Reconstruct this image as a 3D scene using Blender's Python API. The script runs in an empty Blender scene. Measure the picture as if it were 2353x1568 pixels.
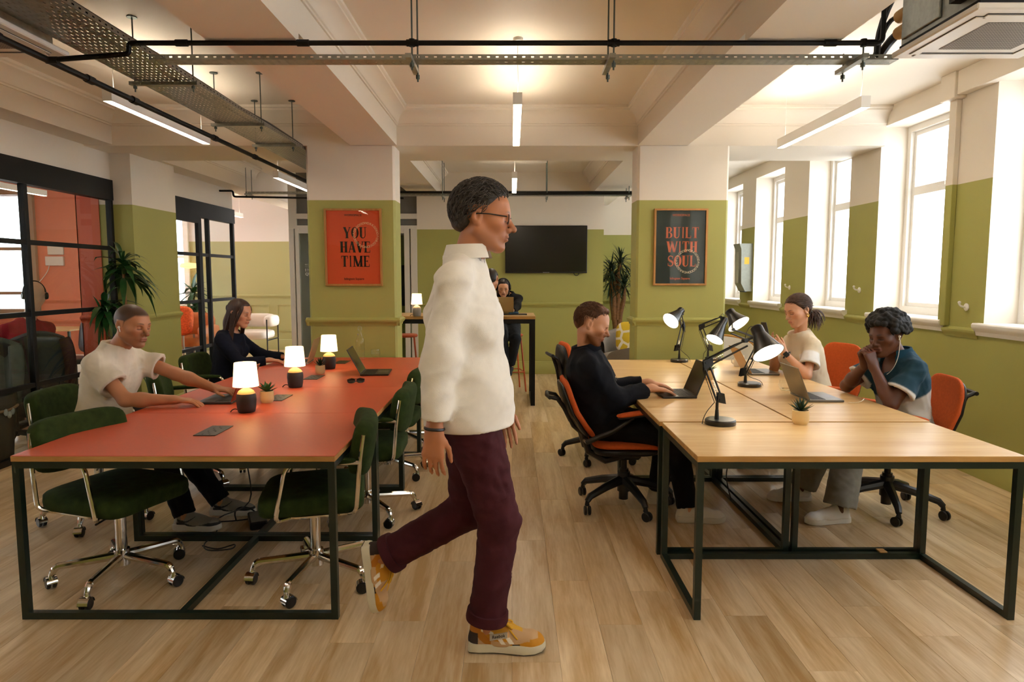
import bpy, bmesh, math, random
import numpy as np
from mathutils import Vector, Matrix, Euler

# ------------------------------------------------------------------ camera, light, exposure
SC = bpy.context.scene
COL = SC.collection
PI = math.pi
CAM_Z = 1.51
PITCH = math.radians(5.35)
FPX = 1569.0                        # focal length in pixels of the 2353 x 1568 frame (24 mm on 36 mm)
cam_d = bpy.data.cameras.new('camera')
cam_d.lens = 24.0; cam_d.sensor_width = 36.0; cam_d.clip_start = 0.05; cam_d.clip_end = 200
cam = bpy.data.objects.new('camera', cam_d); COL.objects.link(cam)
cam.location = (0, 0, CAM_Z); cam.rotation_euler = (PI/2 - PITCH, 0, 0)
SC.camera = cam
SC.view_settings.view_transform = 'Standard'; SC.view_settings.look = 'None'
SC.view_settings.gamma = 1.0; SC.view_settings.use_curve_mapping = False
SC.view_settings.exposure = 0.28
world = bpy.data.worlds.new('overcast_sky'); SC.world = world; world.use_nodes = True
bgn = world.node_tree.nodes['Background']
bgn.inputs[0].default_value = (0.93, 0.96, 1.0, 1); bgn.inputs[1].default_value = 5.6
PENDANT = 27.0                      # radiance of the pendant diffusers
UPLIGHT = 30.0
SC.cycles.max_bounces = 6; SC.cycles.diffuse_bounces = 4; SC.cycles.glossy_bounces = 2
SC.cycles.use_adaptive_sampling = True; SC.cycles.adaptive_threshold = 0.22; SC.cycles.adaptive_min_samples = 16
SC.cycles.transmission_bounces = 4; SC.cycles.transparent_max_bounces = 10
SC.cycles.sample_clamp_indirect = 6.0; SC.cycles.caustics_reflective = False; SC.cycles.caustics_refractive = False
SC.cycles.use_denoising = True

def at(px, py, Y):
    """point of the place that the photograph shows at pixel (px, py), Y metres in front of the camera"""
    xc = (px-1176.5)/FPX; yc = (784-py)/FPX
    c, s = math.cos(PITCH), math.sin(PITCH)
    dy = c + yc*s; dz = -s + yc*c
    return Vector((xc/dy*Y, Y, CAM_Z + dz/dy*Y))

# ------------------------------------------------------------------ materials
def lin(h):
    if isinstance(h, (tuple, list)): return tuple(h)[:3]
    h = h.lstrip('#'); r = []
    for i in (0, 2, 4):
        c = int(h[i:i+2], 16)/255
        r.append(c/12.92 if c <= 0.04045 else ((c+0.055)/1.055)**2.4)
    return tuple(r)
MATS = {}
def nd(nt, t, **kw):
    n = nt.nodes.new(t)
    for k, v in kw.items(): setattr(n, k, v)
    return n
def mat(name, color='#808080', rough=0.5, metal=0.0, var=0.0, scale=8.0, bump=0.0, bscale=200.0, coat=0.0,
        sheen=0.0, spec=0.5, emit=None, estr=0.0, stretch=(1, 1, 1), trans=0.0):
    if name in MATS: return MATS[name]
    m = bpy.data.materials.new(name); m.use_nodes = True; nt = m.node_tree
    b = nt.nodes['Principled BSDF']; c = lin(color)
    b.inputs['Base Color'].default_value = (*c, 1); b.inputs['Roughness'].default_value = rough
    b.inputs['Metallic'].default_value = metal; b.inputs['Specular IOR Level'].default_value = spec
    if coat: b.inputs['Coat Weight'].default_value = coat; b.inputs['Coat Roughness'].default_value = 0.1
    if sheen: b.inputs['Sheen Weight'].default_value = sheen; b.inputs['Sheen Roughness'].default_value = 0.4
    if emit: b.inputs['Emission Color'].default_value = (*lin(emit), 1); b.inputs['Emission Strength'].default_value = estr
    if var or bump:
        tc = nd(nt, 'ShaderNodeTexCoord'); mp = nd(nt, 'ShaderNodeMapping'); mp.inputs['Scale'].default_value = stretch
        nt.links.new(tc.outputs['Object'], mp.inputs[0])
        if var:
            n = nd(nt, 'ShaderNodeTexNoise'); n.inputs['Scale'].default_value = scale; n.inputs['Detail'].default_value = 4
            nt.links.new(mp.outputs[0], n.inputs['Vector'])
            r = nd(nt, 'ShaderNodeMapRange'); r.inputs[1].default_value = 0.3; r.inputs[2].default_value = 0.7
            r.inputs[3].default_value = 1-var; r.inputs[4].default_value = 1+var
            nt.links.new(n.outputs['Fac'], r.inputs[0])
            v = nd(nt, 'ShaderNodeVectorMath', operation='SCALE'); v.inputs[0].default_value = c
            nt.links.new(r.outputs[0], v.inputs['Scale']); nt.links.new(v.outputs[0], b.inputs['Base Color'])
        if bump:
            n2 = nd(nt, 'ShaderNodeTexNoise'); n2.inputs['Scale'].default_value = bscale; n2.inputs['Detail'].default_value = 3
            nt.links.new(mp.outputs[0], n2.inputs['Vector'])
            bp = nd(nt, 'ShaderNodeBump'); bp.inputs['Strength'].default_value = bump; bp.inputs['Distance'].default_value = 0.004
            nt.links.new(n2.outputs['Fac'], bp.inputs['Height']); nt.links.new(bp.outputs[0], b.inputs['Normal'])
    MATS[name] = m; return m
def mat_emit(name, color, strength):
    if name in MATS: return MATS[name]
    m = bpy.data.materials.new(name); m.use_nodes = True; nt = m.node_tree; nt.nodes.clear()
    e = nd(nt, 'ShaderNodeEmission'); e.inputs[0].default_value = (*lin(color), 1); e.inputs[1].default_value = strength
    o = nd(nt, 'ShaderNodeOutputMaterial'); nt.links.new(e.outputs[0], o.inputs[0]); MATS[name] = m; return m
def mat_glass(name, tint=(0.93, 0.97, 0.96), ior=1.45, rough=0.0, gain=1.0):
    """thin clear pane: mirror reflection by Fresnel, the rest passes straight through"""
    if name in MATS: return MATS[name]
    m = bpy.data.materials.new(name); m.use_nodes = True; nt = m.node_tree; nt.nodes.clear()
    t = nd(nt, 'ShaderNodeBsdfTransparent'); t.inputs[0].default_value = (*tint, 1)
    g = nd(nt, 'ShaderNodeBsdfGlossy'); g.inputs['Roughness'].default_value = rough
    f = nd(nt, 'ShaderNodeFresnel'); f.inputs[0].default_value = ior
    mu = nd(nt, 'ShaderNodeMath', operation='MULTIPLY'); mu.inputs[1].default_value = gain; mu.use_clamp = True
    mx = nd(nt, 'ShaderNodeMixShader'); o = nd(nt, 'ShaderNodeOutputMaterial')
    ge = nd(nt, 'ShaderNodeNewGeometry'); fr = nd(nt, 'ShaderNodeMath', operation='SUBTRACT'); fr.inputs[0].default_value = 1.0
    nt.links.new(ge.outputs['Backfacing'], fr.inputs[1]); m2 = nd(nt, 'ShaderNodeMath', operation='MULTIPLY'); nt.links.new(f.outputs[0], m2.inputs[0]); nt.links.new(fr.outputs[0], m2.inputs[1])
    nt.links.new(m2.outputs[0], mu.inputs[0]); nt.links.new(mu.outputs[0], mx.inputs[0])
    nt.links.new(t.outputs[0], mx.inputs[1]); nt.links.new(g.outputs[0], mx.inputs[2]); nt.links.new(mx.outputs[0], o.inputs[0])
    MATS[name] = m; return m
def mat_wood(name, c1, c2, axis=1, rough=0.45, plank=None, grain=14.0, coat=0.0, bump=0.05, contrast=1.0):
    """oak: long grain along an axis with darker figure; plank = 'object' or 'attr' gives each board its own tone"""
    if name in MATS: return MATS[name]
    m = bpy.data.materials.new(name); m.use_nodes = True; nt = m.node_tree; L = nt.links
    b = nt.nodes['Principled BSDF']; b.inputs['Roughness'].default_value = rough
    if coat: b.inputs['Coat Weight'].default_value = coat; b.inputs['Coat Roughness'].default_value = 0.25
    geo = nd(nt, 'ShaderNodeNewGeometry')
    mp = nd(nt, 'ShaderNodeMapping'); sc = [1.0, 1.0, 1.0]; sc[axis] = 0.085; mp.inputs['Scale'].default_value = sc
    src = geo.outputs['Position']; rnd = None
    if plank == 'object':
        oi = nd(nt, 'ShaderNodeObjectInfo'); rnd = oi.outputs['Random']
    elif plank == 'attr':
        a = nd(nt, 'ShaderNodeAttribute'); a.attribute_name = 'tone'; rnd = a.outputs['Fac']
    if rnd is not None:
        cb = nd(nt, 'ShaderNodeCombineXYZ'); mu = nd(nt, 'ShaderNodeMath', operation='MULTIPLY'); mu.inputs[1].default_value = 37.0
        L.new(rnd, mu.inputs[0]); L.new(mu.outputs[0], cb.inputs[2]); L.new(mu.outputs[0], cb.inputs[0])
        va = nd(nt, 'ShaderNodeVectorMath', operation='ADD'); L.new(src, va.inputs[0]); L.new(cb.outputs[0], va.inputs[1]); src = va.outputs[0]
    L.new(src, mp.inputs[0])
    n1 = nd(nt, 'ShaderNodeTexNoise'); n1.inputs['Scale'].default_value = grain; n1.inputs['Detail'].default_value = 6; n1.inputs['Distortion'].default_value = 0.8
    n2 = nd(nt, 'ShaderNodeTexNoise'); n2.inputs['Scale'].default_value = grain*9; n2.inputs['Detail'].default_value = 3
    n3 = nd(nt, 'ShaderNodeTexNoise'); n3.inputs['Scale'].default_value = 3.2; n3.inputs['Detail'].default_value = 2
    for n in (n1, n2, n3): L.new(mp.outputs[0], n.inputs['Vector'])
    ad = nd(nt, 'ShaderNodeMath', operation='MULTIPLY_ADD'); ad.inputs[1].default_value = 0.35; L.new(n2.outputs['Fac'], ad.inputs[0]); L.new(n1.outputs['Fac'], ad.inputs[2])
    ad2 = nd(nt, 'ShaderNodeMath', operation='MULTIPLY_ADD'); ad2.inputs[1].default_value = 0.45; L.new(n3.outputs['Fac'], ad2.inputs[0]); L.new(ad.outputs[0], ad2.inputs[2])
    r = nd(nt, 'ShaderNodeMapRange'); r.inputs[1].default_value = 0.9-0.25/contrast; r.inputs[2].default_value = 0.9+0.25/contrast; L.new(ad2.outputs[0], r.inputs[0])
    mx = nd(nt, 'ShaderNodeMix', data_type='RGBA'); mx.inputs['A'].default_value = (*lin(c1), 1); mx.inputs['B'].default_value = (*lin(c2), 1)
    L.new(r.outputs[0], mx.inputs['Factor']); out = mx.outputs['Result']
    if rnd is not None:
        rr = nd(nt, 'ShaderNodeMapRange'); rr.inputs[3].default_value = 0.84; rr.inputs[4].default_value = 1.12; L.new(rnd, rr.inputs[0])
        vs = nd(nt, 'ShaderNodeVectorMath', operation='SCALE'); L.new(out, vs.inputs[0]); L.new(rr.outputs[0], vs.inputs['Scale']); out = vs.outputs[0]
    L.new(out, b.inputs['Base Color'])
    if bump:
        bp = nd(nt, 'ShaderNodeBump'); bp.inputs['Strength'].default_value = bump; bp.inputs['Distance'].default_value = 0.003
        L.new(ad.outputs[0], bp.inputs['Height']); L.new(bp.outputs[0], b.inputs['Normal'])
    MATS[name] = m; return m
def mat_twotone(name, low, high, zsplit, rough=0.6):
    """wall paint: one colour below the painted line, another above it"""
    if name in MATS: return MATS[name]
    m = mat(name, high, rough, bump=0.04, bscale=60); nt = m.node_tree; b = nt.nodes['Principled BSDF']
    g = nd(nt, 'ShaderNodeNewGeometry'); s = nd(nt, 'ShaderNodeSeparateXYZ'); nt.links.new(g.outputs['Position'], s.inputs[0])
    c = nd(nt, 'ShaderNodeMath', operation='GREATER_THAN'); c.inputs[1].default_value = zsplit; nt.links.new(s.outputs[2], c.inputs[0])
    mx = nd(nt, 'ShaderNodeMix', data_type='RGBA'); mx.inputs['A'].default_value = (*lin(low), 1); mx.inputs['B'].default_value = (*lin(high), 1)
    nt.links.new(c.outputs[0], mx.inputs['Factor']); nt.links.new(mx.outputs['Result'], b.inputs['Base Color'])
    return m
def mat_vcol(name, rough=0.5, attr='Col', sss=0.0, sheen=0.0, bump=0.0, bscale=300.0):
    if name in MATS: return MATS[name]
    m = bpy.data.materials.new(name); m.use_nodes = True; nt = m.node_tree; b = nt.nodes['Principled BSDF']
    a = nd(nt, 'ShaderNodeAttribute'); a.attribute_name = attr; nt.links.new(a.outputs['Color'], b.inputs['Base Color'])
    b.inputs['Roughness'].default_value = rough
    if sheen: b.inputs['Sheen Weight'].default_value = sheen
    if bump:
        tc = nd(nt, 'ShaderNodeTexCoord'); n2 = nd(nt, 'ShaderNodeTexNoise'); n2.inputs['Scale'].default_value = bscale
        nt.links.new(tc.outputs['Object'], n2.inputs['Vector'])
        bp = nd(nt, 'ShaderNodeBump'); bp.inputs['Strength'].default_value = bump; bp.inputs['Distance'].default_value = 0.003
        nt.links.new(n2.outputs['Fac'], bp.inputs['Height']); nt.links.new(bp.outputs[0], b.inputs['Normal'])
    MATS[name] = m; return m

GREEN = '#A6A45A'; CREAM = '#E9DFD0'
M_WALL = mat_twotone('wall_paint_green_cream', GREEN, CREAM, 2.24)
M_GREEN = mat('green_paint', GREEN, 0.5)
M_CREAM = mat('cream_paint', CREAM, 0.6, bump=0.04, bscale=60)
M_WHITE = mat('white_gloss_paint', '#F1EDE6', 0.35)
M_BLACK = mat('black_powder_coat', '#08090A', 0.5, spec=.3)
M_BLACKPL = mat('black_plastic', '#101113', 0.35)
M_DGREEN = mat('dark_green_steel', '#14231D', 0.35)
M_CHROME = mat('chrome', '#D9D6D0', 0.12, 1.0)
M_STEEL = mat('galvanised_steel', '#A2A39B', 0.38, 0.85, var=0.12, scale=30)
M_GLASS = mat_glass('partition_glass')
M_WGLASS = mat_glass('window_glass', (0.97, 0.98, 0.98))
M_ORANGEW = mat_twotone('wall_paint_coral', '#D9684C', '#D9684C', 9)

# ------------------------------------------------------------------ mesh helpers
def V(*a): return Vector(a if len(a) > 1 else a[0])
class MB:
    def __init__(s): s.v = []; s.f = []; s.mi = []
    def add(s, vs, fs, mi=0):
        o = len(s.v); s.v += [tuple(p) for p in vs]; s.f += [tuple(i+o for i in f) for f in fs]; s.mi += [mi]*len(fs); return s
    def box(s, x0, x1, y0, y1, z0, z1, mi=0, R=None, c=None, ch=0.0):
        if ch:
            return s.cbox(x0, x1, y0, y1, z0, z1, ch, mi, R, c)
        vs = [V(x, y, z) for z in (z0, z1) for y in (y0, y1) for x in (x0, x1)]
        if R is not None: cc = V(c) if c is not None else V((x0+x1)/2, (y0+y1)/2, (z0+z1)/2); vs = [cc + R @ (p-cc) for p in vs]
        return s.add(vs, [(0, 2, 3, 1), (4, 5, 7, 6), (0, 1, 5, 4), (2, 6, 7, 3), (0, 4, 6, 2), (1, 3, 7, 5)], mi)
    def cbox(s, x0, x1, y0, y1, z0, z1, ch, mi=0, R=None, c=None):
        """box with chamfered edges"""
        ch = min(ch, (x1-x0)*.49, (y1-y0)*.49, (z1-z0)*.49)
        lo = (x0, y0, z0); hi = (x1, y1, z1); ids = {}; vs = []
        for sx in (0, 1):
            for sy in (0, 1):
                for sz in (0, 1):
                    e = [(lo, hi)[q][i] for i, q in enumerate((sx, sy, sz))]; d = [ch if q == 0 else -ch for q in (sx, sy, sz)]
                    for ax in range(3):
                        p = [e[i] + (0 if i == ax else d[i]) for i in range(3)]; ids[(sx, sy, sz, ax)] = len(vs); vs.append(V(p))
        fs = []
        for ax in range(3):
            a, b = [(1, 2), (2, 0), (0, 1)][ax]
            for q in (0, 1):
                def key(u, w):
                    k = [0, 0, 0]; k[ax] = q; k[a] = u; k[b] = w; return (*k, ax)
                f = [ids[key(0, 0)], ids[key(1, 0)], ids[key(1, 1)], ids[key(0, 1)]]; fs.append(f if q else f[::-1])
        for ax in range(3):
            a, b = [(1, 2), (2, 0), (0, 1)][ax]
            for u in (0, 1):
                for w in (0, 1):
                    def k2(q, face):
                        k = [0, 0, 0]; k[ax] = q; k[a] = u; k[b] = w; return ids[(*k, face)]
                    f = [k2(0, a), k2(1, a), k2(1, b), k2(0, b)]; fs.append(f if u != w else f[::-1])
        for sx in (0, 1):
            for sy in (0, 1):
                for sz in (0, 1):
                    f = [ids[(sx, sy, sz, i)] for i in range(3)]; fs.append(f if (sx+sy+sz) % 2 else f[::-1])
        if R is not None: cc = V(c) if c is not None else V((x0+x1)/2, (y0+y1)/2, (z0+z1)/2); vs = [cc + R @ (p-cc) for p in vs]
        return s.add(vs, fs, mi)
    def bar(s, a, b, w, h, up=(0, 0, 1), mi=0):
        a = V(a); b = V(b); d = (b-a).normalized(); u = V(up)
        if abs(d.dot(u)) > 0.99: u = V(0, 1, 0)
        r = d.cross(u).normalized(); u = r.cross(d)
        vs = [p + r*sx*w/2 + u*sz*h/2 for p in (a, b) for sx, sz in ((-1, -1), (1, -1), (1, 1), (-1, 1))]
        return s.add(vs, [(3, 2, 1, 0), (4, 5, 6, 7), (0, 1, 5, 4), (1, 2, 6, 5), (2, 3, 7, 6), (3, 0, 4, 7)], mi)
    def tube(s, pts, r, n=8, closed=False, mi=0, caps=True):
        pts = [V(p) for p in pts]; m = len(pts); rs = r if isinstance(r, (list, tuple)) else [r]*m
        o = len(s.v); t0 = None; nrm = None
        for i, p in enumerate(pts):
            if closed: t = pts[(i+1) % m]-pts[i-1]
            else: t = pts[min(i+1, m-1)]-pts[max(i-1, 0)]
            t.normalize()
            if nrm is None:
                nrm = t.cross(V(0, 0, 1)) if abs(t.z) < 0.95 else t.cross(V(1, 0, 0)); nrm.normalize()
            else:
                nrm = nrm - t*nrm.dot(t); nrm.normalize()
            bn = t.cross(nrm)
            for k in range(n):
                a = 2*PI*k/n; s.v.append(tuple(p + (nrm*math.cos(a) + bn*math.sin(a))*rs[i]))
        for i in range(m if closed else m-1):
            j = (i+1) % m
            for k in range(n):
                k2 = (k+1) % n; s.f.append((o+i*n+k, o+i*n+k2, o+j*n+k2, o+j*n+k)); s.mi.append(mi)
        if not closed and caps:
            s.f.append(tuple(o+k for k in range(n))[::-1]); s.f.append(tuple(o+(m-1)*n+k for k in range(n))); s.mi += [mi, mi]
        return s
    def cyl(s, a, b, r, n=16, r2=None, mi=0): return s.tube([a, b], [r, r if r2 is None else r2], n, mi=mi)
    def lathe(s, prof, c=(0, 0, 0), axis=(0, 0, 1), n=24, mi=0, cap0=True, cap1=True):
        ax = V(axis).normalized(); u = ax.orthogonal().normalized(); w = ax.cross(u); c = V(c); o = len(s.v)
        for r, h in prof:
            for k in range(n):
                a = 2*PI*k/n; s.v.append(tuple(c + ax*h + (u*math.cos(a)+w*math.sin(a))*r))
        for i in range(len(prof)-1):
            for k in range(n):
                k2 = (k+1) % n; s.f.append((o+i*n+k, o+i*n+k2, o+(i+1)*n+k2, o+(i+1)*n+k)); s.mi.append(mi)
        if cap0: s.f.append(tuple(o+k for k in range(n))[::-1]); s.mi.append(mi)
        if cap1: s.f.append(tuple(o+(len(prof)-1)*n+k for k in range(n))); s.mi.append(mi)
        return s
    def prism(s, poly, a, b, mi=0):
        """poly: list of 3-D points (planar); extruded by the vector b-a"""
        d = V(b)-V(a); n = len(poly); vs = [V(p) for p in poly] + [V(p)+d for p in poly]
        fs = [tuple(range(n))[::-1], tuple(range(n, 2*n))] + [(i, (i+1) % n, n+(i+1) % n, n+i) for i in range(n)]
        return s.add(vs, fs, mi)
    def grid(s, P, thick=None, mi=0, closed_u=False):
        """P[i][j] points -> quads"""
        o = len(s.v); nu = len(P); nv = len(P[0])
        for row in P: s.v += [tuple(p) for p in row]
        for i in range(nu if closed_u else nu-1):
            for j in range(nv-1):
                i2 = (i+1) % nu; s.f.append((o+i*nv+j, o+i2*nv+j, o+i2*nv+j+1, o+i*nv+j+1)); s.mi.append(mi)
        return s
    def sphere(s, c, r, n=12, m=8, mi=0):
        rr = r if isinstance(r, (tuple, list)) else (r, r, r); c = V(c)
        P = [[c + V(rr[0]*math.sin(PI*j/m)*math.cos(2*PI*i/n), rr[1]*math.sin(PI*j/m)*math.sin(2*PI*i/n), -rr[2]*math.cos(PI*j/m)) for j in range(m+1)] for i in range(n)]
        return s.grid(P, mi=mi, closed_u=True)
    def xf(s, M, i0=0):
        s.v[i0:] = [tuple(M @ V(p)) for p in s.v[i0:]]; return s
    def build(s, name, m, parent=None, smooth=True, ang=35, rel=False, **props):
        me = bpy.data.meshes.new(name); me.from_pydata(s.v, [], s.f)
        ms = m if isinstance(m, (list, tuple)) else [m]
        for q in ms: me.materials.append(q)
        if len(ms) > 1: me.polygons.foreach_set('material_index', s.mi)
        if smooth:
            me.polygons.foreach_set('use_smooth', [True]*len(me.polygons)); me.set_sharp_from_angle(angle=math.radians(ang))
        me.update(); o = bpy.data.objects.new(name, me); COL.objects.link(o)
        if parent is not None:
            o.parent = parent; KIDS.setdefault(parent.name, []).append(o)
            if rel: me.transform(parent_world(parent).inverted())
        for k, v in props.items(): o[k] = v
        return o
def parent_world(p):
    M = Matrix.LocRotScale(p.location, p.rotation_euler, p.scale)
    return (parent_world(p.parent) @ M) if p.parent else M
def rot(axis, deg): return Matrix.Rotation(math.radians(deg), 3, axis)
def thing(name, label, cat, loc=(0, 0, 0), rz=0.0, group=None):
    o = bpy.data.objects.new(name, None); COL.objects.link(o); o.empty_display_size = 0.1
    o.location = loc; o.rotation_euler = (0, 0, math.radians(rz)); o['label'] = label; o['category'] = cat
    if group: o['group'] = group
    return o
def tag(o, label, cat, group=None):
    o['label'] = label; o['category'] = cat
    if group: o['group'] = group
    return o
def struct(o, label=None):
    o['kind'] = 'structure'
    if label: o['label'] = label
    return o
KIDS = {}
def dup(root, loc, rz=0.0, label=None, group=None):
    def cp(o, par):
        c = o.copy(); COL.objects.link(c); c.parent = par
        if par is not None: KIDS.setdefault(par.name, []).append(c)
        for ch in [k for k in ALLCH(o)]: cp(ch, c)
        return c
    r = cp(root, None); r.location = loc; r.rotation_euler = (0, 0, math.radians(rz))
    if label: r['label'] = label
    if group: r['group'] = group
    return r
def ALLCH(o): return list(KIDS.get(o.name, []))
def lookrot(f, u=(0, 0, 1)):
    """3x3 with columns right, forward, up"""
    f = V(f).normalized(); u = V(u); r = f.cross(u).normalized(); u = r.cross(f)
    return Matrix((r, f, u)).transposed()
def bez(p0, p1, p2, p3, n=12):
    p0, p1, p2, p3 = map(V, (p0, p1, p2, p3))
    return [p0*(1-t)**3 + p1*3*t*(1-t)**2 + p2*3*t*t*(1-t) + p3*t**3 for t in (i/n for i in range(n+1))]
def fillet(pts, r, n=5):
    """polyline with its corners rounded"""
    pts = [V(p) for p in pts]; out = [pts[0]]
    for i in range(1, len(pts)-1):
        a = (pts[i-1]-pts[i]); b = (pts[i+1]-pts[i]); q = min(r, a.length*.45, b.length*.45)
        pa = pts[i]+a.normalized()*q; pb = pts[i]+b.normalized()*q
        for k in range(n+1):
            t = k/n; out.append(pa*(1-t)**2 + pts[i]*2*t*(1-t) + pb*t*t)
    out.append(pts[-1]); return out
def text_mesh(txt, size, extr=0.0, align='CENTER', bold=0.0):
    cu = bpy.data.curves.new('lettering', 'FONT'); cu.body = txt; cu.size = size; cu.align_x = align; cu.align_y = 'CENTER'; cu.extrude = extr; cu.offset = bold
    cu.resolution_u = 3
    o = bpy.data.objects.new('lettering', cu); COL.objects.link(o); bpy.context.view_layer.update()
    me = bpy.data.meshes.new_from_object(o); vs = [v.co.copy() for v in me.vertices]; fs = [tuple(p.vertices) for p in me.polygons]
    bpy.data.objects.remove(o); bpy.data.curves.remove(cu); bpy.data.meshes.remove(me); return vs, fs
# ------------------------------------------------------------------ the setting
XR, XL = 3.53, -4.05                # inner faces of the window wall and of the glazed partition
YB, YC = 10.6, 6.6                  # wall with the screen, front of the two columns
ZC, ZB = 3.10, 2.75                 # ceiling, soffit of the beams
Y0 = -3.0

# floor of oak boards running away from the camera
M_PLANK = mat_wood('oak_floor_board', '#E2CAA6', '#B6925F', axis=1, rough=0.30, plank='object', grain=11, bump=0.04, contrast=1.25)
M_PLANKS = mat_wood('oak_floor_boards', '#E2CAA6', '#B6925F', axis=1, rough=0.30, plank='attr', grain=11, bump=0.04, contrast=1.25)
fl = MB().box(-9.2, XR+0.3, Y0-0.2, 14.5, -0.12, -0.014).build('floor', mat('floor_gap', '#5E452C', 0.8)); struct(fl, 'oak plank floor')
PW, PL = 0.19, 1.25
random.seed(4)
allp = []
for i in range(-48, 20):
    x0 = i*PW; off = random.random()*PL
    if x0 < -9.1 or x0 > XR-0.02: continue
    for k in range(-3, 13):
        y0 = k*PL+off-PL; y1 = y0+PL
        y0 = max(y0, Y0); y1 = min(y1, 14.4)
        if y1-y0 < 0.05: continue
        allp.append((x0, min(x0+PW, XR), y0, y1))
def plank_seen(p):
    x = (p[0]+p[1])/2; y = max((p[2]+p[3])/2, 0.3)
    if p[3] < 2.2 or abs(x)/max(p[3], .1) > 0.80 or x < XL: return 1e9
    return y
allp.sort(key=plank_seen)
shared = {}
def plank_mb(w, l):
    return MB().cbox(0, w-0.0006, 0, l-0.0006, -0.014, 0, 0.0007)
rest = MB(); tones = []
for n, (x0, x1, y0, y1) in enumerate(allp):
    w, l = round(x1-x0, 3), round(y1-y0, 3)
    if n < 290 and plank_seen((x0, x1, y0, y1)) < 1e8:
        if (w, l) not in shared:
            o = plank_mb(w, l).build('plank', M_PLANK, fl); shared[(w, l)] = o
        else:
            o = shared[(w, l)].copy(); COL.objects.link(o)
        o.location = (x0, y0, 0)
    else:
        t = random.random()
        rest.box(x0, x1-0.0015, y0, y1-0.0015, -0.014, 0); tones += [t]*8
o = rest.build('plank_field', M_PLANKS, fl, smooth=False, kind='stuff')
at_ = o.data.attributes.new('tone', 'FLOAT', 'POINT'); at_.data.foreach_set('value', tones)

# ceiling and beams
struct(MB().box(-9.2, XR+0.35, Y0-0.2, 14.5, ZC, ZC+0.15).build('ceiling', M_CREAM), 'cream plaster ceiling')
def cornice(mb, a, b, inward, z=ZC, s=1.0):
    """run of coved plaster moulding from a to b under the ceiling, profile stepping towards `inward`"""
    n = V(inward)
    prof = [(0, -0.17), (0.012, -0.17), (0.012, -0.155), (0.022, -0.15), (0.028, -0.12), (0.045, -0.085), (0.075, -0.055), (0.10, -0.045), (0.10, -0.03), (0.115, -0.022), (0.115, 0), (0, 0)]
    poly = [V(a) + n*x*s + V(0, 0, z-V(a).z + h*s) for x, h in prof]
    mb.prism(poly, a, b)
def beam(name, x0, x1, y0, y1, z0, label, mould=()):
    mb = MB().box(x0, x1, y0, y1, z0, ZC)
    for m_ in mould: cornice(mb, *m_)
    return struct(mb.build(name, M_CREAM, ang=30), label)
bays = [(Y0, YC), (YC+0.84, YB)]
beam('ceiling_beam', -1.53, -1.09, Y0, 14.2, ZB, 'cream ceiling beam running to the poster column beside the red tables',
     [((-1.09, a, ZC), (-1.09, b, ZC), (1, 0, 0)) for a, b in bays])
beam('ceiling_beam', 1.19, 1.656, Y0, 12.0, ZB, 'cream ceiling beam running to the column with the dark poster',
     [((1.19, b, ZC), (1.19, a, ZC), (-1, 0, 0)) for a, b in bays])
beam('ceiling_beam', XL, XR, YC, YC+0.84, ZB-0.002, 'cream cross beam spanning both columns',
     [((1.19, YC, ZC), (-1.09, YC, ZC), (0, -1, 0)), ((-1.53, YC, ZC), (-3.78, YC, ZC), (0, -1, 0)), ((XR, YC, ZC), (1.656, YC, ZC), (0, -1, 0))])
beam('ceiling_beam', XL-0.1, -3.78, Y0, 14.2, 2.76, 'cream beam along the top of the glazed partition',
     [((-3.78, Y0, ZC), (-3.78, YC, ZC), (1, 0, 0)), ((-3.78, YC+.84, ZC), (-3.78, 10.2, ZC), (1, 0, 0))])
struct(MB().box(-1.54, -1.085, 1.0, 3.6, 2.70, 2.7495).build('trim_1', M_CREAM), 'plaster casing under the beam over the red tables')
struct(MB().box(1.185, 1.66, 1.0, 3.6, 2.70, 2.7495).build('trim_2', M_CREAM), 'plaster casing under the beam over the oak tables')

# dado rail / skirting helpers
def rail(mb, a, b, inward, z=1.09):
    n = V(inward); prof = [(0, -0.05), (0.008, -0.048), (0.012, -0.03), (0.02, -0.022), (0.03, -0.01), (0.034, 0), (0.034, 0.012), (0.02, 0.018), (0.012, 0.028), (0, 0.03)]
    mb.prism([V(a)+n*x+V(0, 0, z-V(a).z+h) for x, h in prof], a, b)
def skirt(mb, a, b, inward, h=0.17):
    n = V(inward); prof = [(0, 0), (0.022, 0), (0.022, h-0.045), (0.016, h-0.035), (0.014, h-0.015), (0.006, h-0.006), (0, h)]
    mb.prism([V(a)+n*x+V(0, 0, z) for x, z in prof], a, b)

# columns
def column(name, x0, x1, label, tname):
    c = 0.02
    poly = [V(x0+c, YC, 0), V(x1-c, YC, 0), V(x1, YC+c, 0), V(x1, YC+0.30, 0), V(x0, YC+0.30, 0), V(x0, YC+c, 0)]
    o = struct(MB().prism(poly, (0, 0, 0), (0, 0, ZB)).build(name, M_WALL), label)
    mb = MB()
    rail(mb, (x0-.03, YC, 0), (x1+.03, YC, 0), (0, -1, 0)); rail(mb, (x0, YC-.03, 0), (x0, YC+.3, 0), (-1, 0, 0)); rail(mb, (x1, YC-.03, 0), (x1, YC+.3, 0), (1, 0, 0))
    mb.build('dado_rail', M_GREEN, o)
    mb = MB(); skirt(mb, (x0-.02, YC, 0), (x1+.02, YC, 0), (0, -1, 0)); skirt(mb, (x1, YC-.02, 0), (x1, YC+.3, 0), (1, 0, 0)); skirt(mb, (x0, YC-.02, 0), (x0, YC+.3, 0), (-1, 0, 0)); mb.build('skirting', M_GREEN, o)
    return o
column('wall_column', -1.958, -1.114, 'green and cream column with the orange poster', 'a')
column('wall_column', 1.193, 2.063, 'green and cream column with the dark green poster', 'b')

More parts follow.
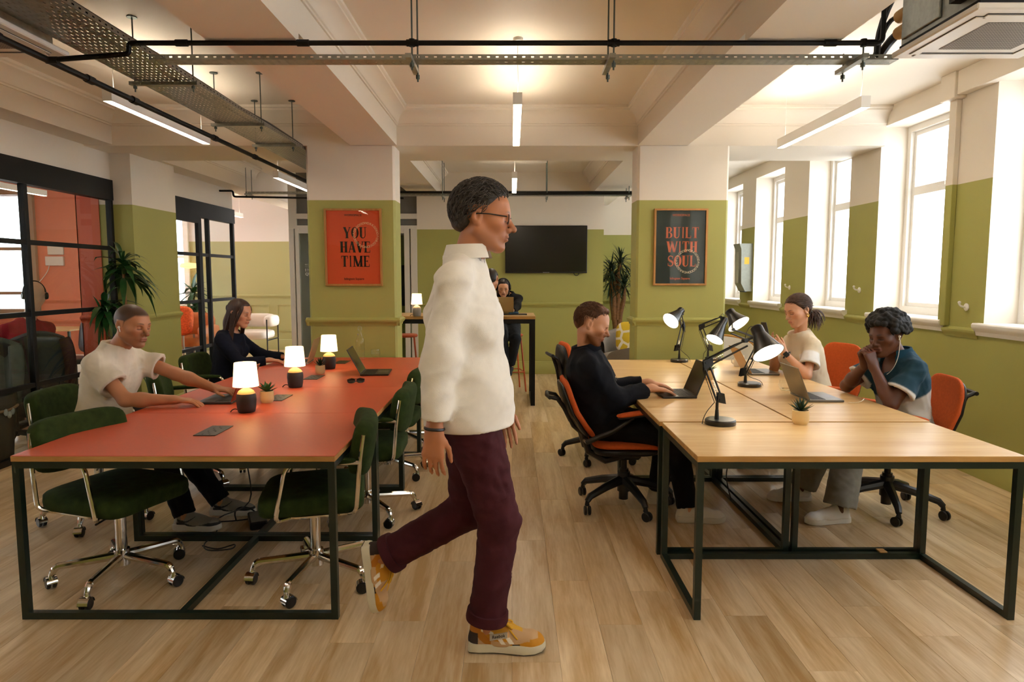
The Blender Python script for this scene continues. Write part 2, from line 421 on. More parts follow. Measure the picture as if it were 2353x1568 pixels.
# window wall
WINS = [(-2.2, -1.15), (-0.5, 0.55), (1.15, 2.2), (2.75, 3.8), (4.0, 5.10), (5.60, 6.67), (7.24, 8.25), (8.99, 10.03), (10.6, 11.62)]
ZS, ZH = 1.13, 2.93
mb = MB()
def rw(y0, y1, z0, z1): mb.box(XR, XR+0.36, y0, y1, z0, z1)
rw(Y0-.2, 12.2, -0.1, ZS); rw(Y0-.2, 12.2, ZH, ZC+.1)
prev = Y0-.2
for a, b in WINS + [(12.2, 12.2)]:
    if a-prev > 0.01: rw(prev, a, ZS, ZH)
    prev = b
wr = mb.build('wall_right', [M_WALL, M_CREAM], smooth=False); struct(wr, 'green and cream window wall')
for p in wr.data.polygons:
    if abs(p.normal.x) < 0.5: p.material_index = 1
mb = MB(); prev = Y0
for a, b in WINS+[(12.0, 12.0)]:
    if a-prev > .1: rail(mb, (XR, prev+.05, 0), (XR, a-.05, 0), (-1, 0, 0))
    prev = b
struct(mb.build('trim_3', M_GREEN), 'green dado rail between the window sills')
mb = MB(); skirt(mb, (XR, Y0, 0), (XR, 12.0, 0), (-1, 0, 0), 0.2); struct(mb.build('baseboard_right', M_GREEN), 'green skirting under the windows')
for k, (a, b) in enumerate(WINS):
    X0 = XR+0.25
    mb = MB(); fw = 0.055
    for y0, y1, z0, z1 in ((a, a+fw, ZS, ZH), (b-fw, b, ZS, ZH), (a+fw, b-fw, ZH-fw, ZH), (a+fw, b-fw, ZS, ZS+0.10)):
        mb.box(X0, X0+0.10, y0, y1, z0, z1)
    w = struct(mb.build('window_%d' % (k+1), M_WHITE, smooth=False), ['white sash window beyond the column', 'white sash window'][k < 8])
    zm = 2.32
    for nm, xo, z0, z1 in (('sash', 0.035, zm, ZH-fw), ('sash', 0.035, ZS+0.10, zm)):
        mb = MB(); q = 0.04; y0, y1 = a+fw, b-fw
        for c in ((y0, y0+q, z0, z1), (y1-q, y1, z0, z1), (y0+q, y1-q, z0, z0+q), (y0+q, y1-q, z1-q, z1)): mb.box(X0+xo, X0+xo+0.03, *c)
        s_ = mb.build(nm, M_WHITE, w, smooth=False)
        MB().box(X0+xo+0.012, X0+xo+0.018, y0+q, y1-q, z0+q, z1-q).build('pane', M_WGLASS, s_, smooth=False)
    mb = MB(); mb.box(X0+0.01, X0+0.02, (a+b)/2-.05, (a+b)/2+.05, zm, zm+.03); mb.build('sash_catch', M_WHITE, w)
    mb = MB()
    poly = [V(XR-.055, 0, 1.125), V(XR-.06, 0, 1.14), V(XR-.06, 0, 1.155), V(XR-.05, 0, 1.165), V(X0+.02, 0, 1.165), V(X0+.02, 0, 1.131), V(XR, 0, 1.131), V(XR, 0, 1.07), V(XR-.02, 0, 1.07), V(XR-.028, 0, 1.10)]
    poly = [p+V(0, a-.05, 0) for p in poly]; mb.prism(poly, (0, 0, 0), (0, b-a+.1, 0)); mb.build('sill', M_WHITE, w, ang=30)
# boxed pipe beside a window
struct(MB().cbox(XR-.045, XR+.0, 5.50, 5.585, 1.12, 2.93, .004).build('trim_4', M_WALL), 'boxed pipe beside the window')
struct(MB().cbox(XR-.10, XR, 5.45, 5.63, 2.90, 3.1, .004).build('trim_5', M_CREAM), 'plaster block over the boxed pipe')
struct(MB().cbox(XR-.08, XR, 4.6, 5.45, 2.92, 3.1, .004).cbox(XR-.08, XR, 7.9, 8.5, 2.94, 3.1, .004).build('trim_6', M_CREAM), 'plaster lintel blocks')

# far walls
mb = MB().box(-1.46, 1.41, YB, 12.1, 0, ZC)
wb = struct(mb.build('wall_back', M_WALL, smooth=False), 'green and cream wall behind the television')
mb = MB(); rail(mb, (-1.46, YB, 0), (1.41, YB, 0), (0, -1, 0)); mb.build('dado_rail', M_GREEN, wb)
mb = MB(); skirt(mb, (-1.46, YB, 0), (1.41, YB, 0), (0, -1, 0), .2); skirt(mb, (1.41, YB, 0), (1.41, 12, 0), (1, 0, 0), .2); mb.build('skirting', M_GREEN, wb)
wn = struct(MB().box(1.41, XR+.36, 12.0, 12.2, 0, ZC).build('wall_niche', M_WALL, smooth=False), 'green and cream recessed wall behind the spiky plant')
mb = MB(); skirt(mb, (1.41, 12, 0), (XR, 12, 0), (0, -1, 0), .2); rail(mb, (1.41, 12, 0), (XR, 12, 0), (0, -1, 0)); mb.build('skirting', M_GREEN, wn)
wf = struct(MB().box(-9.2, XR+.36, Y0-.2, Y0, 0, ZC).build('wall_front', M_WALL, smooth=False), 'wall behind the viewer')

M_LOUNGE = mat_twotone('wall_paint_sage', '#B2B482', '#E6E6E6', 2.24)
# left side: wall over the partitions, pier, coral room, lounge
struct(MB().box(XL-.12, XL, Y0, 10.02, 2.48, ZC).box(XL-.12, XL, Y0, 0.75, 0, 2.48).build('wall_left', M_WALL, smooth=False), 'cream wall over the black glazed partition')
mb = MB().box(-4.40, -3.84, 7.0, 7.9, 0, ZC)
pier = mb.build('wall_pier', [M_WALL, mat('coral_paint', '#CE5A3C', .55)], smooth=False); struct(pier, 'green pier between the two black glazed partitions')
mb = MB(); rail(mb, (XL, 7.0, 0), (-3.84+.03, 7.0, 0), (0, -1, 0)); rail(mb, (-3.84, 6.97, 0), (-3.84, 7.9, 0), (1, 0, 0)); mb.build('dado_rail', M_GREEN, pier)
mb = MB(); skirt(mb, (XL, 7.0, 0), (-3.84+.02, 7.0, 0), (0, -1, 0)); skirt(mb, (-3.84, 6.98, 0), (-3.84, 7.9, 0), (1, 0, 0)); mb.build('skirting', M_GREEN, pier)
# coral panels of the pier inside the room
M_CORAL = MATS['coral_paint']; M_CORALL = mat('coral_wall_paint', '#EB9475', .55)
mb = MB().box(-4.41, -4.175, 6.99, 7.0, 0, ZC).box(-4.41, -4.40, 6.99, 7.9, 0, ZC); rail(mb, (-4.41, 6.99, 0), (-4.175, 6.99, 0), (0, -1, 0)); mb.build('coral_facing', M_CORAL, pier)
# coral room back wall with a window
WX0, WX1, wz0, wz1 = -8.75, -7.98, 0.98, 2.85
mb = MB().box(-9.2, WX0, 11.4, 11.55, 0, ZC).box(WX1, -5.72, 11.4, 11.55, 0, ZC).box(WX0, WX1, 11.4, 11.55, 0, wz0).box(WX0, WX1, 11.4, 11.55, wz1, ZC)
cw = struct(mb.build('wall_coral', M_CORALL, smooth=False), 'coral painted wall of the glazed room')
mb = MB(); rail(mb, (WX1, 11.4, 0), (-5.72, 11.4, 0), (0, -1, 0), 1.12); rail(mb, (-9.2, 11.4, 0), (-5.72, 11.4, 0), (0, -1, 0), .78); skirt(mb, (-9.2, 11.4, 0), (-5.72, 11.4, 0), (0, -1, 0)); mb.build('dado_rail', M_CORALL, cw)
mb = MB()
for x0, x1, z0, z1 in ((WX0-.12, WX0, wz0-.1, wz1+.1), (WX1, WX1+.12, wz0-.1, wz1+.1), (WX0, WX1, wz1, wz1+.1), (WX0, WX1, wz0-.1, wz0), (WX0+.05, WX1-.05, 1.22, 1.27), (WX0+.05, WX1-.05, 1.95, 2.0), (WX0, WX0+.05, wz0, wz1), (WX1-.05, WX1, wz0, wz1)):
    mb.box(x0, x1, 11.34, 11.5, z0, z1)
w = struct(mb.build('window_10', mat('taupe_window_frame', '#B9A48F', .5), smooth=False), 'tall window of the coral room')
MB().box(WX0, WX1, 11.46, 11.466, wz0, wz1).build('pane', M_WGLASS, w, smooth=False)
mb = MB().box(-9.3, -9.2, Y0, 11.55, 0, .95).box(-9.3, -9.2, Y0, 11.55, 2.85, ZC)
OW = [(.4, 1.6), (2.6, 3.8), (4.8, 6.0), (7.0, 8.2)]; prev = Y0
for a, b in OW+[(11.55, 11.55)]: mb.box(-9.3, -9.2, prev, a, .95, 2.85); prev = b
struct(mb.build('wall_outer', M_CORALL, smooth=False), 'outer wall of the coral room')
for k, (a, b) in enumerate(OW):
    mb = MB()
    for y0, y1, z0, z1 in ((a, a+.06, .97, 2.85), (b-.06, b, .97, 2.85), (a+.06, b-.06, 2.79, 2.85), (a-.05, b+.05, .9, .97), (a+.06, b-.06, 1.9, 1.95)): mb.box(-9.27, -9.18, y0, y1, z0, z1)
    w = struct(mb.build('window_%d' % (12+k), mat('taupe_window_frame', '#B9A48F', .5), smooth=False), 'window in the outer wall of the coral room')
    MB().box(-9.25, -9.244, a, b, .95, 2.85).build('pane', M_WGLASS, w, smooth=False)
struct(MB().box(-7.75, -7.6, 11.55, 14.2, 0, .6).box(-7.75, -7.6, 11.55, 14.2, 2.85, ZC).box(-7.75, -7.6, 11.55, 11.8, .6, 2.85).box(-7.75, -7.6, 13.95, 14.2, .6, 2.85).build('wall_lounge_side', M_LOUNGE, smooth=False), 'side wall of the lounge')
w = struct(MB().box(-7.70, -7.64, 11.8, 11.86, .6, 2.85).box(-7.70, -7.64, 13.89, 13.95, .6, 2.85).box(-7.70, -7.64, 12.84, 12.90, .6, 2.85).build('window_16', M_WHITE, smooth=False), 'wide unseen window added to the lounge side wall for daylight')  # invented opening, added to brighten the lounge with daylight
MB().box(-7.675, -7.669, 11.86, 13.89, .6, 2.85).build('pane', M_WGLASS, w, smooth=False)
# lounge beyond the second partition
LX0, LX1 = -7.15, -6.72
mb = MB().box(-7.6, LX0, 14.2, 14.35, 0, ZC).box(LX1, -3.35, 14.2, 14.35, 0, ZC).box(LX0, LX1, 14.2, 14.35, 0, 1.0).box(LX0, LX1, 14.2, 14.35, 2.75, ZC)
lw = struct(mb.build('wall_lounge', M_LOUNGE, smooth=False), 'sage and white wall of the lounge')
M_SAGE = mat('sage_paint', '#B2B482', .5)
mb = MB(); rail(mb, (LX1, 14.2, 0), (-3.4, 14.2, 0), (0, -1, 0), 1.12); skirt(mb, (-7.6, 14.2, 0), (-3.4, 14.2, 0), (0, -1, 0), .22); mb.build('dado_rail', M_SAGE, lw)
for px0, px1 in ((-6.5, -5.6), (-5.45, -5.05), (-4.9, -3.6)):
    z0, z1 = .38, .95
    mb = MB()
    for c in ((px0+.025, px1-.025, z0, z0+.025), (px0+.025, px1-.025, z1-.025, z1), (px0, px0+.025, z0, z1), (px1-.025, px1, z0, z1)): mb.box(c[0], c[1], 14.185, 14.2, c[2], c[3])
    mb.build('panel_moulding', M_SAGE, lw, smooth=False)
mb = MB()
for x0, x1, z0, z1 in ((LX0-.06, LX0+.04, 1.0, 2.8), (LX1-.04, LX1+.06, 1.0, 2.8), (LX0+.04, LX1-.04, 2.7, 2.8), (LX0-.1, LX1+.1, .92, 1.0), (LX0+.04, LX1-.04, 1.9, 1.95)): mb.box(x0, x1, 14.15, 14.3, z0, z1)
w = struct(mb.build('window_11', M_WHITE, smooth=False), 'narrow white window of the lounge')
MB().box(LX0, LX1, 14.25, 14.256, 1.0, 2.7).build('pane', M_WGLASS, w, smooth=False)

# black steel glazed partitions
def partition(name, label, ys, y0, y1, door=None):
    """posts at ys, transoms at 0.6 m steps, panes between; a header along the top"""
    mb = MB().box(XL-.06, XL+.03, y0, y1, 2.28, 2.48).box(XL-.03, XL+.02, y0, y1, 0.0, 0.05)
    r = mb.build(name, M_BLACK, smooth=False); struct(r, label)
    for y in ys: MB().cbox(XL-.03, XL+.025, y-.022, y+.022, 0.05, 2.28, .003).build('post', M_BLACK, r)
    zs = [0.05, .60, 1.20, 1.80, 2.28]
    for a, b in zip(ys[:-1], ys[1:]):
        for z in zs[1:-1]: MB().box(XL-.022, XL+.018, a+.022, b-.022, z-.02, z+.02).build('transom', M_BLACK, r, smooth=False)
        for z0, z1 in zip(zs[:-1], zs[1:]): MB().box(XL-.006, XL, a+.022, b-.022, z0+.0, z1-.0).build('pane', M_GLASS, r, smooth=False)
    return r
partition('partition_glazing', 'black steel glazed partition of the coral room', [0.8, 2.02, 3.26, 4.5, 5.74, 6.965], 0.75, 6.99)
partition('partition_glazing', 'black steel glazed partition with sidelights next to the glass door', [8.93, 9.17, 9.98], 7.9, 10.02)
# glass door leaf with a long bar handle
d = struct(MB().box(XL-.02, XL+.03, 7.93, 8.90, 2.20, 2.28).build('door_1', M_BLACK, smooth=False), 'black framed glass door with a long bar handle')
for y in (7.94, 8.88): MB().cbox(XL-.02, XL+.03, y-.03 if y > 8 else y-.01, y+.03 if y < 8 else y+.01, 0.02, 2.20, .003).build('stile', M_BLACK, d)
for z in (.60, 1.20, 1.80, .05): MB().box(XL-.018, XL+.022, 7.97, 8.85, z-.02, z+.02).build('transom', M_BLACK, d, smooth=False)
for z0, z1 in ((.07, .58), (.62, 1.18), (1.22, 1.78), (1.82, 2.20)): MB().box(XL, XL+.006, 7.97, 8.85, z0, z1).build('pane', M_GLASS, d, smooth=False)
mb = MB().tube([(XL+.085, 8.03, .72), (XL+.085, 8.03, 1.72)], .014, 10)
for z in (.82, 1.62): mb.tube([(XL+.02, 8.03, z), (XL+.085, 8.03, z)], .011, 8)
mb.build('handle', M_BLACK, d)

# phone booths beside the screen wall
M_GREY = mat('grey_felt', '#6E6C66', .9); M_BOOTHW = mat('booth_white', '#D8D2C6', .45)
bx0, bx1 = -3.43, -1.46
mb = MB()
for x0, x1 in ((bx0, bx0+.075), (bx0+.095, bx0+.15), (-1.66, -1.58), (-1.56, bx1), (-2.60, -2.46)): mb.cbox(x0, x1, YB-.01, YB+.07, 0, 2.25, .004)
mb.box(bx0+.02, bx1, YB+.01, YB+.06, 0, 2.25) if False else None
mb.box(bx0+.15, bx1-.12, YB, YB+.065, 2.18, 2.25).box(bx0+.01, bx0+.05, YB+.08, 12.4, 0, 2.25).box(bx1-.05, bx1-.01, YB+.08, 12.4, 0, 2.25).box(bx0+.12, bx1, YB, 12.4, 2.2505, 2.30)
mb.box(bx0+.12, bx1, YB, 12.4, ZB-.35, ZB-.27).box(bx0, bx0+.12, YB, 12.4, 2.2505, ZC)
booth = struct(mb.build('wall_booth', M_BOOTHW, smooth=False), 'white framed glass phone booths')
MB().box(bx0+.12, bx1, YB+.04, 12.39, 2.30, 2.40).box(bx0+.12, bx1, YB+.04, 12.39, 2.48, ZC).build('grey_panel', M_GREY, booth, smooth=False)
MB().box(bx0+.05, bx1-.05, 12.3, 12.4, 0, 2.25).build('back_panel', mat('booth_felt_dark', '#57574A', .9), booth, smooth=False)
MB().box(-2.08, -1.5, 12.27, 12.299, 0, 2.25).build('green_back_panel', mat('booth_green', '#7E8741', .8), booth, smooth=False)
for x0, x1 in ((bx0+.15, -2.60), (-2.46, -1.66)):
    MB().box(x0, x1, YB+.02, YB+.026, .03, 2.18).build('pane', M_GLASS, booth, smooth=False)
mb = MB(); vs, fs = text_mesh('WORKSPACE', .035, align='LEFT'); mb.add([V(-3.20+p.x, YB+.016, 1.70+p.y) for p in vs], fs)
mb.box(-3.20, -2.95, YB+.015, YB+.016, 1.665, 1.668)
for t, z in (('I NEED', 1.615), ('QUIET', 1.555)):
    vs, fs = text_mesh(t, .06, align='LEFT', bold=.001); mb.add([V(-3.20+p.x, YB+.016, z+p.y) for p in vs], fs)
mb.build('lettering', mat('white_vinyl', '#F4F1EA', .6), booth, smooth=False)
# ------------------------------------------------------------------ ceiling services
def perf(mb, O, U, W, nu, nv, fu, fv, mi=0, skip=None):
    """sheet of nu x nv cells spanned by U and W from O, each with a rectangular slot fu x fv of the cell"""
    O, U, W = V(O), V(U)/nu, V(W)/nv
    for i in range(nu):
        for j in range(nv):
            p = O+U*i+W*j; a = (1-fu)/2; b = (1-fv)/2
            if skip and skip(i, j):
                mb.add([p, p+U, p+U+W, p+W], [(0, 1, 2, 3)], mi); continue
            out = [p, p+U, p+U+W, p+W]; inn = [p+U*a+W*b, p+U*(1-a)+W*b, p+U*(1-a)+W*(1-b), p+U*a+W*(1-b)]
            mb.add(out+inn, [(0, 1, 5, 4), (1, 2, 6, 5), (2, 3, 7, 6), (3, 0, 4, 7)], mi)
def tray(name, label, x0, x1, y0, y1, z, along, lip=.028, group=None, nacross=6, pitch=.05):
    t = thing(name, label, 'cable tray', (x0, y0, z), group=group)
    mb = MB()
    if along == 'Y':
        nu = int((y1-y0)/pitch); perf(mb, (x0, y0, z), (0, y1-y0, 0), (x1-x0, 0, 0), nu, nacross, .40, .20)
    else:
        nu = int((x1-x0)/pitch); perf(mb, (x0, y0, z), (x1-x0, 0, 0), (0, y1-y0, 0), nu, nacross, .35, .20)
    mb.build('perforated_base', M_STEEL, t, smooth=False, rel=True)
    for q in (0, 1):
        mb = MB()
        if along == 'Y':
            X = (x0, x1)[q]; perf(mb, (X, y0, z), (0, y1-y0, 0), (0, 0, lip), nu, 1, .36, .26)
        else:
            Y = (y0, y1)[q]; perf(mb, (x0, Y, z), (x1-x0, 0, 0), (0, 0, lip), nu, 1, .34, .30)
        mb.build('side_flange', M_STEEL, t, smooth=False, rel=True)
    return t
M_ROD = mat('threaded_rod', '#5C6660', .45, .7)
def hanger(label, ends, zs, group, cat='hanger', w=.021):
    """strut channel hung on two threaded rods"""
    a, b = V(ends[0]), V(ends[1]); t = thing('strut_hanger', label, cat, ((a+b)/2)); t['group'] = group
    MB().bar(a, b, .035, w).build('strut', M_STEEL, t, smooth=False, rel=True)
    d = (b-a).normalized()
    for p in (a+d*.03, b-d*.03):
        o = MB().cyl((p.x, p.y, a.z-.05), (p.x, p.y, zs), .0045, 8).build('rod', M_ROD, t, rel=True)
        MB().cyl((p.x, p.y, a.z-.03), (p.x, p.y, a.z-.015), .011, 6).cyl((p.x, p.y, zs-.006), (p.x, p.y, zs), .03, 12).build('nut', M_ROD, o, rel=True)
    return t
TZ = 2.715
tray('cable_tray', 'wide perforated cable tray running away beside the orange poster column', -2.32, -1.968, 1.3, 9.6, TZ, 'Y', nacross=13)
for y, l in ((1.9, 'first'), (4.35, 'second'), (5.5, 'third'), (6.35, 'fourth')):
    hanger('%s steel strut hanger under the wide cable tray, counted from the viewer' % l, ((-2.36, y, TZ-.014), (-1.94 if y < 6 else -1.962, y, TZ-.014)), ZC-.001, 'strut hangers of the wide tray')
tray('cable_tray', 'narrow perforated cable tray crossing above both table groups', -1.86, 1.98, 3.615, 3.705, 2.62, 'X', lip=.026, nacross=5, pitch=.045)
for x, l in ((-.515, 'over the aisle by the red tables'), (.50, 'over the aisle by the oak tables'), (1.755, 'next to the ceiling air conditioner')):
    t = thing('strut_hanger', 'short strut hanger of the crossing tray %s' % l, 'hanger', (x, 3.66, 2.6)); t['group'] = 'strut hangers of the crossing tray'
    MB().bar((x, 3.50, 2.606), (x, 3.80, 2.606), .03, .021).build('strut', M_STEEL, t, smooth=False, rel=True)
    for yy in (3.555, 3.765):
        zt = ZC-.001 if abs(x) < 1.0 else ZB-.06
        MB().cyl((x+.012, yy, 2.55), (x+.012, yy, 2.695 if abs(x) > 1 else zt), .0045, 8).cyl((x+.012, yy, 2.565), (x+.012, yy, 2.585), .011, 6).build('rod', M_ROD, t, rel=True)
    MB().tube([(x+.012, 3.555, 2.665), (x+.012, 3.555, 2.70)], .016, 10).build('clamp', M_BLACK, t, rel=True)
# black conduits
def conduit(label, pts, r=.0125, couplers=(), bend=.05):
    pts = fillet(pts, bend, 4); mb = MB().tube(pts, r, 10); o = mb.build('conduit', M_BLACK); tag(o, label, 'conduit')
    for p, d in couplers:
        p = V(p); d = V(d).normalized()*.03
        MB().cyl(p-d, p+d, r*1.35, 10).build('coupler', M_BLACK, o)
    return o
conduit('black conduit crossing above the narrow cable tray and turning up by the air conditioner', [(-1.88, 3.555, 2.682), (1.862, 3.555, 2.682), (1.862, 3.555, ZC)],
        couplers=[((x, 3.555, 2.682), (1, 0, 0)) for x in (-1.66, -1.05, -.5, .51, 1.6, 1.80)], bend=.03)
conduit('black conduit running away under the wide cable tray', [(-2.34, 1.2, 2.60), (-2.34, 9.4, 2.60)], couplers=[((-2.34, y, 2.60), (0, 1, 0)) for y in (3.2, 3.9, 4.35, 5.5, 6.35)], r=.017)
conduit('short black conduit jogging under the wide tray to join the crossing conduit', [(-1.88, 3.555, 2.682), (-1.93, 3.56, 2.682), (-1.93, 3.56, 2.63), (-2.34, 3.56, 2.60)], couplers=[((-2.32, 3.56, 2.60), (1, 0, 0))], bend=.02, r=.013)
# cable bundles lying in the wide tray
for k, (x, lab) in enumerate(((-1.99, 'black cable bundle lying along the poster side of the wide tray'), (-2.10, 'grey cable lying along the middle of the wide tray'))):
    random.seed(k); pts = [(x+random.uniform(-.01, .01), 1.3+i*.55, TZ+.02+random.uniform(0, .018)) for i in range(15)]
    tag(MB().tube(pts, .014 if k == 0 else .007, 8).build('cable', M_BLACKPL if k == 0 else mat('grey_cable', '#77777A', .5)), lab, 'cable')
# trays and conduits in front of the far wall
tray('cable_tray', 'distant narrow cable tray in front of the television wall', -1.60, 1.66, 9.55, 9.65, 2.63, 'X', nacross=4, pitch=.06)
conduit('distant black conduit above the tray by the television wall', [(-1.6, 9.5, 2.668), (1.7, 9.5, 2.668)], r=.017)
conduit('second distant black conduit close under the first by the television wall', [(.0, 9.48, 2.645), (1.7, 9.48, 2.645)], r=.012)
for x in (-.95, .48, 1.60):
    t = thing('strut_hanger', 'distant strut hanger %s' % {-.95: 'left of the walking man, by the far tray', .48: 'above the television', 1.6: 'next to the dark poster column'}[x], 'hanger', (x, 9.6, 2.6)); t['group'] = 'distant strut hangers'
    MB().bar((x, 9.45, 2.612), (x, 9.75, 2.612), .03, .021).build('strut', M_STEEL, t, smooth=False, rel=True)
    for yy in (9.48, 9.72): MB().cyl((x, yy, 2.56), (x, yy, ZC-.001 if abs(x) < 1 else ZB), .006, 6).build('rod', M_ROD, t, rel=True)
tray('cable_tray', 'distant narrow cable tray over the woman in navy', -3.75, -2.4, 9.75, 9.85, 2.68, 'X', nacross=4, pitch=.06)
conduit('distant black conduit dropping over the lounge opening', [(-4.05, 9.6, 2.70), (-3.86, 9.6, 2.70), (-3.86, 9.6, 2.62), (-2.7, 9.6, 2.60), (-1.5, 9.6, 2.60)], r=.014)
t = hanger('distant strut hanger over the lounge opening', ((-3.72, 9.68, 2.665), (-3.72, 9.95, 2.665)), ZC-.001, 'distant strut hangers')

# linear pendants with diffusers below and a glow above
M_DIFF = mat_emit('pendant_diffuser', (1.0, .85, .65), PENDANT)
M_UP = mat_emit('pendant_uplight', (1.0, .86, .67), UPLIGHT)
def pendant(x, y0, y1, label, z=2.65):
    t = thing('pendant_light', label, 'pendant light', (x, (y0+y1)/2, z), group='linear pendant lights')
    w, h = .031, .078
    mb = MB().box(x-w, x-w+.003, y0, y1, z, z+h).box(x+w-.003, x+w, y0, y1, z, z+h).box(x-w+.003, x+w-.003, y0, y0+.003, z, z+h).box(x-w+.003, x+w-.003, y1-.003, y1, z, z+h).box(x-w+.003, x+w-.003, y0+.003, y1-.003, z+.035, z+.042)
    mb.build('housing', M_WHITE, t, smooth=False, rel=True)
    MB().box(x-w+.004, x+w-.004, y0+.004, y1-.004, z+.002, z+.006).build('diffuser', M_DIFF, t, smooth=False, rel=True)
    MB().box(x-w+.006, x+w-.006, y0+.006, y1-.006, z+.066, z+.07).build('upper_diffuser', M_UP, t, smooth=False, rel=True)
    mb = MB().tube(bez((x, y0+.08, z+h), (x+.012, y0+.07, z+.2), (x-.008, y0+.06, z+.3), (x+.004, y0+.08, ZC-.02), 8), .0022, 6)
    mb.tube([(x, y1-.1, z+h), (x, y1-.1, ZC)], .0012, 5).build('cable', M_WHITE, t, rel=True)
    MB().lathe([(.03, 0), (.034, .012), (.034, .02)], (x+.004, y0+.08, ZC-.02), n=16).build('ceiling_rose', M_WHITE, t, rel=True)
    return t
pendant(.037, 4.65, 6.10, 'white linear pendant over the aisle between the red and oak tables')
pendant(-2.63, 4.56, 6.02, 'white linear pendant hanging beside the wide cable tray')
pendant(2.385, 4.73, 6.20, 'white linear pendant by the windows')
pendant(.03, 8.05, 9.45, 'distant white linear pendant in front of the television wall')
pendant(-2.72, 8.0, 9.4, 'distant white linear pendant over the woman in navy')
pendant(2.40, 8.1, 9.5, 'unseen white linear pendant added for light behind the column with the dark poster')  # added lamp hidden by the column, only there for its light
for x in (-2.63, .037, 2.385): pendant(x, .6, 2.05, 'white linear pendant behind the camera position, over %s' % {-2.63: 'the glazed partition side', .037: 'the aisle', 2.385: 'the window side'}[x])
pendant(-6.6, 4.4, 6.0, 'white linear pendant inside the coral room')
pendant(-6.6, 8.2, 9.8, 'distant white linear pendant inside the coral room')
pendant(-5.2, 11.9, 13.3, 'white linear pendant inside the lounge')
# smoke detectors
for p, l in (((2.9, 8.6), 'white smoke detector on the ceiling by the far windows'), ((2.2, 5.2), 'small white sensor on the ceiling by the window pendant')):
    t = thing('smoke_detector', l, 'smoke detector', (p[0], p[1], ZC))
    MB().lathe([(.045, 0), (.045, -.012), (.03, -.02)], (0, 0, 0), n=18).build('base', M_WHITE, t); MB().lathe([(.026, -.02), (.024, -.035), (.012, -.038)], n=14).build('sensor', M_WHITE, t)

# ceiling cassettes
M_ACG = mat('cassette_grille', '#9C9184', .6); M_ACW = mat('cassette_white', '#E6DED2', .4)
def cassette(label, x0, y0, s, z, detailed=True, bx=None):
    t = thing('air_conditioner', label, 'air conditioner', (x0+s/2, y0+s/2, z))
    x1, y1 = x0+s, y0+s
    MB().cbox(x0, x1, y0, y1, z, z+.028, .006).build('panel', M_ACW, t, rel=True)
    g0 = s*.23
    mb = MB()
    perf(mb, (x0+g0, y0+g0, z-.002), (s-2*g0, 0, 0), (0, s-2*g0, 0), 26, 26, .6, .6)
    g = mb.build('intake_grille', M_ACG, t, smooth=False, rel=True)
    MB().box(x0+g0, x1-g0, y0+g0, y1-g0, z-.001, z-.0002).build('grille_backing', mat('grille_dark', '#5D564E', .8), g, smooth=False)
    g.data.update()
    for k in KIDS[g.name]: k.data.transform(parent_world(t).inverted())
    for a, b, c, d in ((x0+.12*s, x1-.12*s, y0+.07*s, y0+.15*s), (x0+.12*s, x1-.12*s, y1-.15*s, y1-.07*s), (x0+.07*s, x0+.15*s, y0+.12*s, y1-.12*s), (x1-.15*s, x1-.07*s, y0+.12*s, y1-.12*s)):
        MB().box(a, b, c, d, z-.0015, z-.0002).build('outlet_slot', mat('outlet_dark', '#4A453F', .8), t, smooth=False, rel=True)
        MB().cbox(a+.004, b-.004, c+.012 if d-c < b-a else c+.004, d-.004, z-.005, z-.001, .001).build('louvre', M_ACW, t, rel=True)
    b0, b1 = bx or (x0+.03, x1-.03)
    MB().cbox(b0, b1, y0+.03, y1-.03, z+.05, z+.34, .004).build('casing', M_STEEL, t, rel=True)
    MB().box(b0-.004, b1+.004, y0+.025, y1-.025, z+.028, z+.05).build('gasket', M_BLACK, t, smooth=False, rel=True)
    if detailed:
        f = x0+.03
        MB().box(f-.004, f, y0+.33, y0+.46, z+.17, z+.27).build('data_label', mat('label_paper', '#C9C8BE', .6), t, smooth=False, rel=True)
        MB().box(f-.004, f, y0+.33, y0+.46, z+.12, z+.16).build('data_label', MATS['label_paper'], t, smooth=False, rel=True)
        MB().box(f-.004, f, y0+.20, y0+.31, z+.20, z+.30).build('data_label', MATS['label_paper'], t, smooth=False, rel=True)
        MB().cbox(f-.012, f, y0+.29, y1-.05, z+.075, z+.32, .003).build('cover_plate', M_STEEL, t, rel=True)
        MB().box(f-.05, f, y0+.08, y0+.16, z+.08, z+.2).tube([(f-.04, y0+.12, z+.34), (f-.045, y0+.12, z+.2)], .02, 8).build('drain_pump', M_BLACK, t, smooth=False, rel=True)
        for i in range(4): MB().tube(bez((f-.01, y0+.16, z+.10), (f-.06, y0+.13+.01*i, z+.14), (f-.05, y0+.12+.012*i, z+.28), (f-.02, y0+.1+.015*i, z+.45), 8), .004, 6).build('wire', M_WHITE if i < 2 else M_BLACKPL, t, rel=True)
        for zz in (.14, .22):
            MB().tube([(f+.03, y1-.03, z+zz), (f+.03, y1+.05, z+zz)], .032, 14).build('pipe_union', mat('tan_foam', '#C49A62', .8), t, rel=True)
        MB().tube(bez((f+.03, y1+.05, z+.14), (f+.03, y1+.12, z+.14), (f-.02, y1+.12, z+.06), (f-.03, y1+.11, z+.045), 8), .022, 10).build('pipe', M_BLACKPL, t, rel=True)
        MB().tube(bez((f+.03, y1+.05, z+.22), (f+.0, y1+.12, z+.25), (f-.03, y1+.1, z+.12), (f-.06, y1+.1, z+.05), 8), .012, 8).build('pipe', M_BLACKPL, t, rel=True)
        MB().tube(bez((f-.05, y1+.1, z+.05), (f-.06, y1+.1, z+.2), (f+.02, y1+.09, z+.35), (f+.08, y1+.08, z+.46), 8), .017, 8).build('pipe', M_BLACKPL, t, rel=True)
    return t
cassette('white ceiling cassette air conditioner with exposed casing by the windows', 1.90, 2.90, .64, 2.60)
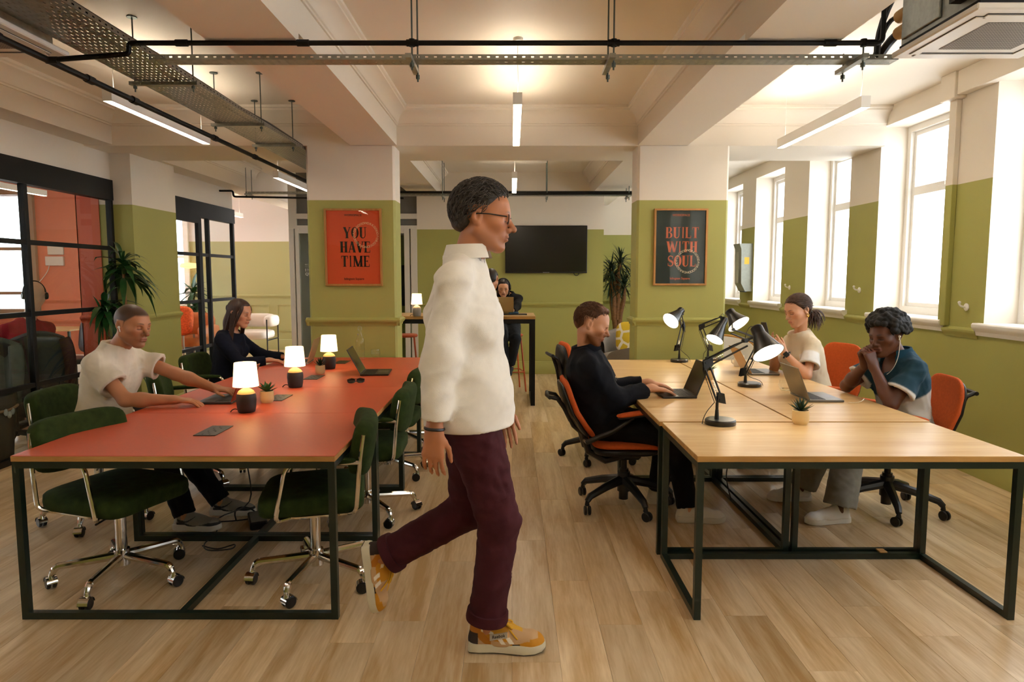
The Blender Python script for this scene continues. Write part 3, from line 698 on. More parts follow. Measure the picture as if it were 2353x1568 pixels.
cassette('white ceiling cassette air conditioner behind the wide cable tray', -2.955, 3.06, .64, 2.655, False, (-2.92, -2.38))
# ------------------------------------------------------------------ tables
M_RED = mat('red_laminate', '#CB5436', .42, var=.03, scale=60)
M_PLY = mat_wood('plywood_edge', '#C99A5C', '#A87638', axis=0, rough=.6, grain=30)
M_OAK = mat_wood('oak_table_top', '#E3C490', '#CDA063', axis=0, rough=.34, grain=12, bump=.03)
M_OAKE = mat_wood('oak_table_edge', '#C99C5A', '#A97B3E', axis=0, rough=.5, grain=14)
TH = .74
def sq(mb, a, b, w=.03): return mb.bar(a, b, w, w)
def red_table(y0, y1, label):
    x0, x1 = -2.17, -.766; t = thing('desk', label, 'desk', ((x0+x1)/2, (y0+y1)/2, 0), group='red desks in a row')
    MB().cbox(x0, x1, y0+.001, y1-.001, .714, .7375, .0015).build('table_top', M_PLY, t, rel=True)
    MB().cbox(x0+.0005, x1-.0005, y0+.0015, y1-.0015, .7375, TH, .0008).build('laminate', M_RED, t, rel=True)
    a, b = y0+.018, y1-.018; xa, xb = x0+.018, x1-.018
    for x in (xa, xb):
        for y in (a, b): sq(MB(), (x, y, 0), (x, y, .714)).build('leg', M_DGREEN, t, smooth=False, rel=True)
    for y in (a, b):
        sq(MB(), (xa+.015, y, .699), (xb-.015, y, .699)).build('top_rail', M_DGREEN, t, smooth=False, rel=True)
        sq(MB(), (xa+.015, y, .0155), (xb-.015, y, .0155)).build('foot_rail', M_DGREEN, t, smooth=False, rel=True)
    for x in (xa, xb): sq(MB(), (x, a+.015, .699), (x, b-.015, .699)).build('top_rail', M_DGREEN, t, smooth=False, rel=True)
    sq(MB(), ((x0+x1)/2, a+.015, .0155), ((x0+x1)/2, b-.015, .0155)).build('spine_rail', M_DGREEN, t, smooth=False, rel=True)
    return t
for (a, b), l in zip(((2.89, 3.825), (3.825, 4.746), (4.746, 5.667), (5.667, 6.53)),
                     ('red topped desk nearest the viewer with a single socket plate', 'red topped desk under the man in the white T-shirt\'s laptop', 'third red topped desk in the row, with sunglasses on it', 'red topped desk against the orange poster column')):
    red_table(a, b, l)
def oak_table(x0, x1, y0, y1, label, rails):
    t = thing('desk', label, 'desk', ((x0+x1)/2, (y0+y1)/2, 0), group='oak desks')
    MB().cbox(x0, x1, y0, y1, .714, .7385, .0015).build('table_top', M_OAKE, t, rel=True)
    MB().cbox(x0+.001, x1-.001, y0+.001, y1-.001, .7385, TH, .0006).build('veneer', M_OAK, t, rel=True)
    a, b = y0+.018, y1-.018; xa, xb = x0+.018, x1-.018; h = .0155
    for x in (xa, xb):
        for y in (a, b): sq(MB(), (x, y, 0), (x, y, .714)).build('leg', M_DGREEN, t, smooth=False, rel=True)
        sq(MB(), (x, a+.015, .699), (x, b-.015, .699)).build('top_rail', M_DGREEN, t, smooth=False, rel=True)
    for y in (a, b): sq(MB(), (xa+.015, y, .699), (xb-.015, y, .699)).build('top_rail', M_DGREEN, t, smooth=False, rel=True)
    for r in rails:
        p = {'near': ((xa, a), (xb, a)), 'far': ((xa, b), (xb, b)), 'left': ((xa, a), (xa, b)), 'right': ((xb, a), (xb, b))}[r]
        d = (V(*p[1], 0)-V(*p[0], 0)).normalized()*.015
        sq(MB(), V(*p[0], h)+d, V(*p[1], h)-d).build('foot_rail', M_DGREEN, t, smooth=False, rel=True)
    return t
oak_table(.80, 2.222, 2.885, 3.575, 'oak desk set crosswise at the end of the oak group, nearest the viewer', ('left', 'right', 'far'))
oak_table(.788, 1.512, 3.60, 4.97, 'oak desk in front of the man in the navy jacket', ('near', 'far', 'right'))
oak_table(1.524, 2.24, 3.60, 4.97, 'oak desk in front of the man in the teal shirt', ('near', 'far', 'left'))
oak_table(.788, 1.512, 4.975, 6.345, 'oak desk by the column with two reading lamps', ('near', 'far', 'right'))
oak_table(1.524, 2.24, 4.975, 6.345, 'oak desk in front of the woman in the cream top', ('near', 'far', 'left'))
# small wooden spacer blocks on the foot rails
for p, l in (((.985, 3.56), 'small wooden block on the oak desks\' foot rail, beside the cream trainers'), ((1.99, 3.56), 'small wooden block on the oak desks\' foot rail, beside the swivel chair')):
    tag(MB().cbox(p[0]-.012, p[0]+.03, p[1]-.012, p[1]+.035, .031, .039, .002).build('wood_block', M_OAKE), l, 'block')

# bar height table by the far wall
t = thing('high_table', 'tall oak topped table with black steel legs in front of the television', 'table', (-.7, 8.33, 0))
MB().cbox(-1.68, .275, 7.94, 8.72, 1.02, 1.055, .003).build('table_top', M_OAKE, t, rel=True)
MB().cbox(-1.679, .274, 7.941, 8.719, 1.055, 1.0565, .0005).build('veneer', M_OAK, t, rel=True)
for x in (-1.63, .245):
    for y in (7.965, 8.69): sq(MB(), (x, y, 0), (x, y, 1.02), .05).build('leg', M_BLACK, t, smooth=False, rel=True)
    sq(MB(), (x, 7.99, .025), (x, 8.665, .025), .05).build('foot_rail', M_BLACK, t, smooth=False, rel=True)
for y in (7.965, 8.69): sq(MB(), (-1.6, y, .995), (.22, y, .995), .05).build('top_rail', M_BLACK, t, smooth=False, rel=True)

# ------------------------------------------------------------------ chairs
def superq(c, r, e1=.35, e2=.35, nu=28, nv=16, R=None, fn=None):
    """rounded cushion form"""
    def sp(v, e): return math.copysign(abs(v)**e, v)
    c = V(c); P = []
    for i in range(nu):
        u = -PI + 2*PI*i/nu; row = []
        for j in range(nv+1):
            w = -PI/2 + PI*j/nv
            p = V(r[0]*sp(math.cos(w), e1)*sp(math.cos(u), e2), r[1]*sp(math.cos(w), e1)*sp(math.sin(u), e2), r[2]*sp(math.sin(w), e1))
            if fn: p = fn(p)
            if R is not None: p = R @ p
            row.append(c+p)
        P.append(row)
    return P
M_VELVET = mat('green_velvet', '#2B3A18', .9, var=.25, scale=25, sheen=.0, spec=.2, bump=.08, bscale=500)
def caster(parent, p, mw, mf, r=.027, ang=0.0, chrome=False):
    p = V(p); c = p+V(.012*math.cos(ang), .012*math.sin(ang), -p.z+r); d = V(-math.sin(ang), math.cos(ang), 0)
    o = MB().lathe([(.010, 0), (.014, -.02), (.016, -.028), (.012, -.034)], p+V(0, 0, 0), n=10).build('caster_stem', mf, parent)
    mb = MB()
    for s in (-1, 1): mb.lathe([(.006, .004*s), (r*.8, .004*s), (r, .008*s), (r, .018*s), (r*.82, .022*s), (.004, .022*s)], c, d, n=16)
    mb.build('caster', mw, parent)
    if chrome:
        hood = [c+V(math.cos(ang)*q.x, math.sin(ang)*q.x, q.y) for q in [V(math.cos(a)*(r+.003), math.sin(a)*(r+.003)) for a in [PI*k/8 for k in range(9)]]]
        mb = MB(); P = [[h+d*w for w in (-.023, .023)] for h in hood]; mb.grid(P); mb.build('caster_hood', mf, parent)
    return o
def velvet_chair(label, loc, rz, base_rot=0.0):
    """front of the chair faces local +y"""
    t = thing('office_chair', label, 'chair', loc, rz, 'green velvet office chairs')
    def bend(p): return V(p.x, p.y, p.z - .012*(p.y/.23)**2*(1 if p.y > 0 else 0) - .02*(abs(p.x)/.24)**3*0 + .006*math.cos(p.x*6))
    MB().grid(superq((0, .0, .452), (.252, .245, .054), .42, .32, 40, 14, fn=bend), closed_u=True).build('seat', M_VELVET, t, ang=60)
    def bb(p): return V(p.x, p.y + .55*p.x*p.x, p.z)
    R = rot('X', 10)
    MB().grid(superq((0, -.255, .70), (.255, .05, .135), .45, .38, 40, 14, R=R, fn=bb), closed_u=True).build('backrest', M_VELVET, t, ang=60)
    for s in (-1, 1):
        x = .262*s
        pts = fillet([(x*.93, -.245, .78), (x, -.225, .655), (x, -.205, .425), (x*.8, -.16, .402), (x*.8, .10, .398), (x*.55, .20, .41)], .06)
        MB().tube(pts, .0105, 10).build('side_tube', M_CHROME, t)
        pts = fillet([(x, -.225, .655), (x, .10, .665), (x, .155, .40), (x*.8, .10, .397)], .05)
        MB().tube(pts, .0105, 10).build('arm_tube', M_CHROME, t)
        MB().grid(superq((x, -.06, .668), (.019, .15, .014), .6, .4, 16, 8), closed_u=True).build('arm_pad', M_VELVET, t, ang=60)
    MB().box(-.21, .21, -.02, .02, .392, .402).box(-.02, .02, -.15, .15, .392, .402).cyl((0, 0, .34), (0, 0, .40), .04, 16).build('seat_plate', M_BLACKPL, t)
    MB().tube([(.03, .05, .375), (.22, .1, .37)], .005, 6).build('lever', M_BLACKPL, t)
    MB().cyl((0, 0, .12), (0, 0, .36), .026, 20).cyl((0, 0, .08), (0, 0, .16), .036, 20).build('column', M_CHROME, t)
    for k in range(5):
        a = 2*PI*k/5 + base_rot; c, s = math.cos(a), math.sin(a)
        mb = MB(); hub = V(.03*c, .03*s, .125); tip = V(.285*c, .285*s, .108); dn = V(.305*c, .305*s, .07)
        P = fillet([hub, tip, dn], .03, 4); mb.tube(P, [.021, *[.017]*(len(P)-2), .013], 10)
        mb.build('base_arm', M_CHROME, t); caster(t, (.307*c, .307*s, .078), M_BLACKPL, M_CHROME, .029, a+1.3*k, True)
    return t
velvet_chair('empty green velvet chair tucked under the front red desk, beside the glazed partition', (-1.95, 3.30, 0), -108, .35)
velvet_chair('green velvet chair under the man in the white T-shirt', (-2.58, 4.17, 0), -85, .1)
velvet_chair('empty green velvet chair between the man in the white T-shirt and the woman in navy', (-2.33, 4.98, 0), -70, .6)
velvet_chair('green velvet chair under the woman in navy', (-2.58, 6.03, 0), -88, .2)
velvet_chair('empty green velvet chair at the aisle side of the red desks, nearest the viewer', (-.98, 3.30, 0), 102, .25)
velvet_chair('empty green velvet chair at the aisle side of the red desks, second from the viewer', (-.92, 4.24, 0), 92, .0)
velvet_chair('empty green velvet chair at the aisle side of the red desks, third from the viewer', (-.95, 5.14, 0), 88, .35)
velvet_chair('empty green velvet chair at the aisle side of the red desks, beside the poster column', (-.95, 5.98, 0), 90, .1)

M_ORANGE = mat('orange_wool', '#C4592A', .85, var=.08, scale=60, sheen=.0, spec=.2, bump=.08, bscale=500)
def task_chair(label, loc, rz, recline=14, base_rot=0.0, seat_z=.46, bh=1.0):
    t = thing('task_chair', label, 'chair', loc, rz, 'orange task chairs'); z = seat_z
    MB().grid(superq((0, .0, z-.012), (.245, .235, .026), .6, .45, 32, 10, fn=lambda p: V(p.x, p.y, p.z-.02*max(0, p.y/.23)**3)), closed_u=True).build('seat', M_ORANGE, t, ang=60)
    MB().grid(superq((0, -.01, z-.055), (.225, .215, .032), .5, .45, 28, 10), closed_u=True).build('seat_pan', M_BLACKPL, t, ang=60)
    MB().cbox(-.07, .07, -.16, .10, z-.14, z-.08, .015).build('mechanism', M_BLACKPL, t)
    R = rot('X', recline); piv = V(0, -.21, z+.02)
    def place(p): return piv + R @ V(p.x, p.y, p.z*bh)
    def padfn(p):
        k = (p.z+.24)/.48
        return V(p.x*(1-.10*k), p.y - .035*math.sin(k*PI) + .35*p.x*p.x, p.z)
    mb = MB().grid(superq((0, 0, 0), (.225, .022, .25), .5, .5, 32, 14, fn=padfn), closed_u=True); mb.xf(Matrix.Translation(piv) @ R.to_4x4() @ Matrix.Diagonal((1, 1, bh, 1)) @ Matrix.Translation((0, -.01, .265)))
    mb.build('backrest', M_ORANGE, t, ang=60)
    mb = MB().grid(superq((0, 0, 0), (.205, .016, .235), .5, .5, 28, 12, fn=padfn), closed_u=True); mb.xf(Matrix.Translation(piv) @ R.to_4x4() @ Matrix.Diagonal((1, 1, bh, 1)) @ Matrix.Translation((0, -.038, .262)))
    mb.build('back_shell', M_BLACKPL, t, ang=60)
    # spine that sweeps from under the seat up to the grab handle
    pts = [V(0, -.02, z-.10), V(0, -.14, z-.13), V(0, -.25, z-.07), V(0, -.285, z+.05), place(V(0, -.085, .16)), place(V(0, -.085, .30)), place(V(0, -.10, .40)), place(V(0, -.14, .44))]
    for s in (-1, 1):
        mb = MB().tube([p+V(.09*s, 0, 0) for p in pts], [.022, .024, .024, .022, .018, .016, .014, .012], 10); mb.build('back_spine', M_BLACKPL, t)
    MB().tube([place(V(-.11, -.14, .44)), place(V(0, -.15, .445)), place(V(.11, -.14, .44))], .013, 10).build('grab_handle', M_BLACKPL, t)
    MB().box(-.1, .1, -.02, .02, z-.115, z-.095).build('cross_bar', M_BLACKPL, t, smooth=False)
    for s in (-1, 1):
        x = .265*s
        MB().tube([place(V(.10*s, -.06, .02)), place(V(x*.95, -.06, .05)), V(x, -.12, z+.10), V(x, .0, z+.185)], [.017, .017, .015, .016], 10).build('arm_strut', M_BLACKPL, t)
        MB().grid(superq((x, .03, z+.212), (.04, .135, .013), .7, .5, 20, 8, R=rot('X', 8)), closed_u=True).build('arm_pad', M_ORANGE, t, ang=60)
        MB().grid(superq((x, .03, z+.198), (.036, .128, .010), .7, .5, 20, 8, R=rot('X', 8)), closed_u=True).build('arm_support', M_BLACKPL, t, ang=60)
    MB().cyl((0, 0, .24), (0, 0, z-.1), .02, 16).cyl((0, 0, .045), (0, 0, .25), .031, 18).cyl((0, 0, .10), (0, 0, .23), .042, 18).build('column', M_BLACKPL, t)
    for k in range(5):
        a = 2*PI*k/5 + base_rot; c, s = math.cos(a), math.sin(a); mb = MB()
        P = [V(.03*c, .03*s, .175), V(.16*c, .16*s, .150), V(.29*c, .29*s, .112), V(.315*c, .315*s, .085)]
        mb.tube(P, [.032, .027, .022, .018], 8); mb.build('base_arm', M_BLACKPL, t); caster(t, (.315*c, .315*s, .09), M_BLACKPL, M_BLACKPL, .030, a+1.7*k+.5)
    return t
task_chair('orange task chair with black frame under the man in the navy jacket', (.74, 4.42, 0), -88, 27, .25, bh=.84)
task_chair('empty orange task chair beyond the man in the navy jacket', (.74, 5.62, 0), -80, 12, .6)
task_chair('orange task chair under the woman in the cream top', (2.38, 5.36, 0), 112, 12, .1, bh=1.0)
task_chair('orange task chair under the man in the teal shirt', (2.43, 4.32, 0), 84, 17, .45, bh=.84)
# ------------------------------------------------------------------ posters and screen
def serif(ch, x, h, w):
    """heavy condensed serif capital in a box of width w, height h at x: list of polygons (x, z)"""
    st = .30*w; th = .10*w; sf = .045*h; P = []; ov = .16*w
    def rect(a, b, c, d): P.append([(a, c), (b, c), (b, d), (a, d)])
    def stem(cx, sw=st, lo=0, hi=h, s0=True, s1=True):
        rect(cx-sw/2, cx+sw/2, lo, hi)
        if s0: rect(cx-sw/2-ov*.6, cx+sw/2+ov*.6, lo, lo+sf)
        if s1: rect(cx-sw/2-ov*.6, cx+sw/2+ov*.6, hi-sf, hi)
    def diag(x0, z0, x1, z1, sw): P.append([(x0-sw/2, z0), (x0+sw/2, z0), (x1+sw/2, z1), (x1-sw/2, z1)])
    def ring(cx, cz, rx, rz, tk, tn, a0=0, a1=360, n=28):
        for i in range(n):
            t0 = math.radians(a0+(a1-a0)*i/n); t1 = math.radians(a0+(a1-a0)*(i+1)/n)
            def pt(t, inner):
                k = tk*abs(math.cos(t))**1.3 + tn*(1-abs(math.cos(t))**1.3)
                return (cx+(rx-(k if inner else 0))*math.cos(t), cz+(rz-(k if inner else 0)*.9)*math.sin(t))
            P.append([pt(t0, 0), pt(t1, 0), pt(t1, 1), pt(t0, 1)])
    m = w/2
    if ch == 'I': stem(m)
    elif ch == 'H': stem(st/2+ov*.5); stem(w-st/2-ov*.5); rect(st, w-st, h*.48, h*.54)
    elif ch == 'T':
        stem(m, s1=False); rect(.02*w, .98*w, h-sf*1.4, h); P.append([(.02*w, h*.74), (.09*w, h*.74), (.12*w, h), (.02*w, h)]); P.append([(.91*w, h*.74), (.98*w, h*.74), (.98*w, h), (.88*w, h)])
    elif ch in 'EL':
        stem(st/2+ov*.5, s0=False, s1=(ch == 'L')); rect(ov*.0, w*.95, 0, sf*1.4); P.append([(w*.86, 0), (w*.95, 0), (w*.95, h*.24), (w*.88, h*.24)])
        if ch == 'E': rect(0, w*.92, h-sf*1.4, h); P.append([(w*.83, h*.78), (w*.90, h*.78), (w*.92, h), (w*.82, h)]); rect(st, w*.68, h*.48, h*.54); rect(w*.62, w*.69, h*.40, h*.62)
    elif ch == 'O': ring(m, h/2, w*.5, h*.515, st*.95, th*.8)
    elif ch == 'U':
        stem(st/2+ov*.5, s0=False, lo=h*.28); rect(w-ov-th, w-ov, h*.28, h); rect(w-ov*1.9-th, w, h-sf, h)
        cx = (ov*.5+w-ov)/2; rx = (w-ov-ov*.5)/2
        n = 16
        for i in range(n):
            t0 = PI+PI*i/n; t1 = PI+PI*(i+1)/n
            def pt(t, inner):
                k = (st if math.cos(t) < 0 else th)*abs(math.cos(t)) + th*1.3*(1-abs(math.cos(t)))
                return (cx+(rx-(k if inner else 0))*math.cos(t), h*.28+(h*.295-(k*.8 if inner else 0))*math.sin(t))
            P.append([pt(t0, 0), pt(t1, 0), pt(t1, 1), pt(t0, 1)])
    elif ch == 'Y':
        stem(m, s1=False, hi=h*.48); diag(m-st*.0, h*.42, st*.55, h, st); diag(m+th*.6, h*.42, w-th, h, th*1.1); rect(0, st*1.25, h-sf, h); rect(w-ov*1.7, w+.02*w, h-sf, h)
    elif ch in 'VA':
        s = 1 if ch == 'V' else -1; f = (lambda z: z) if s == 1 else (lambda z: h-z)
        Q = []; a = P; P = []
        diag(m, 0, st*.55, h, st); diag(m+th*.2, 0, w-th*1.2, h, th*1.1); rect(-.02*w, st*1.25, h-sf, h); rect(w-ov*1.9, w+.02*w, h-sf, h)
        if ch == 'A': P = [[(w-x_, f(z)) for x_, z in p][::-1] for p in P]; P.append([(w*.25, h*.28), (w*.7, h*.28), (w*.68, h*.34), (w*.28, h*.34)]); 
    elif ch == 'W':
        q = st*.72; diag(w*.30, 0, q*.5, h, q); diag(w*.32, 0, w*.5, h, th); diag(w*.72, 0, w*.46, h, q); diag(w*.74, 0, w*.95, h, th); rect(-.03*w, q*1.2, h-sf, h); rect(w*.84, w*1.04, h-sf, h); rect(w*.34, w*.60, h-sf, h)
    elif ch == 'M':
        q = st*.72; rect(ov*.6, ov*.6+th, 0, h); rect(0, ov*1.2+th, 0, sf); rect(0, q, h-sf, h); diag(w*.5, h*.02, q*.6+ov*.3, h, q); diag(w*.52, h*.02, w*.84, h, th*1.1); rect(w-q-ov*.5, w-ov*.5, 0, h); rect(w-q-ov, w, 0, sf); rect(w-q-ov*.5, w, h-sf, h)
    elif ch == 'B':
        stem(st/2+ov*.3, s0=False, s1=False); rect(0, w*.5, 0, sf); rect(0, w*.5, h-sf, h); rect(st, w*.5, h*.50, h*.545)
        ring(w*.45, h*.765, w*.45, h*.245, st*.9, th*.7, -90, 90, 14); ring(w*.45, h*.265, w*.52, h*.27, st*.95, th*.7, -90, 90, 14)
    elif ch == 'S':
        n = 30; pts = []
        for i in range(n+1):
            t = i/n
            if t < .5: a = math.radians(35+ (t/.5)*235); pts.append((m+w*.36*math.cos(a), h*.745+h*.215*math.sin(a)))
            else: a = math.radians(90-((t-.5)/.5)*235); pts.append((m+w*.40*math.cos(a), h*.265+h*.225*math.sin(a)))
        for i in range(n):
            k0 = th*.6+st*.42*math.exp(-((i-n/2)/7)**2); (x0, z0), (x1, z1) = pts[i], pts[i+1]; d = V(x1-x0, z1-z0).normalized() if (x1, z1) != (x0, z0) else V(1, 0); nx, nz = -d.y*k0, d.x*k0
            P.append([(x0+nx, z0+nz), (x0-nx, z0-nz), (x1-nx, z1-nz), (x1+nx, z1+nz)])
        rect(w*.84, w*.92, h*.70, h*.96); rect(w*.04, w*.12, h*.05, h*.32)
    return [[(x+px, pz) for px, pz in p] for p in P]
WD = dict(I=.30, H=.62, T=.56, E=.50, L=.48, O=.60, U=.60, Y=.60, V=.60, A=.60, W=.86, M=.82, B=.54, S=.46)
def poster(label, cx, z0, z1, w, paper, ink, ring_c, rows, dark):
    y = YC; t = thing('framed_poster', label, 'poster', (cx, y, (z0+z1)/2), group='framed posters')
    f = mat_wood('poster_frame_oak', '#C08A4A', '#A06E34', axis=2, rough=.5, grain=20); fw = .018
    x0, x1 = cx-w/2, cx+w/2
    for a, b, c, d in ((x0, x0+fw, z0, z1), (x1-fw, x1, z0, z1), (x0+fw, x1-fw, z0, z0+fw), (x0+fw, x1-fw, z1-fw, z1)):
        MB().cbox(a, b, y-.032, y-.002, c, d, .001).build('frame', f, t, rel=True)
    pp = MB().box(x0+fw, x1-fw, y-.016, y-.002, z0+fw, z1-fw).build('print', mat('poster_paper_'+('dark' if dark else 'orange'), paper, .6), t, smooth=False, rel=True)
    mi = mat('poster_ink_'+('dark' if dark else 'orange'), ink, .6); mr = mat('poster_ring_'+('dark' if dark else 'orange'), ring_c, .6)
    H = z1-z0; yy = y-.0166
    for k, (txt, zc, lh) in enumerate(rows):
        tot = sum(WD[c]*lh*1.14 for c in txt) + .045*(len(txt)-1)*lh; x = cx-tot/2+.03*w; mb = MB()
        for c in txt:
            wd = WD[c]*lh*1.14
            for p in serif(c, x, lh, wd):
                pts = [V(px, yy-.0002, zc-lh/2+pz) for px, pz in p]
                ar = sum(p[i][0]*p[(i+1) % len(p)][1]-p[(i+1) % len(p)][0]*p[i][1] for i in range(len(p)))
                if ar < 0: pts = pts[::-1]
                mb.add(pts, [tuple(range(len(pts)))])
            x += wd+.045*lh
        mb.build('lettering', mi, pp, smooth=False); KIDS[pp.name][-1].data.transform(parent_world(t).inverted())
    def small(txt, sz, xx, zz, m_, ang=0.0, mb=None):
        vs, fs = text_mesh(txt, sz, bold=.0004); c, s = math.cos(ang), math.sin(ang)
        own = mb is None; mb = mb or MB()
        mb.add([V(xx+p.x*c-p.y*s, yy-.0006, zz+p.x*s+p.y*c) for p in vs], fs)
        if own: mb.build('lettering', m_, pp, smooth=False); KIDS[pp.name][-1].data.transform(parent_world(t).inverted())
    small('WORKSPACE', .028, cx, z1-.062, mi); small('Islington Square', .030, cx, z0+.066, mi)
    rc = (cx+.22*w*(1 if not dark else .62), z0+H*(.66 if not dark else .315)); R = w*.205; s = 'WORKGOODFORGOODWORKGOODFORGOOD'; mb = MB()
    for i, c in enumerate(s):
        a = PI/2-2*PI*i/len(s); small(c, .03, rc[0]+R*math.cos(a), rc[1]+R*math.sin(a), mr, a-PI/2, mb)
    mb.build('ring_lettering', mr, pp, smooth=False); KIDS[pp.name][-1].data.transform(parent_world(t).inverted())
    MB().box(x0+fw, x1-fw, y-.0205, y-.0195, z0+fw, z1-fw).build('glazing', mat_glass('poster_acrylic', (.97, .97, .97), 1.5, .02), t, smooth=False, rel=True)
pA, pB = at(750, 657, YC), at(877, 480, YC)
poster('orange poster reading YOU HAVE TIME in a thin oak frame', (pA.x+pB.x)/2, pA.z, pB.z, pB.x-pA.x, '#DF5428', '#1E2018', '#E8C79A', (('YOU', pA.z+.690*(pB.z-pA.z), .105), ('HAVE', pA.z+.505*(pB.z-pA.z), .105), ('TIME', pA.z+.32*(pB.z-pA.z), .105)), False)
pA, pB = at(1500, 656, YC), at(1626, 480, YC)
poster('dark green poster reading BUILT WITH SOUL in a thin oak frame', (pA.x+pB.x)/2, pA.z, pB.z, pB.x-pA.x, '#22332D', '#E07048', '#E6D3AE', (('BUILT', pA.z+.690*(pB.z-pA.z), .105), ('WITH', pA.z+.505*(pB.z-pA.z), .105), ('SOUL', pA.z+.32*(pB.z-pA.z), .105)), True)
a, b = at(1161, 628, YB), at(1349, 519, YB)
t = thing('television', 'large black television on the green wall above the tall table', 'television', ((a.x+b.x)/2, YB, a.z))
MB().cbox(a.x, b.x, YB-.06, YB-.025, a.z, b.z, .004).build('bezel', M_BLACKPL, t, rel=True)
MB().box(a.x+.012, b.x-.012, YB-.0615, YB-.060, a.z+.022, b.z-.012).build('screen', mat('tv_screen', '#050506', .22, spec=.6), t, smooth=False, rel=True)
MB().box((a.x+b.x)/2-.05, (a.x+b.x)/2+.05, YB-.0612, YB-.060, a.z+.006, a.z+.016).build('badge', mat('tv_badge', '#8A8A88', .4), t, smooth=False, rel=True)
MB().box(a.x+.3, b.x-.3, YB-.025, YB-.001, a.z+.2, b.z-.2).build('wall_bracket', M_BLACK, t, smooth=False, rel=True)
MB().tube(bez((b.x-.2, YB-.03, a.z+.01), (b.x-.2, YB-.03, a.z-.05), (b.x-.12, YB-.03, a.z-.05), (b.x-.12, YB-.03, a.z+.01)), .006, 6).build('power_cable', M_BLACKPL, t, rel=True)

# ------------------------------------------------------------------ lamps
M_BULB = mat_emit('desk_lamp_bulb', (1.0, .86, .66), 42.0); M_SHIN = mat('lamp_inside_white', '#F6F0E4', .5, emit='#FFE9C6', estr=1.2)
M_LSH = mat('lamp_black_gloss', '#17191A', .28)
def desk_lamp(label, base, j1, j2, j3, top, mouth):
    base = V(base); t = thing('desk_lamp', label, 'desk lamp', base, group='black spring arm desk lamps')
    def b_(mb, n, m, **k): return mb.build(n, m, t, rel=True, **k)
    j1, j2, j3, top, mouth = map(V, (j1, j2, j3, top, mouth))
    b_(MB().lathe([(.078, 0), (.08, .004), (.08, .022), (.074, .028), (.0, .028)], base, n=32, cap1=False), 'base', M_LSH)
    st = V(base.x, base.y, base.z+.028); st2 = V(j1.x, j1.y, j1.z-.03)
    st = V(j1.x, j1.y, st.z)
    b_(MB().cyl(st, st+V(0, 0, .05), .012, 14, .009).cyl(st+V(0, 0, .05), j1, .008, 12), 'stem', M_LSH)
    d = (j2-j1).normalized(); side = d.cross(V(0, 0, 1)).normalized() if abs(d.z) < .98 else V(0, 1, 0)
    # bracket plates at the foot joint and the elbow
    fr = (j3-j2).normalized(); nn = d.cross(fr).normalized() if d.cross(fr).length > .05 else side
    def plate(p, a, b, nm):
        mb = MB()
        for s in (-1, 1): mb.prism([p+nn*.011*s, p+a*.055+nn*.011*s, p+a*.045+b*.035+nn*.011*s, p+b*.045-a*.01+nn*.011*s], (0, 0, 0), nn*.003)
        for q in (p+a*.012+b*.012, p+a*.045+b*.008): mb.cyl(q-nn*.016, q+nn*.016, .005, 8)
        return b_(mb, nm, M_LSH)
    h = V(fr.x, fr.y, 0).normalized() if V(fr.x, fr.y, 0).length > .01 else V(1, 0, 0)
    plate(j1, V(0, 0, 1), h, 'foot_bracket'); plate(j2, fr, -d, 'elbow_bracket')
    off = h*.034
    for k, o in enumerate((V(0, 0, 0), off)):
        b_(MB().tube([j1+o+d*.0, j2+o*.9], .0052, 8), 'lower_arm', M_LSH)
    up = (nn.cross(fr)).normalized()
    if up.dot(d) > 0: up = -up
    for o in (V(0, 0, 0), up*.034): b_(MB().tube([j2+o, j3+o*.9], .0052, 8), 'upper_arm', M_LSH)
    # springs
    for p, q in ((j1+off*.5, j1+off*.5+d*.11), (j2+up*.017+fr*.02, j2+up*.017+fr*.12)):
        ax = (q-p).normalized(); u = ax.orthogonal().normalized(); w = ax.cross(u)
        b_(MB().tube([p+ax*((q-p).length*i/60)+(u*math.cos(i*1.26)+w*math.sin(i*1.26))*.006 for i in range(61)], .0012, 5), 'spring', M_CHROME)
    # head
    ax = (mouth-top).normalized(); L = (mouth-top).length
    hp = top+ax*L*.30
    b_(MB().tube([j3, hp - (hp-j3).normalized()*.03], .007, 8).cyl(j3-nn*.02, j3+nn*.02, .012, 10), 'head_joint', M_LSH)
    R = .083
    b_(MB().lathe([(.0, 0), (.028, .0), (.033, .006), (.034, L*.28), (.036, L*.31), (.05, L*.55), (.068, L*.82), (R, L), (R-.002, L), (.066, L*.82), (.048, L*.56), (.03, L*.32)], top, ax, n=32, cap0=False, cap1=False), 'shade', M_LSH)
    b_(MB().lathe([(.028, L*.33), (.0465, L*.56), (.0645, L*.82), (R-.004, L-.001)], top, ax, n=32, cap0=True, cap1=False), 'shade_lining', M_SHIN)
    b_(MB().lathe([(.004, L*.45), (.018, L*.5), (.028, L*.62), (.030, L*.74), (.022, L*.86), (.003, L*.9)], top, ax, n=18), 'bulb', M_BULB)
    b_(MB().tube([*bez(top+ax*.02-h*.02, top-ax*.04, j3+V(0, 0, .06), j3, 8), *[j3+(j2-j3)*i/4+V(0, 0, .008) for i in range(1, 5)], *[j2+(j1-j2)*i/5-h*.015 for i in range(1, 6)], *bez(j1-h*.015, j1-h*.05-V(0, 0, .04), base-h*.09+V(0, 0, .06), base-h*.10+V(0, 0, .004), 6)], .0022, 5), 'cable', M_BLACKPL)
    return t
def tb(px, py, z=TH):
    """point on a horizontal plane of height z seen at the pixel"""
    p = at(px, py, 1.0); k = (z-CAM_Z)/(p.z-CAM_Z); return V(p.x*k, k, z)
b1 = tb(1655, 975)
desk_lamp('black desk lamp on the crosswise oak desk with the largest shade in view', b1, at(1648, 925, b1.y), at(1615, 832, b1.y+.02), at(1712, 783, b1.y+.05), at(1737, 752, b1.y+.07), at(1766, 812, b1.y-.03))
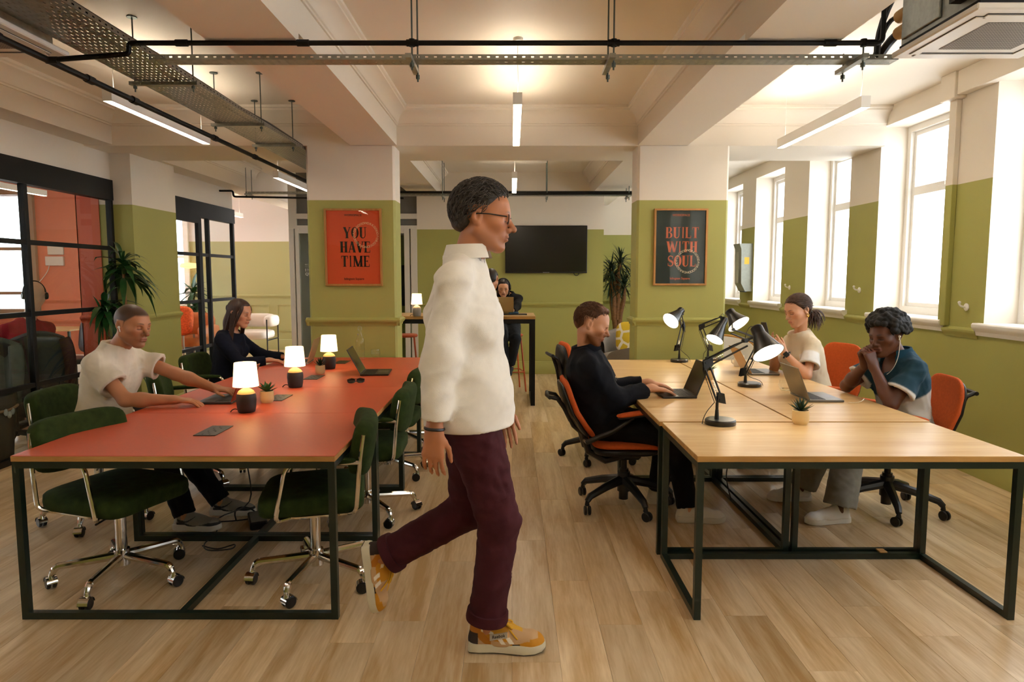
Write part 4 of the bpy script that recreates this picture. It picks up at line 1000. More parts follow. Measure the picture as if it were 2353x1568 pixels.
b2 = tb(1722, 888)
desk_lamp('black desk lamp between the tumbler and the central seam, shade turned to the windows', b2, at(1713, 862, b2.y), at(1752, 783, b2.y+.02), at(1683, 757, b2.y), at(1675, 714, b2.y+.02), at(1698, 746, b2.y-.05))
b3 = tb(1640, 828)
desk_lamp('black desk lamp furthest from the aisle, near the white armchair', b3, at(1627, 805, b3.y), at(1606, 749, b3.y), at(1656, 729, b3.y), at(1667, 732, b3.y+.02), at(1642, 781, b3.y-.07))
b4 = tb(1561, 832)
desk_lamp('black desk lamp standing in front of the dark poster column', b4, at(1561, 805, b4.y), at(1573, 751, b4.y+.05), at(1566, 722, b4.y+.05), at(1567, 712, b4.y+.0), at(1541, 738, b4.y-.09))

M_LBASE = mat('lamp_stoneware', '#2B2522', .6); M_LTOP = mat('lamp_stoneware_tan', '#B98E5C', .6)
M_SHADE = mat('lamp_linen_shade', '#F5E3C4', .8, emit='#FFDCA0', estr=2.6)
def table_lamp(label, base, s=1.0, power=5.0, grey=False):
    t = thing('table_lamp', label, 'table lamp', base, group='small table lamps with glowing shades')
    pr = [(.0, 0), (.043, 0), (.047, .004), (.052, .03), (.055, .07), (.054, .095), (.050, .108)]
    MB().lathe([(r*s, h*s) for r, h in pr], n=32, cap0=False, cap1=False).build('base', mat('lamp_grey', '#8C8880', .6) if grey else M_LBASE, t)
    MB().lathe([(r*s, h*s) for r, h in [(.050, .108), (.042, .122), (.028, .132), (.014, .138), (.011, .148), (.0, .148)]], n=32, cap0=False, cap1=False).build('neck', M_LTOP if not grey else mat('lamp_grey', '#8C8880', .6), t)
    MB().cyl((0, 0, .146*s), (0, 0, .20*s), .006*s, 10).build('stem', mat('brass', '#B08D4E', .3, 1.0), t)
    MB().lathe([(.071*s, .150*s), (.060*s, .285*s), (.058*s, .285*s), (.069*s, .150*s)], n=40, cap0=False, cap1=False).build('shade', M_SHADE, t, ang=50)
    MB().sphere((0, 0, .215*s), .02*s).build('bulb', mat_emit('table_lamp_bulb', (1.0, .72, .38), 55.0*power/5), t)
    MB().tube(bez((-.045*s, 0, .01), (-.07*s, -.01, .03), (-.08*s, -.02, .01), (-.085*s, -.02, .003)), .003, 6).build('cable', M_BLACKPL, t)
    return t
table_lamp('glowing table lamp nearest the viewer on the seam of the red desks', tb(567, 947))
table_lamp('glowing table lamp in the middle of the three on the red desks', tb(679, 890))
table_lamp('glowing table lamp furthest back on the red desks, next to a small succulent', tb(757, 848))
table_lamp('small glowing grey lamp on the tall table by the poster column', tb(958, 727, 1.0565), .92, grey=True)

# ------------------------------------------------------------------ things on the desks
def laptop(label, p, rz, angle=110, body='#6E6E70', w=.305, d=.212, lid='#8E8E90', logo=False):
    """user sits on the local -y side; hinge on +y"""
    t = thing('laptop', label, 'laptop', p, rz, 'laptops'); mb_ = mat('laptop_body_'+body, body, .35, .7); ml = mat('laptop_lid_'+lid, lid, .4, .6)
    MB().cbox(-w/2, w/2, -d/2, d/2, .001, .0145, .003).build('base', mb_, t)
    MB().box(-w*.43, w*.43, -d*.02, d*.40, .0145, .0150).build('keyboard_well', mat('key_black', '#141416', .5), t, smooth=False)
    mb = MB(); 
    for r in range(5):
        for c in range(13): mb.box(-w*.42+c*w*.0646, -w*.42+c*w*.0646+w*.055, -d*.005+r*d*.08, -d*.005+r*d*.08+d*.066, .0150, .0162)
    mb.build('keys', MATS['key_black'], t, smooth=False, kind='stuff')
    MB().box(-w*.19, w*.19, -d*.44, -d*.08, .0145, .0148).build('trackpad', mat('trackpad', '#58585A', .3, .5), t, smooth=False)
    R = Matrix.Translation((0, d/2-.004, .013)) @ Matrix.Rotation(-math.radians(angle-90), 4, 'X')
    mb = MB().cbox(-w/2, w/2, -.003, .003, 0, d, .002); mb.xf(R); L = mb.build('lid', ml, t)
    mb = MB().box(-w*.475, w*.475, -.0036, -.003, .008, d-.007); mb.xf(R); mb.build('screen', mat('laptop_screen', '#08090A', .12, spec=.7), t, smooth=False)
    if logo:
        mb = MB().lathe([(.0, 0), (.013, 0)], (0, .0034, d*.52), (0, 1, 0), n=16, cap0=False, cap1=False); mb.xf(R); mb.build('badge', mat('laptop_badge', '#C9C9CB', .2, .9), L)
    MB().cyl((-w*.4, d/2-.004, .012), (w*.4, d/2-.004, .012), .005, 8).build('hinge', MATS['key_black'], t)
    return t
laptop('laptop with a red-tinted lid in front of the man in the white T-shirt', (-1.815, 4.24, TH), -88, 112, '#4A4A4C', .305, .215, '#8C3A28')
laptop('silver laptop with tan lid in front of the woman in navy', (-1.93, 6.12, TH), -84, 108, '#B5B0A8', .32, .22, '#B89A72')
laptop('open dark laptop facing the aisle on the red desks', tb(865, 858), 95, 118, '#3E3A36', .31, .22, '#3E3A36')
laptop('dark laptop under the hands of the man in the navy jacket', (1.065, 4.44, TH), -89, 112, '#3B3937', .31, .22, '#3F3E3C')
laptop('open laptop in front of the man in the teal shirt', (1.945, 4.31, TH), 89, 112, '#77746E', .305, .215, '#7D7565')
laptop('tan backed laptop in front of the woman in the cream top', (2.0, 5.47, TH), 87, 118, '#7A746A', .31, .22, '#B48A50')
laptop('tan laptop on the tall table, hiding the chin of the woman with headphones', (-.13, 8.33, 1.0565), 180, 105, '#8C8478', .30, .21, '#A08A5E')

M_POT = mat('cream_ceramic', '#D8BC88', .5); M_SUCC = mat('succulent_green', '#3F6B38', .5, var=.25, scale=40); M_SUCD = mat('succulent_dark', '#1E3A26', .5, var=.2, scale=40)
def leaf(mb, p0, d, L, w, bend=.3, n=5, up=V(0, 0, 1), fold=.15):
    d = V(d).normalized(); side = d.cross(up).normalized() if d.cross(up).length > .05 else V(1, 0, 0); nrm = side.cross(d).normalized(); P = []
    for i in range(n+1):
        t = i/n; c = V(p0)+d*L*t - V(0, 0, 1)*bend*L*t*t; ww = w*(math.sin(PI*min(1, t*.85+.12)))*(1-t**4)
        P.append([c-side*ww+nrm*fold*ww, c - nrm*.0*ww, c+side*ww+nrm*fold*ww])
    mb.grid(P)
def succulent(label, p, kind=0, s=1.0):
    t = thing('potted_succulent', label, 'plant', p, group='small potted succulents')
    MB().lathe([(r*s, h*s) for r, h in [(.0, 0), (.032, 0), (.034, .006), (.039, .012), (.041, .025), (.040, .070), (.037, .072), (.036, .060), (.0, .058)]], n=28, cap0=False, cap1=False).build('pot', M_POT, t)
    MB().lathe([(.036*s, .062*s), (.0, .064*s)], n=16, cap0=False, cap1=False).build('soil', mat('soil', '#2A2018', .9), t)
    random.seed(len(label)); 
    for i in range(15 if kind == 0 else 20):
        a = i*2.4; el = .35+.9*(i/18)
        mb = MB(); d = V(math.cos(a)*math.cos(el), math.sin(a)*math.cos(el), math.sin(el))
        if kind == 0: leaf(mb, V(0, 0, .062*s)+d*.01, d, .062*s, .014*s, -.1, 5, fold=.5)
        else: leaf(mb, V(0, 0, .062*s)+d*.008, d, .065*s, .0075*s, -.15, 5, fold=.6)
        mb.build('leaf', M_SUCC if kind == 0 else M_SUCD, t, ang=80)
    return t
succulent('broad leaved succulent in a cream pot beside the nearest table lamp', tb(614, 925), 0)
succulent('spiky succulent in a cream pot between the two further table lamps', tb(736, 859), 1, .95)
succulent('spiky dark succulent in a cream pot on the crosswise oak desk', tb(1839, 975), 1, 1.05)
succulent('succulent in a cream pot half hidden behind the largest desk lamp', tb(1627, 873), 0, 1.05)
for k, (px, py, nm) in enumerate(((491, 991, 'dark socket plate nearest the viewer on the red desks'), (641, 915, 'dark socket plate partly behind the broad leaved succulent'), (722, 868, 'dark socket plate beside the middle succulent'), (786, 833, 'dark socket plate furthest back on the red desks'))):
    p = tb(px, py); t = thing('socket_plate', nm, 'power socket', p, group='socket plates in the red desks')
    MB().cbox(-.055, .055, -.11, .11, .0, .004, .002).build('plate', mat('dark_bronze', '#3A3631', .4, .5), t)
    for j in range(3):
        for c in ((0, .018), (-.018, -.01), (.018, -.01)): MB().box(c[0]-.004, c[0]+.004, -.075+j*.065+c[1]-.003, -.075+j*.065+c[1]+.004, .004, .0046).build('socket_slot', M_BLACK, t, smooth=False)
# sunglasses
p = tb(818, 882); t = thing('sunglasses', 'folded dark sunglasses on the red desks', 'sunglasses', p, 20)
for s in (-1, 1): MB().grid(superq((s*.033, 0, .022), (.029, .004, .019), .8, .7, 20, 8, R=rot('X', -25)), closed_u=True).build('lens', mat('sun_lens', '#1A100A', .15), t)
MB().tube([(-.06, .0, .032), (-.03, -.004, .040), (0, -.004, .034), (.03, -.004, .040), (.06, 0, .032)], .003, 6).build('rim', mat('tortoise', '#4A2A14', .3, var=.4, scale=80), t)
for s in (-1, 1): MB().tube([(s*.062, 0, .03), (s*.055, .02, .022), (-s*.05, .035, .006)], .003, 6).build('temple', MATS['tortoise'], t)
# glassware
M_CLEAR = mat_glass('drinking_glass', (.985, .99, .985), 1.45, 0.0, 1.0)
p = tb(828, 828); t = thing('water_bottle', 'clear glass swing top bottle on the red desks', 'bottle', p)
MB().lathe([(0, .002), (.04, .002), (.042, .01), (.042, .17), (.036, .20), (.018, .24), (.014, .27), (.015, .29), (.014, .292), (.012, .27), (.016, .24), (.034, .2), (.040, .17), (.040, .012), (0, .006)], n=28, cap0=False, cap1=False).build('bottle', M_CLEAR, t)
MB().lathe([(.0, .291), (.012, .291), (.016, .30), (.012, .312), (0, .315)], n=16, cap0=False, cap1=False).build('stopper', M_CLEAR, t)
MB().tube(bez((.016, 0, .28), (.03, 0, .33), (-.03, 0, .33), (-.016, 0, .28)), .0015, 5).sphere((-.018, 0, .24), .006).build('wire_bail', M_STEEL, t)
def tumbler(label, p, s=1.0, water=False):
    t = thing('tumbler', label, 'glass', p)
    MB().lathe([(r*s, h*s) for r, h in [(0, .001), (.022, .001), (.030, .008), (.044, .035), (.047, .05), (.040, .085), (.0385, .085), (.045, .05), (.042, .036), (.028, .012), (0, .009)]], n=30, cap0=False, cap1=False).build('glass', M_CLEAR, t)
    if water: MB().lathe([(0, .010*s), (.027*s, .013*s), (.037*s, .028*s), (0, .028*s)], n=24, cap0=False, cap1=False).build('water', mat_glass('water', (.93, .96, .96), 1.33), t)
tumbler('faceted clear tumbler on the red desks in front of the column', tb(863, 823))
tumbler('clear tumbler of water on the oak desk beside the teal shirt man\'s laptop', tb(1805, 902), 1.0, True)
# mug behind the tan laptop
p = tb(1698, 842); t = thing('mug', 'white mug behind the tan backed laptop', 'mug', p)
MB().lathe([(0, .0), (.038, 0), (.042, .006), (.042, .095), (.039, .095), (.038, .01), (0, .008)], n=28, cap0=False, cap1=False).build('cup', M_WHITE, t)
MB().tube(bez((-.040, 0, .08), (-.075, 0, .085), (-.075, 0, .02), (-.040, 0, .02)), .005, 8).build('handle', M_WHITE, t)
# things on the tall table
p = V(.06, 8.2, 1.0565)
tag(MB().cbox(p.x-.16, p.x+.12, p.y-.02, p.y+.13, p.z+.0005, p.z+.012, .002).build('notebook', mat('notebook_black', '#17191C', .5)), 'black notebook on the tall table by the tan laptop', 'notebook')
tag(MB().cbox(p.x-.10, p.x+.02, p.y+.02, p.y+.12, p.z+.0125, p.z+.032, .004).build('pencil_case', mat('blue_case', '#24506E', .6)), 'blue case lying on the black notebook', 'case')
# ------------------------------------------------------------------ far furniture, plants, coral room
M_BOUCLE = mat('white_boucle', '#E4DED6', .9, bump=.2, bscale=150); M_GREYF = mat('grey_upholstery', '#8B847C', .9, var=.12, scale=120, bump=.1, bscale=300)
def bar_stool(label, loc, rz=0):
    t = thing('bar_stool', label, 'stool', loc, rz, 'orange bar stools'); m = mat('orange_stool_paint', '#C4572E', .4)
    MB().grid(superq((0, 0, .745), (.18, .18, .02), .5, .6, 24, 8), closed_u=True).build('seat', m, t, ang=60)
    for sx in (-1, 1):
        for sy in (-1, 1): MB().tube([(sx*.13, sy*.13, .73), (sx*.19, sy*.19, 0)], .011, 8).build('leg', m, t)
    k = .176
    for a, b in (((-k, -k), (k, -k)), ((k, -k), (k, k)), ((k, k), (-k, k)), ((-k, k), (-k, -k))): MB().tube([(*a, .26), (*b, .26)], .008, 8).build('foot_rest', m, t)
    return t
bar_stool('orange bar stool under the woman with headphones', (-.04, 9.08, 0), 12)
bar_stool('orange bar stool under the person in the pale shirt at the tall table', (-.42, 7.66, 0), 5)
bar_stool('empty orange bar stool at the tall table by the poster column', (-1.42, 8.95, 0), 8)
# tub armchairs
def tub_chair(label, loc, rz, m, rim=None, s=1.0):
    t = thing('armchair', label, 'armchair', loc, rz)
    n = 20; P = []; Q = []
    for i in range(n+1):
        a = math.radians(-200+220*i/n); c, sn = math.cos(a), math.sin(a); h = .74-.16*abs((i/n-.5)*2)**2
        P.append([V(c*.38, sn*.36, z) for z in (.18,)] + [V(c*.40, sn*.38, h-.04), V(c*.385, sn*.365, h), V(c*.345, sn*.325, h), V(c*.32, sn*.30, h-.05), V(c*.30, sn*.28, .30)])
    mb = MB().grid(P); mb.v = [tuple(V(v)*s) for v in mb.v]; mb.build('shell', m, t, ang=60)
    mb = MB()
    if rim: mb.tube([V(math.cos(math.radians(-200+220*i/n))*.366, math.sin(math.radians(-200+220*i/n))*.345, .74-.16*abs((i/n-.5)*2)**2+.006)*s for i in range(n+1)], .016, 8).build('rim', rim, t)
    MB().grid(superq((0, .04*s, .36*s), (.32*s, .31*s, .08*s), .5, .6, 26, 10), closed_u=True).build('seat_cushion', m, t, ang=60)
    MB().lathe([(.30*s, .12*s), (.33*s, .2*s), (.31*s, .3*s)], n=24).build('seat_base', m, t)
    for sx in (-1, 1):
        for sy in (-1, 1): MB().tube([(sx*.2*s, sy*.2*s, .14*s), (sx*.25*s, sy*.25*s, 0)], .014, 8).build('leg', M_BLACK, t)
    return t
tub_chair('white tub armchair with a tan rim beyond the oak desks', (2.28, 7.55, 0), 160, M_BOUCLE, mat('tan_timber', '#C08A3E', .5), 1.12)
tub_chair('pale grey upholstered armchair holding the yellow patterned cushion', (1.62, 9.35, 0), 150, M_GREYF, None, 1.1)
tub_chair('darker grey armchair in front of the one with the yellow cushion', (1.55, 8.5, 0), 20, mat('taupe_upholstery', '#7A7065', .9, var=.12, scale=120), None, .92)
# yellow patterned cushion
m = mat('yellow_leaf_print', '#F0E6CF', .9); nt = m.node_tree; tc = nd(nt, 'ShaderNodeTexCoord'); vo = nd(nt, 'ShaderNodeTexVoronoi'); vo.feature = 'DISTANCE_TO_EDGE'; vo.inputs['Scale'].default_value = 7.0
nt.links.new(tc.outputs['Object'], vo.inputs['Vector']); g = nd(nt, 'ShaderNodeMath', operation='GREATER_THAN'); g.inputs[1].default_value = .11; nt.links.new(vo.outputs['Distance'], g.inputs[0])
mx = nd(nt, 'ShaderNodeMix', data_type='RGBA'); mx.inputs['A'].default_value = (*lin('#F0E6CF'), 1); mx.inputs['B'].default_value = (*lin('#D8B62E'), 1); nt.links.new(g.outputs[0], mx.inputs['Factor']); nt.links.new(mx.outputs['Result'], nt.nodes['Principled BSDF'].inputs['Base Color'])
o = MB().grid(superq((0, 0, .22), (.23, .07, .22), .5, .55, 30, 12), closed_u=True).build('cushion', m, ang=60); o.location = (1.66, 9.36, .46); o.rotation_euler = (math.radians(-8), 0, math.radians(-10))
tag(o, 'yellow and cream patterned cushion on the grey armchair', 'cushion')
# tall dragon plant in the corner
M_DRAC = mat('dracaena_leaf', '#16301C', .45, var=.3, scale=20); M_BARK = mat('bark', '#7A5535', .9, var=.3, scale=30, bump=.3, bscale=60); M_LEAFG = mat('glossy_leaf', '#1F4A20', .35, var=.3, scale=15)
def spiky_plant(label, loc, trunks, n, L, w, pot_r, pot_h, leafm, droop=.5, seed=1, lim=None):
    t = thing('potted_plant', label, 'plant', loc); random.seed(seed)
    MB().lathe([(0, 0), (pot_r*.8, 0), (pot_r, pot_h), (pot_r*.9, pot_h), (pot_r*.85, pot_h*.9), (0, pot_h*.9)], n=24, cap0=False, cap1=False).build('pot', mat('dark_planter', '#1C2630', .5), t)
    for tr in trunks:
        MB().tube(tr, [.05-.02*i/(len(tr)-1) for i in range(len(tr))] if len(tr) > 3 else .012, 10).build('trunk', M_BARK, t)
    for tr in trunks:
        top = V(tr[-1])
        for i in range(n):
            a = random.uniform(0, 2*PI); el = random.uniform(-.5, 1.4); d = V(math.cos(a)*math.cos(el), math.sin(a)*math.cos(el), math.sin(el)); mb = MB()
            leaf(mb, top+V(0, 0, random.uniform(-.12, .05))+d*.02, d, L*random.uniform(.7, 1.1), w, droop*random.uniform(.3, 1.2), 6, fold=.3)
            if lim: mb.v = [(max(q[0], lim[0]-loc[0]), min(q[1], lim[1]-loc[1]), q[2]) for q in mb.v]
            mb.build('leaf', leafm, t, ang=80)
    return t
spiky_plant('tall spiky dragon tree with bare branching trunks beyond the dark poster column', (1.74, 11.35, 0),
            [[(0, 0, .3), (-.02, 0, .7), (-.08, 0, 1.05), (-.10, 0, 1.45)], [(.02, 0, .5), (.06, 0, .9), (.12, .02, 1.15), (.12, 0, 1.40)], [(0, 0, .8), (.02, .02, 1.1), (.02, 0, 1.5), (.05, 0, 1.75)], [(-.04, 0, .8), (-.06, .0, 1.2), (-.02, .02, 1.5), (-.10, 0, 1.62)]], 68, .42, .013, .22, .36, M_DRAC, .55, 3, lim=(1.425, 11.97))
pp = at(290, 690, 6.75)
spiky_plant('tall leafy dracaena in front of the green pier by the glazed partition', (pp.x, 6.72, 0), [[(0, 0, .3), (.02, 0, .9), (0, 0, 1.62)], [(-.03, -.02, .3), (-.14, -.04, .8), (-.17, -.05, 1.22)], [(.02, .0, .3), (-.03, -.05, .6), (-.04, -.05, .78)]], 44, .36, .030, .15, .32, M_LEAFG, .85, 7, lim=(-4.0, 6.955))
# wall pieces on the window wall
p = at(1712, 615, 10.3); t = thing('cup_dispenser', 'tall grey dispenser fixed to the pier between the far windows', 'dispenser', (XR, 10.22, 1.30))
m = mat('grey_dispenser', '#8F9388', .5, var=.08, scale=20)
MB().prism([V(0, -.14, .0), V(-.10, -.14, .0), V(-.16, -.14, .12), V(-.17, -.14, .62), V(-.20, -.14, .70), V(0, -.14, .70)], (0, 0, 0), (0, .28, 0)).build('body', m, t)
MB().cbox(-.18, -.168, -.06, .06, .12, .58, .004).build('front_panel', mat('grey_dispenser_light', '#A9ACA0', .5), t)
MB().box(-.10, -.06, -.1, .1, -.012, .0).build('outlet', mat('outlet_blue', '#1E2C38', .4), t); MB().box(-.12, -.05, -.1405, -.14, .40, .50).build('sticker', mat('yellow_sticker', '#D8A92E', .6), t)
for (px, py, Y, l) in ((1816, 661, 8.7, 'small white wall hook behind the woman in the cream top'), (1969, 667, 6.95, 'small white wall hook between the two middle windows'), (2202, 706, 5.3, 'small white wall hook above the man in the teal shirt')):
    z = at(px, py, Y).z; t = thing('wall_hook', l, 'hook', (XR, Y, z), group='white wall hooks')
    MB().lathe([(.028, 0), (.03, .006), (.022, .012), (0, .014)], (0, 0, 0), (-1, 0, 0), n=18, cap1=False).build('back_plate', M_WHITE, t)
    MB().tube(bez((-.01, 0, .0), (-.06, 0, .0), (-.065, 0, .03), (-.06, 0, .035), 8), .008, 8).sphere((-.06, 0, .036), .012).build('peg', M_WHITE, t)
# phone booth contents
t = thing('shelf', 'timber shelf inside the phone booth', 'shelf', (-2.9, 12.0, 1.28)); MB().cbox(-3.3, -2.1, 11.75, 12.28, 1.24, 1.27, .003).build('board', M_OAKE, t, rel=True); MB().cbox(-3.3, -2.1, 11.7, 12.28, .98, 1.0, .003).build('board', M_OAKE, t, rel=True); MB().box(-3.3, -2.1, 11.9, 12.28, 1.0, 1.24).build('drawer_box', M_BOOTHW, t, smooth=False, rel=True)
t = thing('pen_pot', 'pot of pens on the booth shelf', 'pen pot', (-3.18, 11.85, 1.27)); MB().lathe([(.03, 0), (.035, .09), (.03, .09), (.028, .02)], n=16).build('pot', mat('clay_pot', '#8A6A44', .7), t)
for i in range(4): MB().cyl((0, 0, .03), (.04*math.cos(i*1.6), .04*math.sin(i*1.6), .2), .006, 6).build('pen', M_BLACKPL, t)
tag(MB().cbox(-3.05, -2.75, 11.98, 12.02, 1.271, 1.50, .004).build('screen_panel', M_BLACKPL), 'black upright tablet on the booth shelf', 'tablet')
t = thing('hung_coat', 'dark coat on a hanger inside the second booth', 'coat', (-1.86, 12.15, 0))
MB().grid([[V(x*(1+.8*(1.68-z)), .0+.05*math.cos(x*20), z) for z in (1.72, 1.6, 1.4, 1.2, 1.0)] for x in (-.10, -.05, 0, .05, .10)]).build('coat', mat('dark_coat', '#15181A', .9), t); MB().tube(bez((0, 0, 1.72), (0, 0, 1.8), (.05, 0, 1.82), (.05, 0, 1.77)), .004, 6).build('hanger_hook', M_CHROME, t)
MB().grid([[V(x*(1+.8*(1.68-z)), .06+.05*math.cos(x*20), z) for z in (1.72, 1.6, 1.4, 1.2, 1.0)] for x in (-.10, -.05, 0, .05, .10)]).build('coat_front', MATS['dark_coat'], t)

# lounge furniture
t = thing('lounge_chair', 'tan leather lounge chair with black frame in the lounge', 'armchair', at(432, 760, 12.4).xy.to_3d(), 0); ml = mat('tan_leather', '#C0703A', .45, var=.1, scale=20)
MB().grid(superq((0, 0, .36), (.36, .36, .10), .4, .5, 28, 10), closed_u=True).build('seat', ml, t, ang=60)
for s, nm in ((-1, 'armrest'), (1, 'armrest')): MB().grid(superq((s*.38, 0, .52), (.10, .34, .12), .5, .6, 24, 10), closed_u=True).build(nm, ml, t, ang=60)
MB().grid(superq((0, .3, .6), (.36, .10, .26), .5, .6, 24, 10, R=rot('X', -12)), closed_u=True).build('backrest', ml, t, ang=60)
for sx in (-1, 1):
    MB().tube(fillet([(sx*.46, -.36, 0), (sx*.46, -.36, .26), (sx*.46, .36, .26), (sx*.46, .36, 0)], .04), .012, 8).build('leg_frame', M_BLACK, t)
p = at(406, 715, 12.3)
o = MB().grid(superq((0, 0, .25), (.28, .09, .27), .5, .6, 26, 10, R=rot('X', -10)), closed_u=True).build('cushion', mat('orange_print', '#DE6A3C', .9, var=.35, scale=35), ang=60); o.location = (p.x-.02, 12.35, .47)
tag(o, 'orange printed cushion on the tan lounge chair', 'cushion')
t = thing('glass_table', 'small glass topped table in front of the tan lounge chair', 'table', (at(395, 740, 11.9).x, 11.9, 0))
MB().cbox(-.3, .3, -.22, .22, .50, .515, .003).build('top', mat_glass('table_glass', (.8, .92, .88)), t); 
for sx in (-1, 1):
    for sy in (-1, 1): MB().bar((sx*.28, sy*.2, 0), (sx*.28, sy*.2, .5), .025, .025).build('leg', mat('grey_metal', '#9BA096', .4, .6), t, smooth=False)
t = thing('armchair', 'white boucle armchair with black frame by the sage wall', 'armchair', (at(583, 760, 13.0).x, 13.0, 0))
MB().grid(superq((0, 0, .42), (.34, .34, .09), .5, .5, 24, 10), closed_u=True).build('seat', M_BOUCLE, t, ang=60); MB().grid(superq((0, .26, .68), (.36, .12, .13), .6, .7, 24, 10), closed_u=True).build('backrest', M_BOUCLE, t, ang=60)
for sx in (-1, 1):
    MB().grid(superq((sx*.33, .05, .68), (.10, .26, .11), .6, .7, 20, 8), closed_u=True).build('armrest', M_BOUCLE, t, ang=60)
    for y in (-.3, .3): MB().tube([(sx*.36, y, 0), (sx*.36, y, .72)], .012, 8).build('leg', M_BLACK, t)
    MB().tube([(sx*.36, -.3, .33), (sx*.36, .3, .33)], .012, 8).build('rail', M_BLACK, t)
spiky_plant('leafy plant in the lounge behind the glass door', (at(441, 660, 13.4).x, 13.4, 0), [[(0, 0, .3), (0, 0, .8), (.02, 0, 1.25)], [(0, 0, .3), (.05, 0, .7), (.06, .02, .9)]], 26, .42, .05, .2, .4, M_LEAFG, .6, 9)
t = thing('wall_lamp', 'small glowing wall lamp in the lounge', 'wall lamp', (at(436, 612, 14.1).x, 14.2, at(436, 612, 14.1).z)); MB().lathe([(.02, -.05), (.17, -.03), (.19, .0), (.15, .06), (.02, .07)], (0, -.12, 0), n=24).build('shade', mat('wall_lamp_glow', '#E8B070', .7, emit='#FFC98A', estr=1.5), t); MB().box(-.03, .03, -.12, 0, -.02, .02).build('bracket', M_BLACK, t)

# coral room contents
t = thing('waste_bin', 'black swing top waste bin with a bag clip behind the glazed partition', 'bin', (-4.28, 5.50, 0)); m = mat('bin_black', '#1A1815', .5)
MB().lathe([(0, 0), (.15, 0), (.19, .50), (.0, .50)], n=28, cap0=False, cap1=False).build('body', m, t); MB().lathe([(.20, .48), (.205, .50), (.20, .56), (.18, .58), (.0, .57)], n=28, cap0=False, cap1=False).build('rim', mat('bin_rim', '#2A2724', .4), t)
MB().tube([V(.197*math.cos(a), .197*math.sin(a), .44+.01*math.sin(3*a)) for a in [2*PI*k/24 for k in range(24)]], .012, 6, closed=True).build('bag_edge', mat('bag_tan', '#7A5A3A', .6), t)
mb = MB(); [mb.sphere((.19+.005*i, -.06+.03*i, .42-.012*(i % 2)*2), (.012, .022, .03)) for i in range(3)]; mb.build('clip', mat('grey_clip', '#9AA0A0', .5), t)
def coral_desk(label, x0, x1, y0, y1):
    t = thing('desk', label, 'desk', ((x0+x1)/2, (y0+y1)/2, 0)); MB().cbox(x0, x1, y0, y1, .715, .74, .003).build('table_top', M_OAK, t, rel=True)
    for x in (x0+.03, x1-.03):
        for y in (y0+.03, y1-.03): sq(MB(), (x, y, 0), (x, y, .715)).build('leg', M_DGREEN, t, smooth=False, rel=True)
coral_desk('oak desk in the coral room before the person in red', -6.3, -4.75, 6.75, 7.55) if False else coral_desk('oak desk in the coral room before the person in red', -6.2, -4.84, 6.42, 7.4)
coral_desk('far oak desk along the coral wall', -7.9, -6.5, 10.0, 10.7)
tag(MB().cbox(-7.68, -7.42, 11.372, 11.40, 1.88, 2.03, .004).build('switch_panel', M_WHITE), 'upper white switch panel on the coral wall', 'switch panel')
tag(MB().cbox(-7.72, -7.42, 11.36, 11.40, 1.70, 1.85, .004).build('thermostat', M_WHITE), 'lower white thermostat on the coral wall', 'thermostat')
tag(MB().tube(bez((-7.66, 11.37, 1.70), (-7.7, 11.36, 1.5), (-7.95, 11.36, 1.35), (-8.1, 11.36, 1.2)), .006, 6).build('cable', M_WHITE), 'white cable hanging from the thermostat', 'cable')
tag(MB().cbox(-6.95, -6.2, 9.95, 10.35, .0, .34, .02).build('storage_box', M_WHITE), 'low white storage box on the coral room floor', 'box')
def black_swivel(label, loc, rz, drape=None, drape2=None):
    t = thing('swivel_chair', label, 'chair', loc, rz)
    MB().grid(superq((0, 0, .46), (.24, .24, .04), .5, .5, 26, 10), closed_u=True).build('seat', M_BLACKPL, t, ang=60)
    MB().grid(superq((0, -.25, .75), (.21, .03, .22), .5, .5, 26, 10, R=rot('X', 8)), closed_u=True).build('backrest', M_BLACKPL, t, ang=60)
    MB().cyl((0, 0, .1), (0, 0, .43), .028, 14).tube([(0, -.05, .42), (0, -.27, .42), (0, -.27, .7)], .02, 8).build('column', M_BLACKPL, t)
    for k in range(5):
        a = 2*PI*k/5; c, s = math.cos(a), math.sin(a); MB().tube([(.02*c, .02*s, .13), (.3*c, .3*s, .08)], [.022, .015], 8).build('base_arm', M_BLACKPL, t); caster(t, (.3*c, .3*s, .08), M_BLACKPL, M_BLACKPL, .028, a)
    return t
c1 = black_swivel('black swivel chair under the person in red, with a jacket over its back', (-4.60, 6.50, 0), 49)
def garment(name, label, loc, rz, m, m2, w, top, bot, cat):
    t = thing(name, label, cat, loc, rz); random.seed(len(label)); n = 22; P = []
    for i in range(n+1):
        u = -1+2*i/n; row = []
        for j in range(13):
            f = j/12; z = top + (bot-top)*f; fold = .018*math.sin(u*9+f*2)*f + .012*math.sin(u*17+1)*f
            half = w*(1 if abs(u) < .85 else 1-.0*f)*(1+.10*f)
            row.append(V(u*half, -.055 - .05*f*(1-u*u*.5) - fold - (.04*f if abs(u) > .8 else 0), z + (.025*math.cos(u*1.4)-.025)*3*(1-f)))
        P.append(row)
    B = [[p*1.0 + V(0, .02, 0) for p in row] for row in P]
    mb = MB().grid(P); mb.grid([r[::-1] for r in B]); top_s = [[P[i][0], P[i][0]+V(0, .05, .02), P[i][0]+V(0, .11, -.01), P[i][0]+V(0, .13, -.25)] for i in range(n+1)]; mb.grid(top_s)
    mb.build('body_panel', m, t, ang=70)
    for s in (-1, 1):
        mb = MB().tube(bez((s*w*.92, -.05, top-.06), (s*w*1.12, -.09, top-.2), (s*w*1.05, -.12, top-.42), (s*w*.95, -.11, bot+.05)), [.05, .055, .056, .055, .054, .053, .052, .05, .05, .048, .046, .046, .045], 12); mb.build('sleeve', m2 or m, t, ang=70)
    return t
